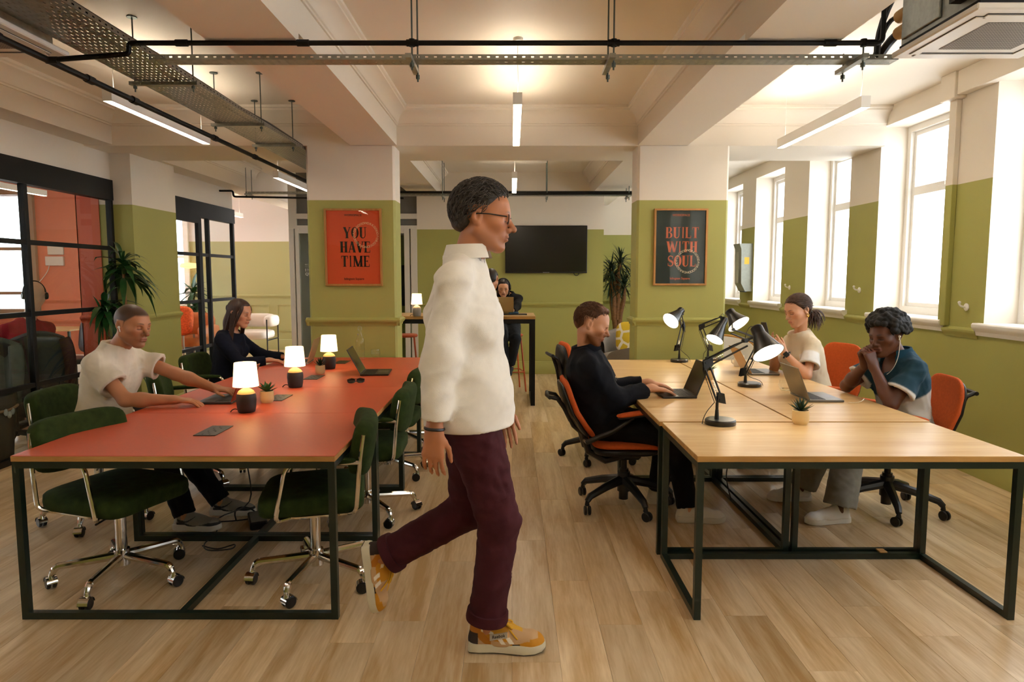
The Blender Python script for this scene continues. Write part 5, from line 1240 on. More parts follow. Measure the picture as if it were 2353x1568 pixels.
garment('jacket', 'dark navy jacket draped over the chair of the person in red', (-4.43, 6.35, 0), 49, mat('dark_navy_cloth', '#141A26', .9), mat('dark_maroon_cloth', '#3A1418', .9), .215, .99, .46, 'jacket')
c2 = black_swivel('black swivel chair with a grey coat over its back, close behind the glazed partition', (-4.42, 5.98, 0), 8)
garment('coat', 'grey green coat draped over the swivel chair behind the glazed partition', (-4.40, 5.75, 0), 8, mat('grey_green_cloth', '#4B524C', .9, var=.15, scale=20), None, .22, .99, .45, 'coat')
black_swivel('black swivel chair beside the coral pier', (-5.55, 8.6, 0), 160)
t = thing('backpack', 'dark navy backpack on the floor behind the glazed partition', 'backpack', (-4.38, 6.55, 0)); m = mat('navy_canvas', '#16202E', .8, bump=.1, bscale=200)
MB().grid(superq((0, 0, .24), (.17, .12, .24), .5, .6, 26, 12), closed_u=True).build('bag', m, t, ang=60); MB().grid(superq((0, -.12, .16), (.12, .05, .13), .5, .6, 20, 10), closed_u=True).build('front_pocket', m, t, ang=60)
MB().tube(bez((-.10, -.08, .42), (-.22, -.2, .46), (-.26, -.18, .2), (-.14, -.1, .05)), .016, 8).build('strap', m, t); MB().tube(bez((-.04, 0, .47), (-.04, 0, .54), (.04, 0, .54), (.04, 0, .47)), .01, 8).build('grab_loop', m, t)
# cables on the floor under the red desks
def smooth_path(pts, n=5):
    pts = [V(p) for p in pts]; out = []
    for i in range(len(pts)-1):
        p0, p1, p2, p3 = pts[max(i-1, 0)], pts[i], pts[i+1], pts[min(i+2, len(pts)-1)]
        for k in range(n):
            t = k/n; out.append(.5*((2*p1)+(p2-p0)*t+(2*p0-5*p1+4*p2-p3)*t*t+(3*p1-p0-3*p2+p3)*t**3))
    return out+[pts[-1]]
def cable(label, pts, r=.004): return tag(MB().tube([V(q.x, q.y, max(q.z, r+.0005)) for q in smooth_path(pts)], r, 6).build('cable', M_BLACKPL), label, 'cable')
f = lambda px, py, z=.006: tb(px, py, z)
cable('black cable hanging from the red desks and coiled on the floor by the grey trainers', [V(-1.57, 3.95, .70), V(-1.56, 3.93, .45), V(-1.54, 3.9, .2), *[f(*q) for q in ((505, 1190), (497, 1225), (470, 1250), (478, 1265), (530, 1262), (538, 1252), (500, 1262), (465, 1255))]])
cable('second black cable dropping straight from the red desks to the floor', [V(-1.33, 4.5, .70), V(-1.325, 4.5, .35), V(-1.34, 4.48, .05), f(605, 1150), f(590, 1185), f(560, 1195), f(500, 1200)])
t = thing('power_strip', 'black power adaptor on the floor under the red desks', 'adaptor', f(592, 1205, 0), 25); MB().cbox(-.05, .05, -.11, .11, .0005, .05, .008).build('body', M_BLACKPL, t); MB().tube(bez((0, .1, .03), (0, .2, .05), (-.15, .2, .1), (-.12, .05, .03)), .005, 6).build('lead', M_BLACKPL, t)
cable('black cable looping down to the rails under the oak desks', [V(1.46, 4.6, .70), V(1.43, 4.55, .42), V(1.50, 4.5, .30), V(1.46, 4.45, .34), V(1.42, 4.42, .2), V(1.45, 4.4, .04)])
# ------------------------------------------------------------------ people: blended volumes turned into one skin
def A3(p): return np.array([p[0], p[1], p[2]], dtype=np.float32)
class Field:
    """signed distance grid with uneven spacing (finer around heads and hands)"""
    def __init__(s, lo, hi, step, fine=(), fstep=None):
        s.ax = []
        for i in range(3):
            c = [lo[i]]
            while c[-1] < hi[i]:
                h = step
                for flo, fhi in fine:
                    if flo[i]-h < c[-1] < fhi[i]: h = fstep
                c.append(c[-1]+h)
            s.ax.append(np.array(c, dtype=np.float32))
        s.F = np.full([len(a) for a in s.ax], .08, dtype=np.float32)
    def sub(s, lo, hi):
        sl = []
        for i in range(3):
            a = max(0, np.searchsorted(s.ax[i], lo[i])-1); b = min(len(s.ax[i]), np.searchsorted(s.ax[i], hi[i])+1)
            if b-a < 2: return None
            sl.append(slice(a, b))
        P = np.meshgrid(*[s.ax[i][sl[i]] for i in range(3)], indexing='ij', sparse=True)
        return tuple(sl), P
    def op(s, lo, hi, fn, k, mode):
        m = .03+k; r = s.sub(lo-m, hi+m)
        if r is None: return
        sl, P = r; d = fn(P); a = s.F[sl]
        if mode == 'add':
            h = np.maximum(k-np.abs(a-d), 0)/k; s.F[sl] = np.minimum(a, d)-h*h*k*.25
        elif mode == 'cut':
            d = -d; h = np.maximum(k-np.abs(a-d), 0)/k; s.F[sl] = np.maximum(a, d)+h*h*k*.25
    def cap(s, a, b, ra, rb, k=.02, mode='add', flat=None, fax=None, cut0=False, cut1=False):
        """tapered capsule; flat<1 squeezes the section along fax; cut0/cut1 make the ends square"""
        a, b = A3(a), A3(b); ab = b-a; L2 = float(ab@ab)+1e-9; L = L2**.5; R = max(ra, rb)
        fx = None
        if flat is not None: fx = A3(fax); fx = fx-ab*(fx@ab)/L2; fx /= np.linalg.norm(fx)+1e-9
        def fn(P):
            px, py, pz = P[0]-a[0], P[1]-a[1], P[2]-a[2]
            t = (px*ab[0]+py*ab[1]+pz*ab[2])/L2; tc = np.clip(t, 0, 1)
            qx, qy, qz = px-tc*ab[0], py-tc*ab[1], pz-tc*ab[2]
            d2 = qx*qx+qy*qy+qz*qz
            if fx is not None:
                c = qx*fx[0]+qy*fx[1]+qz*fx[2]; d2 = d2 - c*c + (c/flat)**2
                d = (np.sqrt(d2)-(ra+(rb-ra)*tc))*min(1, flat*1.15)
            else: d = np.sqrt(d2)-(ra+(rb-ra)*tc)
            if cut0: d = np.maximum(d, -t*L)
            if cut1: d = np.maximum(d, (t-1)*L)
            return d.astype(np.float32)
        lo = np.minimum(a, b)-R*1.1; hi = np.maximum(a, b)+R*1.1; s.op(lo, hi, fn, k, mode); return s
    def ell(s, c, r, M=None, k=.02, mode='add'):
        """ellipsoid, M = 3x3 with its axes as columns"""
        c = A3(c); r = A3(r); M = np.eye(3, dtype=np.float32) if M is None else np.array(M, dtype=np.float32); R = float(max(r))
        def fn(P):
            px, py, pz = P[0]-c[0], P[1]-c[1], P[2]-c[2]
            q = [(px*M[0, i]+py*M[1, i]+pz*M[2, i]) for i in range(3)]
            k0 = np.sqrt((q[0]/r[0])**2+(q[1]/r[1])**2+(q[2]/r[2])**2); k1 = np.sqrt((q[0]/r[0]**2)**2+(q[1]/r[1]**2)**2+(q[2]/r[2]**2)**2)+1e-6
            return (k0*(k0-1)/k1).astype(np.float32)
        s.op(c-R, c+R, fn, k, mode); return s
    def plane_cut(s, p, n, k=.004, box=None):
        """remove what lies beyond the plane (on the side n points to), inside an optional box"""
        p = A3(p); n = A3(n)/np.linalg.norm(A3(n))
        lo, hi = box if box else (A3([x[0] for x in s.ax]), A3([x[-1] for x in s.ax]))
        r = s.sub(A3(lo), A3(hi)); 
        if r is None: return
        sl, P = r; d = (P[0]-p[0])*n[0]+(P[1]-p[1])*n[1]+(P[2]-p[2])*n[2]; a = s.F[sl]; h = np.maximum(k-np.abs(a-d), 0)/k
        s.F[sl] = np.maximum(a, d)+h*h*k*.25; return s
    def wrinkle(s, amp, waves, seed=0):
        rng = np.random.RandomState(seed); X, Y, Z = np.meshgrid(*s.ax, indexing='ij', sparse=True)
        m = np.abs(s.F) < .02
        idx = np.nonzero(m); p = np.stack([s.ax[i][idx[i]] for i in range(3)], 1)
        tot = np.zeros(len(p), np.float32)
        for f in waves:
            for _ in range(3):
                d = rng.normal(size=3); d /= np.linalg.norm(d); ph = rng.uniform(0, 6.28); d2 = rng.normal(size=3)*f*.35; d3 = rng.normal(size=3)*f*.22
                w_ = np.sin(p@(d*f).astype(np.float32)+ph+1.6*np.sin(p@d2.astype(np.float32)))
                tot -= (1-2*np.abs(w_)**1.1)*(28/f)**.6*(.35+.65*(np.sin(p@d3.astype(np.float32)+ph) > -.2))
        s.F[idx] += amp*tot/(1.7*len(waves)); return s
    def mesh(s):
        F = s.F; ins = F < 0; nx, ny, nz = F.shape
        c = ins[:-1, :-1, :-1].astype(np.int8)
        for dx in (0, 1):
            for dy in (0, 1):
                for dz in (0, 1):
                    if dx+dy+dz: c = c + ins[dx:nx-1+dx, dy:ny-1+dy, dz:nz-1+dz]
        act = (c > 0) & (c < 8); I = np.stack(np.nonzero(act), 1); n = len(I)
        vid = np.full(act.shape, -1, np.int32); vid[act] = np.arange(n)
        acc = np.zeros((n, 3), np.float32); cnt = np.zeros(n, np.float32)
        corners = [(0, 0, 0), (1, 0, 0), (0, 1, 0), (1, 1, 0), (0, 0, 1), (1, 0, 1), (0, 1, 1), (1, 1, 1)]
        vals = [F[I[:, 0]+a, I[:, 1]+b, I[:, 2]+d] for a, b, d in corners]
        for e0 in range(8):
            for ax in range(3):
                if corners[e0][ax]: continue
                e1 = e0 + (1 << ax); v0, v1 = vals[e0], vals[e1]; m = (v0 < 0) != (v1 < 0)
                t = np.where(m, v0/(v0-v1+1e-12), 0)
                for q in range(3): acc[:, q] += np.where(m, corners[e0][q] + (t if q == ax else 0), 0)
                cnt += m
        acc /= cnt[:, None]
        pos = np.stack([s.ax[i][I[:, i]]+(s.ax[i][I[:, i]+1]-s.ax[i][I[:, i]])*acc[:, i] for i in range(3)], 1)
        faces = []
        for ax in range(3):
            a, b = [(1, 2), (2, 0), (0, 1)][ax]
            sl0 = [slice(None)]*3; sl1 = [slice(None)]*3; sl0[ax] = slice(0, -1); sl1[ax] = slice(1, None)
            s0 = ins[tuple(sl0)]; s1 = ins[tuple(sl1)]; ch = s0 != s1
            E = np.stack(np.nonzero(ch), 1); ok = (E[:, a] > 0) & (E[:, b] > 0) & (E[:, a] < F.shape[a]-1) & (E[:, b] < F.shape[b]-1); E = E[ok]
            def cell(da, db):
                q = E.copy(); q[:, a] -= da; q[:, b] -= db; return vid[q[:, 0], q[:, 1], q[:, 2]]
            Q = np.stack([cell(1, 1), cell(0, 1), cell(0, 0), cell(1, 0)], 1); flip = ~s0[E[:, 0], E[:, 1], E[:, 2]]
            Q[flip] = Q[flip][:, ::-1]; faces.append(Q)
        return pos, np.concatenate(faces)
def np_object(name, pos, faces, m, parent, cols=None, smooth=True, loc=None):
    me = bpy.data.meshes.new(name); o = np.array(parent.location, dtype=np.float32) if parent is not None else 0
    me.vertices.add(len(pos)); me.vertices.foreach_set('co', (pos-o).astype(np.float32).ravel())
    me.loops.add(faces.size); me.loops.foreach_set('vertex_index', faces.astype(np.int32).ravel())
    me.polygons.add(len(faces)); me.polygons.foreach_set('loop_start', np.arange(0, faces.size, 4, dtype=np.int32))
    me.polygons.foreach_set('use_smooth', np.ones(len(faces), dtype=bool)); me.update(calc_edges=True); me.validate()
    me.materials.append(m)
    if cols is not None:
        at2 = me.color_attributes.new('Col', 'FLOAT_COLOR', 'POINT'); at2.data.foreach_set('color', np.concatenate([cols, np.ones((len(cols), 1))], 1).astype(np.float32).ravel())
    ob = bpy.data.objects.new(name, me); COL.objects.link(ob)
    if parent is not None: ob.parent = parent; KIDS.setdefault(parent.name, []).append(ob)
    return ob
def ik(a, c, l1, l2, pole):
    """middle joint of a two-bone chain from a to c bending towards pole"""
    a, c = V(a), V(c); d = c-a; D = min(d.length, (l1+l2)*.999); d.normalize(); c = a+d*D
    x = (l1*l1-l2*l2+D*D)/(2*D); h = math.sqrt(max(0, l1*l1-x*x)); p = V(pole); p = p-d*p.dot(d)
    p = p.normalized() if p.length > 1e-4 else V(0, 0, 1); return a+d*x+p*h, c
def frame(f, u=(0, 0, 1)):
    """forward, left, up axes"""
    f = V(f).normalized(); u = V(u); l = u.cross(f).normalized(); u = f.cross(l).normalized(); return f, l, u
def hand_prims(w, d, n, curl, side, s=1.0, spread=.10, thumb=.5, finger_dirs=None):
    """tapered pieces of a hand: wrist w, pointing d, back of the hand n; side=+1 thumb towards n x d"""
    d = V(d).normalized(); n = V(n); n = (n-d*n.dot(d)).normalized(); t = n.cross(d)*side; P = []
    pal = w+d*.052*s
    P.append(('cap', w, w+d*.02*s, .026*s, .026*s, .02, .72, n))
    for o in (-.028, -.009, .010, .029):
        P.append(('cap', w+d*.012*s+t*o*.55*s, w+d*.085*s+t*o*s, .016*s, .0135*s, .012, .85, n))
    lens = {.029: (.042, .026, .021), .010: (.046, .030, .023), -.009: (.043, .028, .022), -.028: (.034, .021, .019)}
    for i, o in enumerate((.029, .010, -.009, -.028)):
        p = w+d*.086*s+t*o*s; ang = curl[i] if isinstance(curl, (list, tuple)) else curl; dd = (d+t*spread*o/.03).normalized(); ax = dd.cross(n).normalized(); a = 0
        for j, L in enumerate(lens[o]):
            a += ang*(.75, 1.0, .7)[j]; v = dd*math.cos(a) - n*math.sin(a); q = p+v*L*s; r = (.0088, .0080, .0072, .0062)
            P.append(('cap', p, q, r[j]*s, r[j+1]*s, .004, None, None)); p = q
    p = w+d*.028*s+t*.028*s - n*.006*s; v = (d*.62+t*.62*(1.3-thumb)-n*.45*thumb).normalized(); q = p+v*.040*s
    P.append(('cap', w+d*.02*s+t*.016*s, p+v*.012*s, .017*s, .014*s, .012, None, None)); P.append(('cap', p, q, .0125*s, .0095*s, .006, None, None))
    v2 = (d*.85+t*.18-n*.35*thumb).normalized(); q2 = q+v2*.030*s; P.append(('cap', q, q2, .0095*s, .0085*s, .004, None, None)); P.append(('cap', q2, q2+(v2*1+d*.1).normalized()*.022*s, .0085*s, .0065*s, .004, None, None))
    return P
def add_prims(F, P):
    for q in P: F.cap(q[1], q[2], q[3], q[4], q[5], flat=q[6], fax=q[7])
def head_prims(F, H, f, l, u, s=1.0, fem=False, nose=1.0, jaw=1.0, lip=1.0):
    def p(a, b, c): return H + (f*a+l*b+u*c)*s
    M = np.array([[f.x, l.x, u.x], [f.y, l.y, u.y], [f.z, l.z, u.z]])
    F.ell(p(-.012, 0, .038), (.099*s, .077*s, .090*s), M, .03)
    F.ell(p(.032, 0, -.020), (.062*s, .063*s, .088*s), M, .03)
    F.ell(p(.040, 0, .050), (.052*s, .060*s, .045*s), M, .03)
    for b in (-1, 1):
        F.cap(p(-.006, .058*b*jaw, -.045), p(.060, .022*b*jaw, -.098), .021*s, .018*s, .03)
        F.ell(p(.056, .046*b, -.014), (.026*s, .022*s, .020*s), M, .03)
    F.ell(p(.070, 0, -.101), (.022*s, .024*s*jaw, .019*s), M, .025)
    F.cap(p(.082, -.034, .022), p(.082, .034, .022), (.011 if fem else .0145)*s, (.011 if fem else .0145)*s, .025)
    for b in (-1, 1):
        F.ell(p(.094, .032*b, .003), (.016*s, .017*s, .012*s), M, .012, 'cut')
        F.ell(p(.0715, .032*b, .003), (.0155*s, .0165*s, .0135*s), M, .004)
        F.cap(p(.078, .015*b, .010), p(.074, .048*b, .007), .0055*s, .0055*s, .008)
    N = nose
    F.cap(p(.088, 0, .014), p(.088+.026*N, 0, -.027), .0085*s, .0105*s, .016); F.ell(p(.088+.027*N, 0, -.031), (.0115*s, .0125*s, .0105*s), M, .010)
    for b in (-1, 1): F.ell(p(.094+.006*N, .0125*b, -.036), (.012*s, .0085*s, .0085*s), M, .008)
    F.ell(p(.075, 0, -.062), (.026*s, .030*s, .024*s), M, .02)
    F.cap(p(.0985, -.017, -.0605), p(.0985, .017, -.0605), .0052*s*lip, .0052*s*lip, .008); F.cap(p(.0955, -.015, -.0715), p(.0955, .015, -.0715), .0066*s*lip, .0066*s*lip, .008)
    F.ell(p(.1045, 0, -.0655), (.006*s, .024*s, .0016*s), M, .004, 'cut'); F.ell(p(.100, 0, -.084), (.008*s, .016*s, .006*s), M, .010, 'cut')
    for b in (-1, 1):
        F.ell(p(-.014, .0755*b, .0), (.019*s, .009*s, .031*s), M, .006); F.ell(p(-.022, .081*b, .006), (.014*s, .008*s, .024*s), M, .004)
        F.ell(p(-.011, .087*b, .002), (.0095*s, .008*s, .017*s), M, .004, 'cut'); F.ell(p(-.008, .079*b, -.023), (.009*s, .007*s, .010*s), M, .005)
def head_color(pos, H, f, l, u, s, skin, lipc, brow, hair=None, stubble=0.0, stub_c=None, scalp=None, lids=True, browc=None):
    q = (pos-A3(H))/s; a = q@A3(f); b = q@A3(l); c = q@A3(u); n = len(pos)
    col = np.tile(np.array(lin(skin), np.float32), (n, 1))
    rng = np.random.RandomState(3); col *= (1+.05*np.sin(pos@np.array([61., 47., 53.]))[:, None]*.5)
    near = (np.abs(a) < .16) & (np.abs(b) < .11) & (np.abs(c) < .16)
    def mixc(w, cc):
        nonlocal col; w = np.clip(w, 0, 1)*near; col = col*(1-w[:, None])+np.array(lin(cc), np.float32)*w[:, None]
    g = lambda x, m, sg: np.exp(-((x-m)/sg)**2)
    if stubble and stub_c:
        jawm = np.clip((-.030-c + .35*(a-.02))/.03, 0, 1)*np.clip((a+.012)/.02, 0, 1); chin = np.clip((-.05-c)/.015, 0, 1)*np.clip((a+.02)/.02, 0, 1); must = g(c, -.050, .008)*(np.abs(b) < .028)*(a > .07)
        low = np.clip((c+.135)/.02, 0, 1)
        mixc(stubble*np.maximum(np.maximum(chin*.95, jawm*.8), must)*low, stub_c)
    blush = g(c, -.02, .03)*g(np.abs(b), .045, .02)*(a > .03); 
    r = np.array(lin(skin), np.float32)*np.array([1.08, .82, .78]); col = col*(1-.35*(blush*near)[:, None])+r*.35*(blush*near)[:, None]
    mixc(.8*np.maximum(g(c, -.0605, .0045), g(c, -.071, .006))*g(b, 0, .021)**.6*(a > .082), lipc)
    mixc(.55*g(c, -.0655, .0016)*(np.abs(b) < .024)*(a > .08), '#3A1C14')
    ab = np.abs(b); br = g(c, .0235+.006*np.sin((ab-.012)/.042*2.6), .0040)*np.clip((ab-.012)/.006, 0, 1)*np.clip((.054-ab)/.016, 0, 1)*(a > .05); mixc(brow*br, browc or '#2A1A10')
    if lids:
        ln = -.0035-.004*((ab-.032)/.016)**2*0-.003*(1-((ab-.032)/.016)**2); mixc(.95*g(c, ln, .0022)*(np.abs(ab-.032) < .0165)*(a > .055), '#120A07'); mixc(.16*g(c, .009, .005)*(np.abs(ab-.032) < .018)*(a > .055), '#6A3A28')
    mixc(.5*g(c, -.040, .003)*(np.abs(np.abs(b)-.008) < .004)*(a > .09), '#2A120C')
    if scalp:
        ln2 = np.interp(a, [-.12, -.075, -.035, .004, .020, .048, .068, .12], [-.066, -.055, -.022, -.016, .026, .048, .066, .070]); ear = np.clip((np.abs(b)-.070)/.005, 0, 1)*np.clip((.030-np.abs(a+.014))/.006, 0, 1)*np.clip((.038-np.abs(c))/.006, 0, 1)
        mixc(np.clip((c-ln2)/.012, 0, 1)*(1-ear)*.93, scalp)
    if False:
        fr = .074 + .014*np.clip((np.abs(b)-.025)/.02, 0, 1) - .055*np.clip((np.abs(b)-.050)/.022, 0, 1); m1 = np.clip((c-fr)/.014, 0, 1)*(a > .02); m2 = np.clip((.022-a)/.012+np.clip((c-.060)/.02, 0, 2), 0, 1)*np.clip((c+.060+ .4*(a+.06))/.015, 0, 1)*(a <= .03)
        ear = (np.abs(b) > .070)*(np.abs(a+.016) < .026)*(np.abs(c) < .036)
        mixc(np.maximum(m1, m2)*(1-ear)*.9, scalp)
    return np.clip(col, 0.002, 1)
M_SKIN = mat_vcol('skin', .48); M_CLOTHV = mat_vcol('cloth_colours', .9, bump=.15, bscale=350)
def cloth(name, color, var=.06, scale=30, rough=.9, bump=.2, bscale=420): return mat(name, color, rough, var=var, scale=scale, bump=bump, bscale=bscale, spec=.25)

def human(label, root, fwd, pelvis, chest, neck, head, hf, hu, sho, hands, feet, s=1.0, fem=False, skin='#C98D6B', lipc='#B0584A', brow=.8, browc=None, stubble=0.0, stub_c='#4A2E1E',
          scalp=None, arms=None, knees=None, belly=1.0, step=.0065, fstep=.0027, nose=1.0, jaw=1.0, lip=1.0, bust=0.0, vis_legs=True, hs=1.0, headscale=1.0, leg=.43):
    """sho: (left, right) shoulder points; hands: dict L/R -> wrist, direction, back normal, curl, thumb, elbow pole; feet: dict L/R -> hip, knee pole, ankle, toe dir"""
    t = thing('person', label, 'person', root, group=None); f, l, u = frame(fwd); S = {}
    hf, hl, hu = frame(hf, hu); pts = [pelvis, chest, neck, head, *sho]
    J = {}
    for k in 'LR':
        h = hands[k]; sh = V(sho[0] if k == 'L' else sho[1]); el, wr = ik(sh, h['w'], .285*s, .255*s, h['pole']); J[k] = (sh, el, wr); pts += [el, wr, wr+V(h['d']).normalized()*.2]
        g = feet[k]; kn, an = ik(g['hip'], g['ankle'], leg*s, leg*s, g['pole']); J['f'+k] = (V(g['hip']), kn, an); pts += [kn, an, an+V(g['toe']).normalized()*.2]
    lo = np.min([A3(p) for p in pts], 0)-.16; hi = np.max([A3(p) for p in pts], 0)+.16
    fine = [(A3(head)-.135, A3(head)+.135)]
    F = Field(lo, hi, step, fine, fstep)
    tl = (V(sho[0])-V(sho[1])).normalized(); pl, ch, nk = V(pelvis), V(chest), V(neck); mid = (pl+ch)/2
    tf = tl.cross((nk-pl).normalized())*1.0; tf = (V(sho[0])-V(sho[1])).normalized().cross((nk-pl).normalized()); 
    if tf.dot(f) < 0: tf = -tf
    Mt = lambda a, b, c: np.array([[a.x, b.x, c.x], [a.y, b.y, c.y], [a.z, b.z, c.z]])
    up = (nk-pl).normalized(); M = Mt(tf, tl, up)
    # trunk
    F.ell(pl, (.115*s*belly, (.165 if not fem else .17)*s, .13*s), M, .05); F.ell(mid, (.105*s*belly, (.145 if not fem else .125)*s, .16*s), M, .06); F.ell(ch, (.115*s, (.165 if not fem else .145)*s, .17*s), M, .06)
    for q in (-1, 1): F.ell(ch+tf*.06*s+tl*.07*q*s-up*.02*s, (.05*s+.035*bust, .07*s, .06*s), M, .05)
    for q in sho: F.cap(V(q)*.25+nk*.75 - up*.035*s, V(q)-up*.012*s, .045*s, .038*s, .045)
    F.cap(nk-up*.05*s, V(head)-hu*.05*s-hf*.020*s, (.058 if not fem else .048)*s, (.055 if not fem else .046)*s, .03)
    for k in 'LR':
        sh, el, wr = J[k]; h = hands[k]; a = 1.0 if not fem else .82
        F.cap(sh-up*.014*s, el, .046*s*a, .039*s*a, .035); F.cap(el, el+(wr-el)*.35, .039*s*a, .041*s*a, .02); F.cap(el+(wr-el)*.3, wr, .041*s*a, .026*s*a, .02)
        dd = V(h['d']); F.cap(wr, wr+dd.normalized()*.01, .027*s*a, .026*s*a, .015, flat=.75, fax=h['n'])
        add_prims(F, hand_prims(wr, dd, h['n'], h.get('curl', .3), h.get('side', 1 if k == 'R' else -1), hs*s*(1 if not fem else .92), h.get('spread', .1), h.get('thumb', .5)))
        hp, kn, an = J['f'+k]; g = feet[k]
        F.cap(hp, kn, .085*s, .055*s, .05); F.cap(kn, kn+(an-kn)*.35, .053*s, .056*s, .03); F.cap(kn+(an-kn)*.3, an, .056*s, .035*s, .03)
        td = V(g['toe']).normalized(); fu = V(g.get('up', (0, 0, 1))).normalized(); F.cap(an-fu*.035*s-td*.02*s, an+td*.12*s-fu*.050*s, .030*s, .022*s, .03)
    head_prims(F, V(head), hf, hl, hu, s*headscale, fem, nose, jaw, lip)
    pos, fc = F.mesh(); cols = head_color(pos, V(head), hf, hl, hu, s*headscale, skin, lipc, brow, stubble=stubble, stub_c=stub_c, scalp=scalp, browc=browc)
    np_object('body', pos, fc, M_SKIN, t, cols)
    return dict(t=t, J=J, f=f, l=l, u=u, hf=hf, hl=hl, hu=hu, head=V(head), tf=tf, tl=tl, up=up, pl=pl, ch=ch, nk=nk, mid=mid, M=M, s=s, hsz=s*headscale, fem=fem, sho=[V(q) for q in sho], belly=belly, lo=lo, hi=hi, feet=feet, hands=hands, bust=bust)

def shirt(P, name, m, sleeve=.45, loose=.018, hem=.0, collar=.0, step=.0075, wr=.006, seed=1, neck_r=.068, cols=None, sl_loose=None, down=.16, ntop=.015, tail=False, neckdrop=0.0, waves=(20, 42, 75)):
    s, up, tf, tl = P['s'], P['up'], P['tf'], P['tl']; lo, hi = P['lo']-.03, P['hi']+.03; pl, ch, nk, mid = P['pl'], P['ch'], P['nk'], P['mid']; M = P['M']; fem = P['fem']; B = P['belly']
    hi = hi.copy(); F = Field(lo, np.maximum(hi, A3(nk)+.12), step); g = loose; sl = sl_loose if sl_loose is not None else loose*1.2
    F.ell(pl+up*.02*s, (.115*s*B+g, (.165 if not fem else .17)*s+g, .12*s+g), M, .06); F.ell(mid, (.105*s*B+g*1.2, (.145 if not fem else .128)*s+g*1.2, .16*s+g), M, .07); F.ell(ch, (.115*s+g, (.165 if not fem else .145)*s+g, .17*s+g), M, .06)
    for q in (-1, 1): F.ell(ch+tf*.06*s+tl*.07*q*s-up*.02*s, (.05*s+.035*P['bust']+g, .07*s+g, .06*s+g), M, .05)
    for q in P['sho']: F.cap(q*.25+nk*.75-up*.035*s, q-up*.012*s, .046*s+g*.6, .040*s+g*.6, .045)
    if down: F.cap(pl, pl-up*down*s*.6, .13*s, .12*s, .05, flat=.75, fax=tf) if False else None
    if tail: F.cap(pl+up*.06*s, pl-up*(hem+.08), .158*s+g, .165*s+g, .06, flat=.90, fax=tf)
    ends = {}
    for k in 'LR':
        sh, el, wr_ = P['J'][k]; a = 1.0 if not fem else .85
        if sleeve <= 1:
            e = sh+(el-sh)*sleeve; F.cap(sh-up*.018*s, e, .040*s*a+sl*.4, .044*s*a+sl*1.5, .055, cut1=True); ends[k] = (e, (el-sh).normalized(), .044*s*a+sl*1.5)
        else:
            e = el+(wr_-el)*(sleeve-1); F.cap(sh-up*.018*s, el, .040*s*a+sl*.55, .042*s*a+sl*1.1, .055); F.cap(el, e, .043*s*a+sl*1.1, .031*s*a+sl*.9, .03, cut1=True); ends[k] = (e, (wr_-el).normalized(), .031*s*a+sl*.9)
    F.cap(nk-up*.10*s, nk+up*ntop*s, neck_r*s+.030, neck_r*s+.012, .03, cut1=True)
    if wr: F.wrinkle(wr, waves, seed)
    # neck opening and hollow cuffs
    F.cap(nk-up*.03*s+tf*.012*s, nk+up*.2*s+tf*.03*s, neck_r*s*.86, neck_r*s*1.02, .006, 'cut')
    if neckdrop: F.ell(nk+tf*(.075*s)-up*(.02+neckdrop*.5), (.05*s, .07*s, .05*s+neckdrop), M, .01, 'cut')
    for k in 'LR':
        e, d, r = ends[k]; F.cap(e-d*.016, e+d*.03, r*.66, r*.80, .004, 'cut')
    if hem is not None: F.plane_cut(pl-up*hem, -up, .004)
    pos, fc = F.mesh()
    if cols:
        C = cols(pos); return np_object(name, pos, fc, m, P['t'], C)
    return np_object(name, pos, fc, m, P['t'])
def trousers(P, m, loose=.014, cuff=.97, seed=2, step=.008, wr=.006, name='trousers', flare=1.0, top=.14):
    s = P['s']; F = Field(P['lo']-.03, P['hi']+.03, step); g = loose; pl = P['pl']
    F.ell(pl, (.115*s*P['belly']+g*.6, .165*s+g*.6, .13*s+g*.5), P['M'], .05)
    for k in 'LR':
        hp, kn, an = P['J']['f'+k]; e = kn+(an-kn)*cuff
        F.cap(hp, kn, .088*s+g, .060*s+g, .05); F.cap(kn, e, .058*s+g*1.1, .045*s+g*1.3*flare, .03, cut1=True)
    if wr: F.wrinkle(wr, (22, 44, 75), seed)
    for k in 'LR':
        hp, kn, an = P['J']['f'+k]; e = kn+(an-kn)*cuff; d = (an-kn).normalized(); F.cap(e-d*.03, e+d*.03, (.045*s+g*1.3*flare)*.72, (.045*s+g*1.3*flare)*.84, .004, 'cut')
    F.plane_cut(pl+P['up']*top*s, P['up'], .004)
    pos, fc = F.mesh(); return np_object(name, pos, fc, m, P['t'])
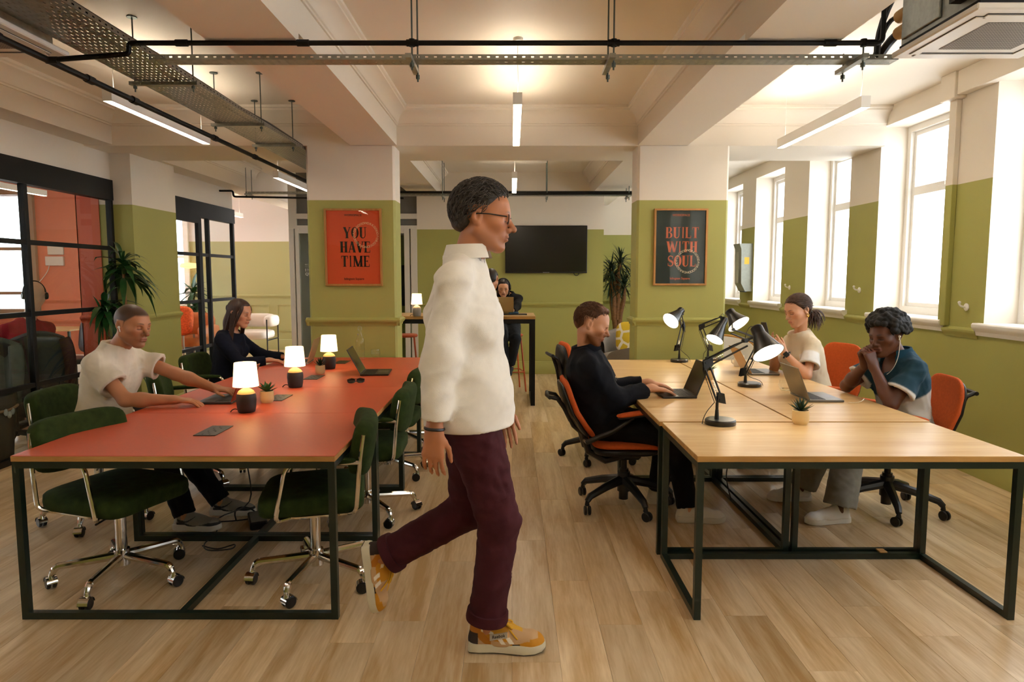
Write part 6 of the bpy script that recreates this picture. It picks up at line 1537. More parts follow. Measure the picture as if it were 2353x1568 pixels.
def shoe(P, k, style, size=.285, tilt=None):
    """trainer on foot k: upper, sole, laces, trims"""
    g = P['feet'][k]; an = P['J']['f'+k][2]; td = V(g['toe']).normalized(); upv = V(g.get('up', (0, 0, 1))); side = td.cross(upv).normalized(); upv = side.cross(td); L = size
    heel = an - td*.065*L/.285 - upv*g.get('drop', .085)      # floor point under the heel
    def p(a, b, c): return heel+td*a*L+side*b*L+upv*c*L
    def outline(z, inset=0.0):
        pr = [(-.0, .10), (.03, .125), (.15, .135), (.35, .125), (.55, .150), (.72, .175), (.86, .160), (.95, .11), (1.0, .03)]
        lft = [(a, w-inset) for a, w in pr]; rgt = [(a, -(w*.86)+inset) for a, w in pr[::-1]]
        return lft+rgt
    ro = lambda z0, z1, m, nm, grow=0.0: None
    def slab(z0, z1, m, nm, grow=0.0, rise=0.0):
        o = outline(0); n = len(o); mb = MB(); rows = []
        for z, gr in ((z0, -.012), (z0+.006, 0), ((z0+z1)/2, .004), (z1, -.006)):
            rows.append([p(a if .02 < a < .98 else a+(gr if a > .5 else -gr), b*(1+(grow+gr)/.14), z+rise*max(0, a-.72)**2*2 - (z1-z)*0 + (.02*(1-a) if z > z0+.01 else 0)) for a, b in o])
        P2 = [[rows[j][i] for j in range(4)] for i in range(n)]; mb.grid(P2, closed_u=True)
        o0 = len(mb.v); mb.add(rows[0], [tuple(range(n))[::-1]]); mb.add(rows[3], [tuple(range(n))])
        return mb.build(nm, m, P['t'], ang=50, rel=True)
    sh = style['sole_h']
    sole = slab(0.004, sh, style['sole'], 'shoe_sole', .01, .12)
    if style.get('out'): slab(0.0, .02, style['out'], 'outsole', .0, .12)
    # upper by a small blended volume
    c0 = heel; lo = np.min([A3(p(a, b, c)) for a in (-.1, 1.1) for b in (-.25, .25) for c in (-.1, .6)], 0); hi = np.max([A3(p(a, b, c)) for a in (-.1, 1.1) for b in (-.25, .25) for c in (-.1, .6)], 0)
    F = Field(lo, hi, style.get('step', .004)); q = L
    F.cap(p(.13, 0, .15), p(.14, 0, .42), .118*q, .112*q, .02, flat=.88, fax=side); F.cap(p(.13, 0, .12), p(.45, -.0, .14), .115*q, .125*q, .03); F.cap(p(.45, 0, .13), p(.80, .005, .095), .128*q, .136*q, .04)
    F.cap(p(.82, .0, .09), p(.87, .0, .085), .136*q, .118*q, .03); F.cap(p(.2, 0, .30), p(.6, 0, .20), .085*q, .075*q, .04); F.cap(p(.20, 0, .36), p(.34, 0, .345), .062*q, .050*q, .02)
    F.plane_cut(p(0, 0, sh-.01), -upv, .003); F.plane_cut(p(0, 0, .40), upv, .004)
    F.cap(p(.14, 0, .33), p(.14, 0, .5), .066*q, .086*q, .01, 'cut')
    pos, fc = F.mesh(); d = (pos-A3(heel))/L; a, b, c = d@A3(td), d@A3(side), d@A3(upv)
    o = np_object('shoe_upper', pos, fc, mat_vcol('shoe_colours', .7), P['t'], style['paint'](a, b, c))
    mb = MB()
    for i in range(4):
        x = .45+.068*i; z = .322-.036*i
        mb.tube([p(x-.02, .062, z-.035), p(x-.004, .035, z-.006), p(x+.005, 0, z+.004), p(x-.004, -.035, z-.006), p(x-.02, -.062, z-.035)], .0045, 6)
    if style.get('bow'):
        for sg in (-1, 1): mb.tube(bez(p(.46, 0, .335), p(.50, sg*.10, .39), p(.64, sg*.13, .27), p(.52, sg*.02, .31), 8), .0045, 6); mb.tube(bez(p(.46, 0, .335), p(.52, sg*.07, .33), p(.58, sg*.15, .26), p(.64, sg*.155, .20), 6), .0035, 6)
    mb.build('laces', style['lace'], P['t'], rel=True)
    return p
def hair_shell(P, name, m, thick=.012, front=.062, back=-.06, side=-.01, noise=.003, step=.004, extra=None, seed=3, fr_a=.02, temple=.03, waves=(60, 120), cover_ear=False, t1=.45, t2=.018):
    """close cut hair: skull form grown by `thick`, cut along a hairline"""
    H, f, l, u, s = P['head'], P['hf'], P['hl'], P['hu'], P['hsz']; M = np.array([[f.x, l.x, u.x], [f.y, l.y, u.y], [f.z, l.z, u.z]])
    def p(a, b, c): return H+(f*a+l*b+u*c)*s
    F = Field(A3(H)-.30*s, A3(H)+.22*s, step)
    F.ell(p(-.014, 0, .038), ((.098+thick)*s, (.076+thick*.8)*s, (.089+thick)*s), M, .02); F.ell(p(.030, 0, .052), ((.058+thick*.6)*s, (.060+thick*.5)*s, (.045+thick)*s), M, .03)
    F.ell(p(-.040, 0, -.02), ((.060+thick*.6)*s, (.058+thick*.5)*s, (.065)*s), M, .03)
    if extra: extra(F, p, M, s)
    F.wrinkle(noise, waves, seed)
    P_ = F.sub(A3(H)-.3*s, A3(H)+.22*s); sl, (X, Y, Z) = P_
    a = ((X-H.x)*f.x+(Y-H.y)*f.y+(Z-H.z)*f.z)/s; b = np.abs((X-H.x)*l.x+(Y-H.y)*l.y+(Z-H.z)*l.z)/s; c = ((X-H.x)*u.x+(Y-H.y)*u.y+(Z-H.z)*u.z)/s
    # hairline height as a function of how far forward we are
    fl = front-temple*np.clip((b-.045)/.03, 0, 1)
    line = np.interp(a, [-.12, -.075, -.035, .004, .020, .048, .068, .12], [back, back+.008, side-.012, side-.006, side+(front-side)*t1, front-t2, front, front+.004]) - 0*fl
    d = (line-c)*s*.7
    if not cover_ear:
        ear = np.maximum(np.maximum(np.abs(a+.016)-.028, .066-b), np.abs(c)-.034)*s; d = np.maximum(d, -ear)
    thin = np.clip(1+d/(.030*s), 0, 1)**1.5*(thick*1.25+.002)*s
    F.F[sl] = np.maximum(F.F[sl]+thin.astype(np.float32), d.astype(np.float32))
    return F, p, M, s
def hair_done(P, F, name, m):
    pos, fc = F.mesh(); return np_object(name, pos, fc, m, P['t'])
def strands(P, name, m, paths, r0=.012, r1=.004, n=6):
    """long locks as tapered tubes"""
    mb = MB()
    for pa in paths:
        k = len(pa); mb.tube(pa, [r0+(r1-r0)*(i/(k-1))**2 for i in range(k)], n)
    return mb.build(name, m, P['t'], rel=True, ang=80)

def locks(P, m, n=220, L=.045, r=.0035, lift=.012, flow=None, zone=None, seed=1, name='hair_locks', wave=.006):
    """short tapered locks lying over the scalp, combed along `flow` (head axes: forward, left, up)"""
    rng = random.Random(seed); H, f, l, u, s = P['head'], P['hf'], P['hl'], P['hu'], P['hsz']; mb = MB()
    k = 0
    while k < n:
        z = rng.uniform(-.5, 1); th = rng.uniform(0, 2*PI); rr = math.sqrt(1-z*z); d = (rr*math.cos(th), rr*math.sin(th), z)
        a, b_, c = -.014+.098*d[0], .077*d[1], .038+.09*d[2]
        if zone and not zone(a, b_, c): continue
        k += 1; N = V(d[0]/.098, d[1]/.077, d[2]/.09).normalized(); fl = V(flow(a, b_, c) if flow else (-1, 0, -.2)); T = (fl-N*fl.dot(N)).normalized(); B = N.cross(T); q = V(a, b_, c); ln = L*rng.uniform(.6, 1.25); ph = rng.uniform(0, 6.28); pts = []
        for i in range(5):
            t = i/4; w = q+T*ln*t+N*(lift*(.55+.9*math.sin(PI*min(1, t+.15)))-.35*ln*ln*t*t/.09)+B*wave*math.sin(ph+t*3)
            pts.append(H+(f*w.x+l*w.y+u*w.z)*s)
        mb.tube(pts, [r*s*.7, r*s, r*s*.95, r*s*.7, r*s*.2], 5)
    return mb.build(name, m, P['t'], rel=True, ang=80)
# ------------------------------------------------------------------ the people in the photograph
def seated(x, y, seat, fwd, lean, s=1.0, slouch=0.0, twist=0.0, shw=.168):
    f, l, u = frame(fwd); a = math.radians(lean); up = u*math.cos(a)+f*math.sin(a); pl = V(x, y, seat+.09*s)
    ch = pl+up*.33*s+f*slouch*.3; nk = pl+up*.515*s+f*slouch; lt = (l*math.cos(twist)+f*math.sin(twist)).normalized()
    sh = pl+up*.436*s+f*slouch*.8
    return dict(pelvis=pl, chest=ch, neck=nk, sho=(sh+lt*shw*s, sh-lt*shw*s)), f, l, u
def hd(w, d, n=(0, 0, 1), curl=.3, pole=(0, 0, -1), **k): return dict(w=V(w), d=V(d), n=V(n), curl=curl, pole=V(pole), **k)
def ft(hip, ankle, pole, toe, **k): return dict(hip=V(hip), ankle=V(ankle), pole=V(pole), toe=V(toe), **k)
def rgb(h): return np.array(lin(h), np.float32)
def paint_plain(c, c2=None):
    def f(a, b, z):
        o = np.tile(rgb(c), (len(a), 1)); 
        if c2: o[(z < .20)] = rgb(c2)
        return o
    return f
def paint_runner(a, b, z):
    o = np.tile(rgb('#8C8578'), (len(a), 1)); o[z < .155+.03*np.sin(a*9)] = rgb('#23221F'); o[(a < .10) & (z < .3)] = rgb('#B5AD9C')
    # dark curved tick on the side
    t = (a-.12)/.38; tick = (np.abs(z-(.225-.05*np.sin(np.clip(t, 0, 1)*3.0)+.09*np.clip(t, 0, 1)**2)) < .030*(1-np.clip(t, 0, 1)*.8)) & (t > 0) & (t < 1) & (np.abs(b) > .07); o[tick] = rgb('#141414')
    return o
def paint_mustard(a, b, z):
    o = np.tile(rgb('#C8A276'), (len(a), 1)); must = rgb('#C98A16')
    o[(z > .17) & (a > .15) & (a < .52)] = must; o[(a < .16) & (z > .24)] = rgb('#B9741A'); o[(a < .13) & (z <= .26)] = rgb('#33241E'); o[(a >= .13) & (a < .30) & (z < .26-.9*(a-.13)+.06) & (z > .20-.9*(a-.13))] = rgb('#B9741A')
    o[(a > .80) & (z < .19)] = must; o[(a > .55) & (z < .145+.02*np.sin(a*18))] = must; o[(a > .9)] = must
    for q in (0, .11):
        m = (np.abs((a-.40-q)-(.22-z)*.7) < .030) & (z > .13) & (z < .215) & (np.abs(b) > .05); o[m] = rgb('#F3ECDD')
    o[(a > .17) & (a < .33) & (z > .285-(a-.17)*.35) & (z < .325-(a-.17)*.35) & (np.abs(b) > .05)] = rgb('#EADFC6')
    o[(np.abs(a-.62) < .05) & (z < .125)] = rgb('#1E1A16'); o[(np.abs(b) < .055) & (a > .36) & (a < .70) & (z > .16)] = rgb('#D9A52A')
    return o
SOLE_W = mat('sole_white', '#D9D2C2', .6); SOLE_B = mat('sole_black', '#191817', .7); LACE_W = mat('lace_white', '#D8D0C0', .9); LACE_Y = mat('lace_mustard', '#D9A52A', .9); LACE_G = mat('lace_grey', '#8A8478', .9)

# ---- man in the white T-shirt
b, f, l, u = seated(-2.54, 4.16, .49, (1, -.10, 0), 12, 1.02, .02)
P = human('man with cropped hair in a white T-shirt typing at the red desks', (-2.54, 4.16, 0), (1, -.1, 0), head=(-2.30, 4.12, 1.216), hf=(1, -.30, -.16), hu=(.12, 0, 1), **b,
    hands=dict(R=hd((-2.01, 4.00, .785), (1, .22, -.10), (0, 0, 1), .30, (-.4, -.35, -1)), L=hd((-1.89, 4.34, .79), (1, -.18, -.1), (0, 0, 1), .30, (-.2, .5, -1))),
    feet=dict(R=ft(b['pelvis']-l*.09, (-1.965, 3.99, .085), (1, 0, .8), (1, -.06, 0)), L=ft(b['pelvis']+l*.09, (-1.86, 4.25, .085), (1, 0, .8), (1, .0, 0))),
    s=1.02, headscale=1.0, skin='#BE8460', lipc='#9A5344', browc='#2A1B12', stubble=.55, stub_c='#5A3D2A', scalp='#3B2A20', nose=1.15)
shirt(P, 'tshirt', cloth('white_tee', '#E5DCCB', .03), .62, .024, .10, wr=.007, step=.006, seed=11, neck_r=.074, sl_loose=.030)
trousers(P, cloth('black_trousers', '#0C0D10'), .014, 1.0)
st = dict(sole_h=.115, sole=SOLE_W, out=None, paint=paint_runner, lace=LACE_G)
shoe(P, 'R', st); shoe(P, 'L', st)
s = P['hsz']
for sg in (-1, 1):
    e = P['head']+(P['hf']*-.006+P['hl']*.086*sg+P['hu']*-.006)*s; MB().sphere(e, .0075, 10, 8).tube([e, e+P['hf']*.012-P['hu']*.026], .0036, 8).build('earbud', M_WHITE, P['t'], rel=True)

# ---- woman in navy
b, f, l, u = seated(-2.55, 6.02, .49, (1, -.06, 0), 8, .95, .0)
P = human('woman with long brown hair in a dark navy jumper at the red desks', (-2.55, 6.02, 0), (1, -.06, 0), head=(-2.39, 5.98, 1.192), hf=(1, -.22, -.20), hu=(.18, 0, 1), **b,
    hands=dict(R=hd((-2.13, 5.95, .785), (1, .2, -.10), (0, 0, 1), .35, (-.5, -.5, -1)), L=hd((-2.06, 6.18, .785), (1, -.2, -.1), (0, 0, 1), .35, (-.3, .5, -1))),
    feet=dict(R=ft(b['pelvis']-l*.085, (-2.05, 5.92, .085), (1, 0, .8), (1, 0, 0)), L=ft(b['pelvis']+l*.085, (-1.98, 6.12, .085), (1, 0, .8), (1, 0, 0))),
    s=.95, fem=True, skin='#D39A78', lipc='#B0604E', browc='#3A2416', bust=.8, nose=.95, jaw=.92)
shirt(P, 'jumper', cloth('navy_velvet', '#0D1222', .25, 18), 1.88, .016, .06, wr=.006, seed=5, neck_r=.098, sl_loose=.02, ntop=-.035)
trousers(P, cloth('black_trousers', '#0C0D10'), .012, .97, step=.01)
for k in 'LR': shoe(P, k, dict(sole_h=.1, sole=SOLE_B, paint=paint_plain('#17171A'), lace=M_BLACKPL), .25)
M_HBROWN = mat('brown_hair', '#3A2318', .55, var=.35, scale=60, stretch=(1, 1, .15))
F, p, M, s = hair_shell(P, 'hair', None, .012, front=.066, back=-.10, side=-.03, noise=.002, cover_ear=True, t1=.2, t2=.036); hair_done(P, F, 'hair', M_HBROWN)
random.seed(2); paths = []
for i in range(150):
    a = math.radians(random.uniform(70, 290)); r = random.uniform(.9, 1.0); x0, y0 = math.cos(a), math.sin(a); p0 = p(-.012+.098*x0*r, .080*y0*r, random.uniform(.0, .06) if x0 < 0 else .03); L = random.uniform(.20, .29)
    q0 = p0; q3 = p(-.045+.075*x0 + (.05 if x0 > -.2 else 0), .085*y0, -.02-L); paths.append(bez(q0, q0+P['hu']*-.06+(P['hl']*y0*.01+P['hf']*x0*.012), q3+P['hu']*.10+P['hf']*.0, q3, 7))
strands(P, 'long_hair', M_HBROWN, paths, .0065, .002, 5)
def hair_mass(P, p, m, L, w0=.078, w1=.062):
    H = P['head']; F = Field(A3(H)-.42, A3(H)+.2, .006); F.cap(p(-.045, 0, .02), p(-.075, 0, -.09), w0*P['hsz'], (w0-.004)*P['hsz'], .03, flat=.8, fax=P['hf']); F.cap(p(-.075, 0, -.09), p(-.085, 0, -L), (w0-.004)*P['hsz'], w1*P['hsz'], .03, flat=.55, fax=P['hf'])
    F.wrinkle(.005, (60, 110, 170), 13); pos, fc = F.mesh(); return np_object('hair_length', pos, fc, m, P['t'])
hair_mass(P, p, M_HBROWN, .25)
for sg in (-1, 1): strands(P, 'front_lock', M_HBROWN, [bez(p(.05, .05*sg, .085), p(.085, .075*sg, .05), p(.055, .085*sg, .01), p(.03, .083*sg, -.12), 7), bez(p(.04, .055*sg, .085), p(.07, .08*sg, .04), p(.03, .088*sg, 0), p(.015, .086*sg, -.16), 7)], .010, .004)
MB().sphere(p(-.105, .03, .03), (.02, .012, .03)).sphere(p(-.105, -.03, .03), (.02, .012, .03)).tube([p(-.112, -.02, .05), p(-.125, -.02, .03), p(-.112, -.02, -.01)], .006, 6).build('hair_clip', mat('clip_dark', '#241A14', .3), P['t'], rel=True)
for sg in (-1, 1): MB().tube([p(-.012, .083*sg, -.034)+P['hf']*.010*math.cos(k*.6)-P['hu']*(.010-.010*math.sin(k*.6)) for k in range(11)], .0018, 6).build('earring', mat('gold', '#C89B3C', .25, 1.0), P['t'], rel=True)
nk = P['nk']; MB().tube([nk+P['tf']*(.03+.075*math.cos(k*.35-1.57+1.57))+P['tl']*.065*math.sin(k*.35)-V(0, 0, .02+.055*math.cos(k*.35)) for k in range(-5, 6)], .0022, 6).build('necklace', mat('silver', '#C9C9C9', .25, 1.0), P['t'], rel=True)

# ---- man in the navy jacket
b, f, l, u = seated(.60, 4.42, .475, (1, 0, 0), -17, .98, -.0)
b['neck'] = b['neck']+V(.02, 0, 0)
P = human('man with short ginger hair and beard in a navy jacket at the oak desks', (.60, 4.42, 0), (1, 0, 0), head=(.512, 4.38, 1.205), hf=(1, -.14, -.34), hu=(.34, 0, 1), **b,
    hands=dict(R=hd((.895, 4.34, .80), (1, .12, -.16), (0, 0, 1), .25, (-.2, -.2, -1)), L=hd((.915, 4.53, .805), (1, -.1, -.16), (0, 0, 1), .25, (-.2, .2, -1))),
    feet=dict(R=ft(b['pelvis']-l*.09, (1.09, 4.12, .085), (1, -.1, .8), (1, -.05, 0)), L=ft(b['pelvis']+l*.09, (.98, 4.47, .085), (1, 0, .8), (1, .1, 0))),
    s=1.03, skin='#CF9673', lipc='#B06650', browc='#7A5232', stubble=1.0, stub_c='#6E3E1C', nose=1.05)
shirt(P, 'jacket', cloth('navy_wool', '#0B0E17', .15, 25), 1.84, .030, .12, wr=.009, seed=21, neck_r=.078, sl_loose=.028, waves=(18, 38))
nk, up, tf, tl = P['nk'], P['up'], P['tf'], P['tl']
PP = []
for i in range(19):
    a = math.radians(-140+280*i/18)+PI; r = .080; c = nk+up*.0+tf*.012; d = tf*math.cos(a)+tl*math.sin(a)*.95
    PP.append([c+d*r+up*.030+tf*.005, c+d*(r+.012)+up*.032, c+d*(r+.024)+up*.000, c+d*(r+.036)-up*.022, c+d*(r+.022)-up*.022])
MB().grid(PP).build('collar', cloth('navy_wool', '#0B0E17', .15, 25), P['t'], ang=70, rel=True)
MB().grid([[nk+tf*(.062+.02*j)+tl*(.06*(i/4-.5)*(1-.55*j/5))-up*(.0+.05*j-.035*(1-j/5)) for j in range(6)] for i in range(5)]).build('undershirt', cloth('cream_undershirt', '#CFC4B2'), P['t'], rel=True)
for j in range(2): MB().lathe([(0, .004), (.009, .003), (.010, 0)], P['ch']+tf*(.158-.012*j)-up*(.07+.14*j)-tl*.02, tf, n=14, cap0=False).build('button', mat('button_pearl', '#8D8A84', .3), P['t'], rel=True)
trousers(P, cloth('black_trousers', '#0C0D10'), .016, 1.0)
st = dict(sole_h=.115, sole=mat('sole_cream', '#CDBFA4', .7), out=None, paint=paint_plain('#D3C6AE'), lace=LACE_W)
shoe(P, 'R', st, .30); shoe(P, 'L', st, .30)
def topv(F, p, M, s):
    for i in range(26):
        a = i*2.4; r = .05*math.sqrt(i/26); F.ell(p(.012+1.25*r*math.cos(a), r*1.05*math.sin(a), .118-.35*r*r/.05), (.020*s, .016*s, .018*s), M, .012)
F, p, M, s = hair_shell(P, 'hair', None, .010, front=.088, back=-.06, side=.012, noise=.003, extra=topv, fr_a=.035); hair_done(P, F, 'hair', mat('ginger_hair', '#5A3519', .6, var=.35, scale=70))
locks(P, MATS['ginger_hair'], 900, .026, .0015, .011, lambda a, b_, c: (.8 if c > .08 else -.2, .2*b_/.07, -.2 if c > .08 else -.9), lambda a, b_, c: c > np.interp(a, [-.12, -.06, -.03, .01, .03, .06, .12], [-.05, -.03, .045, .050, .085, .098, .10]), 5, wave=.003)

# ---- woman in the cream top
b, f, l, u = seated(2.42, 5.44, .49, (-1, -.12, 0), 12, .98, .03)
P = human('woman with brown ponytail in a cream top holding a phone at the oak desks', (2.42, 5.44, 0), (-1, -.12, 0), head=(2.24, 5.34, 1.248), hf=(-1, -.30, -.30), hu=(-.25, 0, 1), **b,
    hands=dict(L=hd((2.10, 5.25, .935), (-.55, .18, .80), (-.35, -.9, .1), [.5, .8, .9, .9], (.1, -.6, -1), thumb=.8), R=hd((2.11, 5.45, .94), (-.55, -.25, .80), (-.4, .9, .1), [.35, .6, .7, .8], (.1, .6, -1), thumb=.8)),
    feet=dict(L=ft(b['pelvis']+l*.09, (1.98, 5.30, .085), (-1, 0, .8), (-1, 0, 0)), R=ft(b['pelvis']-l*.09, (2.02, 5.52, .085), (-1, 0, .8), (-1, 0, 0))),
    s=.98, fem=True, skin='#DBA381', lipc='#BB6A58', browc='#4A2E1C', bust=.8, nose=1.05, jaw=.94)
def cream_cols(pos, P=P):
    c = np.tile(rgb('#DFD0B4'), (len(pos), 1))
    for k in 'LR':
        sh, el, _ = P['J'][k]; d = A3(el-sh); t = ((pos-A3(sh))@d)/(d@d); q = pos-A3(sh)-t[:, None]*d; near = np.linalg.norm(q, axis=1) < .09; w = np.clip((t-.28)/.05, 0, 1)*near; c = c*(1-w[:, None])+rgb('#E9E6E2')*w[:, None]
    return c
shirt(P, 'knit_top', M_CLOTHV, .70, .024, .08, wr=.006, seed=31, neck_r=.076, sl_loose=.030, cols=cream_cols)
trousers(P, cloth('pale_trousers', '#8B8578'), .014, .97, step=.01)
for k in 'LR': shoe(P, k, dict(sole_h=.12, sole=SOLE_W, paint=paint_plain('#C9C2B6'), lace=LACE_W), .25)
M_HCHEST = mat('chestnut_hair', '#4A2F1C', .5, var=.35, scale=60, stretch=(1, .3, 1))
F, p, M, s = hair_shell(P, 'hair', None, .011, front=.066, back=-.05, side=-.012, noise=.0018, cover_ear=True, t1=.22, t2=.034); hair_done(P, F, 'hair', M_HCHEST)
locks(P, M_HCHEST, 700, .07, .0014, .0095, lambda a, b_, c: (-1, 0, -.35), lambda a, b_, c: c > np.interp(a, [-.12, -.06, -.03, .01, .03, .06, .12], [-.03, -.02, .015, .012, .035, .065, .075]), 6, wave=.003)
random.seed(6); paths = []
for i in range(90):
    o = V(random.uniform(-1, 1), random.uniform(-1, 1), random.uniform(-1, 1))*.012; k = random.uniform(.75, 1.2)
    paths.append(bez(p(-.095, 0, -.045)+o, p(-.135, 0, -.04)+o*2, p(-.150*k, 0, -.09)+o*3.2, p(-.125*k, 0, -.15*k)+o*3.8, 7))
strands(P, 'ponytail', M_HCHEST, paths, .0055, .0015, 5); MB().tube([p(-.102, .020*math.cos(k*.7), -.045+.020*math.sin(k*.7)) for k in range(9)], .006, 6, closed=True).build('hair_tie', M_BLACKPL, P['t'], rel=True)
for sg in (-1, 1): MB().tube([p(-.010, .085*sg, -.030)+P['hf']*.009*math.cos(k*.6)-P['hu']*(.012-.011*math.sin(k*.6)) for k in range(11)], .0042, 8).build('earring', MATS['gold'], P['t'], rel=True)
sh, el, wr_ = P['J']['L']; d = (wr_-el).normalized(); w0 = wr_-d*.035; nn = V(-.35, -.9, .1); nn = (nn-d*nn.dot(d)).normalized(); tt = d.cross(nn)
MB().tube([w0+(nn*.030*math.cos(k*PI/8)+tt*.032*math.sin(k*PI/8)) for k in range(16)], .006, 6, closed=True).build('watch_strap', M_BLACKPL, P['t'], rel=True)
mb = MB().cbox(-.018, .018, -.020, .020, 0, .010, .003); mb.xf(Matrix.Translation(w0+nn*.031) @ Matrix((tt, d, nn)).transposed().to_4x4()); mb.build('watch', mat('watch_glass', '#15161A', .15), P['t'], rel=True)
ph = MB().cbox(-.036, .036, -.0045, .0045, -.075, .075, .003); R = lookrot((-.75, -.15, -.2), (-.25, 0, 1)); o = ph.build('smartphone', M_BLACKPL); o.location = V(1.992, 5.345, 1.085); o.rotation_euler = R.to_euler()
tag(o, 'dark smartphone held by the woman in the cream top', 'phone')

# ---- man in the teal shirt
b, f, l, u = seated(2.53, 4.34, .475, (-1, -.06, 0), 8, 1.0, .02)
b['neck'] = V(2.462, 4.32, 1.025); b['sho'] = (V(2.475, 4.15, .965), V(2.46, 4.50, .965)); b['chest'] = V(2.50, 4.33, .86)
P = human('man with curly black hair in a teal shirt, hands clasped, at the oak desks', (2.53, 4.34, 0), (-1, -.06, 0), head=(2.36, 4.285, 1.140), hf=(-1, -.42, -.20), hu=(-.16, 0, 1), **b,
    hands=dict(L=hd((2.262, 4.235, .950), (-.28, .10, .95), (.15, -1, .15), [1.0, 1.0, 1.0, 1.0], (-.55, -.25, -1), thumb=.9, spread=.05), R=hd((2.255, 4.325, .955), (-.28, -.10, .95), (-.35, 1, .1), [1.0, 1.0, 1.0, 1.0], (-.75, .55, -1), thumb=.9, spread=.05)),
    feet=dict(L=ft(b['pelvis']+l*.09, (2.02, 4.10, .085), (-1, 0, .8), (-1, -.15, 0)), R=ft(b['pelvis']-l*.09, (1.96, 4.52, .085), (-1, 0, .8), (-1, .0, 0))),
    s=1.0, skin='#5E3624', lipc='#7A4236', browc='#120B08', nose=.95, lip=1.35, jaw=1.04)
def teal_cols(pos, P=P):
    c = np.tile(rgb('#123A4C'), (len(pos), 1)); t = (pos-A3(P['pl']))@A3(P['up']); back = -((pos-A3(P['pl']))@A3(P['tf']))
    w = np.clip((.20+.275*np.clip(back+.05, 0, 1)-t)/.012+.5, 0, 1); c = c*(1-w[:, None])+rgb('#C5C2BC')*w[:, None]
    for k in 'LR':
        sh, el, _ = P['J'][k]; d = A3(el-sh); tt = ((pos-A3(sh))@d)/(d@d); q = pos-A3(sh)-tt[:, None]*d; near = np.linalg.norm(q, axis=1) < .10
        w = near*np.clip((tt-.2)/.04, 0, 1); c = c*(1-w[:, None])+rgb('#123A4C')*w[:, None]; w = near*np.clip((tt-.60)/.03, 0, 1); c = c*(1-w[:, None])+rgb('#D8D2CC')*w[:, None]
    return c
shirt(P, 'shirt', M_CLOTHV, .70, .026, .10, wr=.009, seed=41, neck_r=.072, sl_loose=.032, cols=teal_cols, neckdrop=.05)
nk, up, tf, tl = P['nk'], P['up'], P['tf'], P['tl']; PP = []
for i in range(17):
    a = math.radians(-125+250*i/16)+PI; r = .074; c = nk+tf*.01; d = tf*math.cos(a)+tl*math.sin(a); PP.append([c+d*r+up*.035, c+d*(r+.010)+up*.037, c+d*(r+.022)+up*.004, c+d*(r+.030)-up*.012])
MB().grid(PP).build('collar', cloth('teal_collar', '#123A4C'), P['t'], ang=70, rel=True)
trousers(P, cloth('grey_trousers', '#8D8B84', .08), .030, .96, flare=1.3)
st = dict(sole_h=.115, sole=mat('sole_bright', '#E4E0DA', .6), out=None, paint=paint_plain('#E6E2DC'), lace=mat('lace_tan', '#A89A7C', .9))
shoe(P, 'L', st, .29); shoe(P, 'R', st, .29)
def curls(F, p, M, s):
    rng = random.Random(5)
    for i in range(230):
        z = 1-1.25*(i+.5)/230; th = i*2.39996; r = math.sqrt(max(0, 1-z*z)); a, b_ = r*math.cos(th), r*math.sin(th)
        if a > .55 and z < .42: continue
        if a > .1 and z < -.05: continue
        k = 1+rng.uniform(-.06, .14); F.ell(p(-.016+.122*a*k, .100*b_*k, .042+.112*z*k), (.020*s, .020*s, .020*s), M, .006)
H_, f_, l_, u_, s_ = P['head'], P['hf'], P['hl'], P['hu'], P['hsz']; Mh = np.array([[f_.x, l_.x, u_.x], [f_.y, l_.y, u_.y], [f_.z, l_.z, u_.z]]); pf = lambda a, b_, c: H_+(f_*a+l_*b_+u_*c)*s_
F = Field(A3(H_)-.22, A3(H_)+.22, .0045); F.ell(pf(-.020, 0, .050), (.108, .090, .098), Mh, .01); curls(F, pf, Mh, s_)
for sg in (-1, 1): F.ell(pf(-.004, .088*sg, -.006), (.034, .030, .044), Mh, .006, 'cut')
F.ell(pf(.085, 0, -.005), (.055, .075, .075), Mh, .01, 'cut'); F.wrinkle(.004, (130, 260), 9)
pos, fc = F.mesh(); np_object('curly_hair', pos, fc, mat('black_curls', '#0D0B0B', .8, bump=.5, bscale=260), P['t'])
for sg in (1,):
    e = pf(-.004, .087*sg, -.002); MB().sphere(e, .008, 10, 8).tube([e, e+f_*.006-u_*.022], .004, 8).build('earbud', M_WHITE, P['t'], rel=True)
    MB().tube(bez(e-u_*.022, e-u_*.12+f_*.02, pf(.03, .06, -.20), pf(.055, .01, -.235), 12), .0019, 6).build('earphone_wire', M_WHITE, P['t'], rel=True)
lp = (1.90, 4.20)
tag(MB().tube(bez((2.06, 4.13, .745), (2.11, 4.02, .75), (2.13, 4.08, .80), (2.19, 4.19, .748), 12), .002, 6).build('earphone_cable', M_WHITE), 'white earphone cable lying beside the teal shirt man\'s laptop', 'cable')

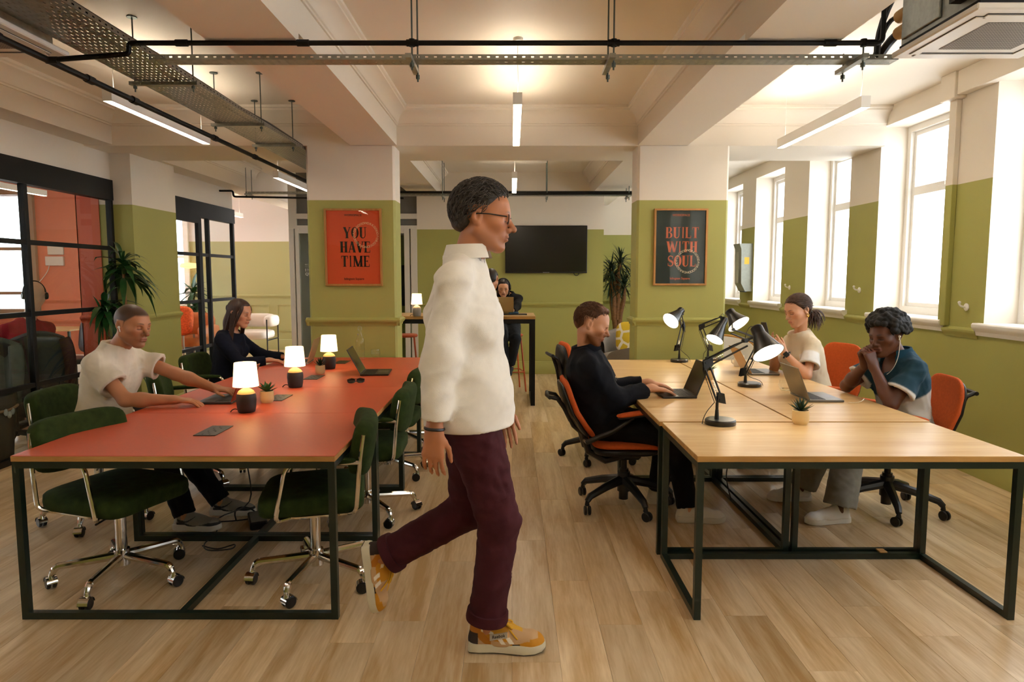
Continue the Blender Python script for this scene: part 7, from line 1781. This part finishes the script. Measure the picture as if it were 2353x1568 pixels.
# ---- walking man
P = human('man in glasses walking past in a white shirt, maroon trousers and mustard trainers', (-.15, 2.72, 0), (1, 0, 0), pelvis=V(-.175, 2.74, .985), chest=V(-.195, 2.74, 1.335), neck=V(-.19, 2.74, 1.585), head=V(-.115, 2.735, 1.740), hf=(1, -.06, -.10), hu=(.08, 0, 1),
    sho=(V(-.175, 2.94, 1.515), V(-.215, 2.545, 1.515)),
    hands=dict(R=hd((-.29, 2.49, .93), (-.08, .05, -1), (-.2, -1, .1), .35, (-1, -.2, 0), side=1, thumb=.6), L=hd((-.05, 2.98, .945), (.22, -.02, -1), (.1, 1, 0), .35, (-1, .2, 0), side=-1, thumb=.6)),
    feet=dict(R=ft((-.165, 2.65, .955), (-.105, 2.655, .105), (1, 0, 0), (1, -.03, 0), drop=.100), L=ft((-.175, 2.83, .955), (-.555, 2.86, .30), (1, 0, -.3), (.12, .0, -1), up=(.93, 0, .12))),
    s=1.08, headscale=.97, leg=.402, skin='#BA7A55', lipc='#9C5242', browc='#2C2622', stubble=.25, stub_c='#6A5246', nose=1.15)
shirt(P, 'shirt', cloth('white_linen', '#EDE7DD', .03), 1.86, .030, .07, tail=True, wr=.007, seed=51, neck_r=.070, sl_loose=.024, waves=(14, 30))
trousers(P, cloth('maroon_chino', '#431A22', .18, 14), .020, .93, wr=.010, flare=1.0, top=.03)
for k in 'LR':
    hp, kn, an = P['J']['f'+k]; d = (an-kn).normalized(); e = kn+(an-kn)*.925
    MB().lathe([(.072, -.03), (.084, -.030), (.087, .0), (.085, .012), (.076, .012), (.074, -.02)], e, d, n=28, cap0=False, cap1=False).build('turn_up', MATS['maroon_chino'], P['t'], rel=True)
nk, up, tf, tl = P['nk'], P['up'], P['tf'], P['tl']; PP = []
for i in range(19):
    a = math.radians(-150+300*i/18)+PI; r = .078; c = nk+tf*.016+up*.01; d = tf*math.cos(a)+tl*math.sin(a)*.95; PP.append([c+d*r+up*.040, c+d*(r+.008)+up*.043, c+d*(r+.020)+up*.008, c+d*(r+.026)-up*.012, c+d*(r+.016)-up*.012])
MB().grid(PP).build('collar', MATS['white_linen'], P['t'], ang=70, rel=True)
st = dict(sole_h=.10, sole=mat('sole_ivory', '#D5CDB4', .6), out=SOLE_B, paint=paint_mustard, lace=LACE_Y, bow=True, step=.0026)
pr = shoe(P, 'R', st, .312); shoe(P, 'L', st, .312)
mb = MB(); vs, fs = text_mesh('Reebok', .017, bold=.0003); c0 = pr(.40, .112, .222); ex = (pr(.5, .112, .240)-pr(.40, .112, .222)).normalized(); ez = V(0, .35, 1).normalized(); en = ex.cross(ez)
mb.add([c0+ex*q.x+ez*q.y+en*.0145 for q in vs], fs); mb.build('lettering', mat('shoe_ink', '#2A1E18', .6), P['t'], smooth=False, rel=True)
mb = MB(); mb.add([c0+ex*x+ez*z+en*.0138 for x, z in ((-.036, -.011), (.036, -.011), (.036, .011), (-.036, .011))], [(0, 1, 2, 3)]); mb.prism([c0+ex*x+ez*z+en*.0 for x, z in ((-.036, -.011), (.036, -.011), (.036, .011), (-.036, .011))], (0, 0, 0), en*.0138); mb.build('logo_tag', mat('logo_tag', '#E8DCC4', .6), P['t'], smooth=False, rel=True)
def wavy(F, p, M, s):
    for i in range(40):
        a = i*2.4; r = math.sqrt(i/40); F.ell(p(-.014+.088*r*math.cos(a), .068*r*math.sin(a), .120-.055*r*r), (.026*s, .018*s, .020*s), M, .012)
F, p, M, s = hair_shell(P, 'hair', None, .022, front=.074, back=-.085, side=-.02, noise=.006, extra=wavy, waves=(70, 140)); hair_done(P, F, 'hair', mat('greying_hair', '#3A332E', .6, var=.5, scale=60))
zn = lambda a, b_, c: c > np.interp(a, [-.12, -.06, -.03, .01, .03, .06, .12], [-.07, -.05, .03, .03, .05, .075, .08])
locks(P, MATS['greying_hair'], 900, .050, .0017, .019, lambda a, b_, c: (-.9 if c > .06 else -.5, .25*b_/.07, .3 if a > .02 else -.6), zn, 4, wave=.010)
for sg in (-1, 1):
    MB().tube([p(.098+.004*math.cos(k*PI/6), (.033+.024*math.cos(k*PI/6))*sg, .004+.018*math.sin(k*PI/6)) for k in range(12)], .0022, 6, closed=True).build('glasses_rim', M_BLACKPL, P['t'], rel=True)
    MB().tube([p(.094, .058*sg, .012), p(.03, .080*sg, .014), p(-.03, .082*sg, .010), p(-.045, .080*sg, -.01)], .0026, 6).build('glasses_temple', M_BLACKPL, P['t'], rel=True)
MB().tube([p(.102, -.010, .008), p(.106, 0, .011), p(.102, .010, .008)], .002, 6).build('glasses_bridge', M_BLACKPL, P['t'], rel=True)
sh, el, wr_ = P['J']['R']; d = (wr_-el).normalized(); nn = V(0, -1, 0); nn = (nn-d*nn.dot(d)).normalized(); tt = d.cross(nn); w0 = wr_-d*.01
MB().tube([w0+(nn*.033*math.cos(k*PI/8)+tt*.035*math.sin(k*PI/8)) for k in range(16)], .006, 6, closed=True).build('watch', M_BLACKPL, P['t'], rel=True)

# ---- woman with headphones at the tall table
b, f, l, u = seated(-.06, 9.10, .77, (0, -1, 0), 10, .90, .03)
P = human('woman with headphones and a black cardigan behind the tan laptop at the tall table', (-.06, 9.10, 0), (0, -1, 0), head=(-.115, 8.93, 1.372), hf=(.06, -1, -.35), hu=(0, -.3, 1), **b,
    hands=dict(R=hd((-.22, 8.56, 1.085), (.2, -1, -.1), (0, 0, 1), .3, (-.8, 0, -1)), L=hd((.0, 8.56, 1.085), (-.2, -1, -.1), (0, 0, 1), .3, (.9, .2, -1))),
    feet=dict(R=ft(b['pelvis']-l*.08, (-.10, 8.78, .40), (0, -1, .6), (0.3, -1, -.3)), L=ft(b['pelvis']+l*.08, (-.02, 8.88, .36), (.2, -1, .6), (-.2, -1, -.3))),
    s=.90, fem=True, skin='#D8A07C', lipc='#B05A50', browc='#1C120C', bust=.7, jaw=.92, step=.009, fstep=.0045)
shirt(P, 'cardigan', cloth('black_knit', '#0E0E10'), 1.9, .016, .06, wr=.006, seed=61, neck_r=.08, step=.01)
trousers(P, cloth('faded_black_denim', '#2A2E33', .2, 20), .016, .96, step=.01)
for k in 'LR': shoe(P, k, dict(sole_h=.12, sole=SOLE_B, paint=paint_plain('#14161C'), lace=M_BLACKPL), .24)
M_HDARK = mat('dark_brown_hair', '#1C120D', .5, var=.3, scale=60)
F, p, M, s = hair_shell(P, 'hair', None, .011, front=.070, back=-.12, side=-.05, noise=.002, cover_ear=True, t1=.2, t2=.04, step=.006); hair_done(P, F, 'hair', M_HDARK)
random.seed(8); paths = []
for i in range(110):
    a = math.radians(random.uniform(60, 300)); x0, y0 = math.cos(a), math.sin(a); p0 = p(-.012+.085*x0, .080*y0, .03); q3 = p(-.04+.07*x0, .10*y0, -.22-random.uniform(0, .05)); paths.append(bez(p0, p0-P['hu']*.07, q3+P['hu']*.08, q3, 6))
strands(P, 'long_hair', M_HDARK, paths, .008, .003, 5); hair_mass(P, p, M_HDARK, .20)
MB().tube([p(-.01, .098*math.cos(k*PI/14), .02+.118*math.sin(k*PI/14)) for k in range(15)], .010, 8).build('headphone_band', M_BLACKPL, P['t'], rel=True)
for sg in (-1, 1): MB().lathe([(.0, -.014), (.034, -.014), (.040, .0), (.036, .016), (.0, .020)], p(-.01, .094*sg, .0), P['hl']*sg, n=20, cap0=False, cap1=False).build('headphone_cup', M_BLACKPL, P['t'], rel=True)

# ---- person in the pale shirt with their back turned at the tall table
b, f, l, u = seated(-.42, 7.66, .77, (.25, 1, 0), 20, .97, .04)
P = human('person in a pale shirt leaning on the tall table, mostly behind the walking man', (-.42, 7.66, 0), (.25, 1, 0), head=(-.24, 7.98, 1.475), hf=(.1, 1, -.3), hu=(0, .25, 1), **b,
    hands=dict(R=hd((-.22, 8.30, 1.09), (-.6, .8, -.05), (0, 0, 1), .4, (1, -.1, -.9)), L=hd((-.45, 8.28, 1.09), (.4, .9, -.05), (0, 0, 1), .4, (-1, 0, -1))),
    feet=dict(R=ft(b['pelvis']-l*.09, (-.22, 7.86, .36), (.4, 1, .5), (.3, 1, -.2)), L=ft(b['pelvis']+l*.09, (-.45, 7.88, .36), (0, 1, .5), (.1, 1, -.2))),
    s=.97, skin='#C98F6C', step=.010, fstep=.006)
shirt(P, 'shirt', cloth('pale_cotton', '#D9D0C2'), 1.9, .026, .08, wr=.009, seed=71, step=.01)
trousers(P, cloth('blue_grey_denim', '#39434C', .2, 20), .018, .96, step=.011)
for k in 'LR': shoe(P, k, dict(sole_h=.12, sole=SOLE_W, paint=paint_plain('#2A2A2C'), lace=M_BLACKPL), .27)
F, p, M, s = hair_shell(P, 'hair', None, .012, front=.07, back=-.07, side=-.005, noise=.003, step=.007); hair_done(P, F, 'hair', mat('dark_brown_hair', '#1C120D', .5))

# ---- person in red behind the glazed partition
b, f, l, u = seated(-4.60, 6.50, .49, (-.75, .65, 0), 10, 1.02, .03)
P = human('bald person in a red jumper with headphones, seen from behind through the glazed partition', (-4.60, 6.50, 0), (-.75, .65, 0), head=(-4.58, 6.56, 1.335), hf=(-.75, .65, -.2), hu=(-.05, .08, 1), **b,
    hands=dict(R=hd((-4.92, 6.74, .80), (-.7, .7, -.1), (0, 0, 1), .3, (.5, -.2, -1)), L=hd((-5.03, 6.52, .80), (-.6, .8, -.1), (0, 0, 1), .3, (-.8, -.6, -.8))),
    feet=dict(R=ft(b['pelvis']-l*.09, (-4.95, 6.78, .085), (-.5, 1, .8), (-.5, 1, 0)), L=ft(b['pelvis']+l*.09, (-5.02, 6.62, .085), (-.5, 1, .8), (-.5, 1, 0))),
    s=1.02, skin='#D2A182', step=.008, fstep=.005)
shirt(P, 'jumper', cloth('red_wool', '#8E1F2A', .12, 20), 1.8, .022, .10, wr=.008, seed=81, step=.009)
trousers(P, cloth('dark_denim', '#1B2530', .15, 20), .016, .96, step=.011)
for k in 'LR': shoe(P, k, dict(sole_h=.12, sole=SOLE_B, paint=paint_plain('#1B1B1D'), lace=M_BLACKPL), .28)
H_, f_, l_, u_, s = P['head'], P['hf'], P['hl'], P['hu'], P['hsz']; p = lambda a, b_, c: H_+(f_*a+l_*b_+u_*c)*s
MB().tube([p(-.01, .090*math.cos(k*PI/14), .02+.116*math.sin(k*PI/14)) for k in range(15)], .008, 8).build('headphone_band', M_BLACKPL, P['t'], rel=True)
for sg in (-1, 1): MB().lathe([(.0, -.012), (.030, -.012), (.036, .0), (.032, .016), (.0, .020)], p(-.01, .088*sg, -.005), l_*sg, n=20, cap0=False, cap1=False).build('headphone_cup', M_BLACKPL, P['t'], rel=True)
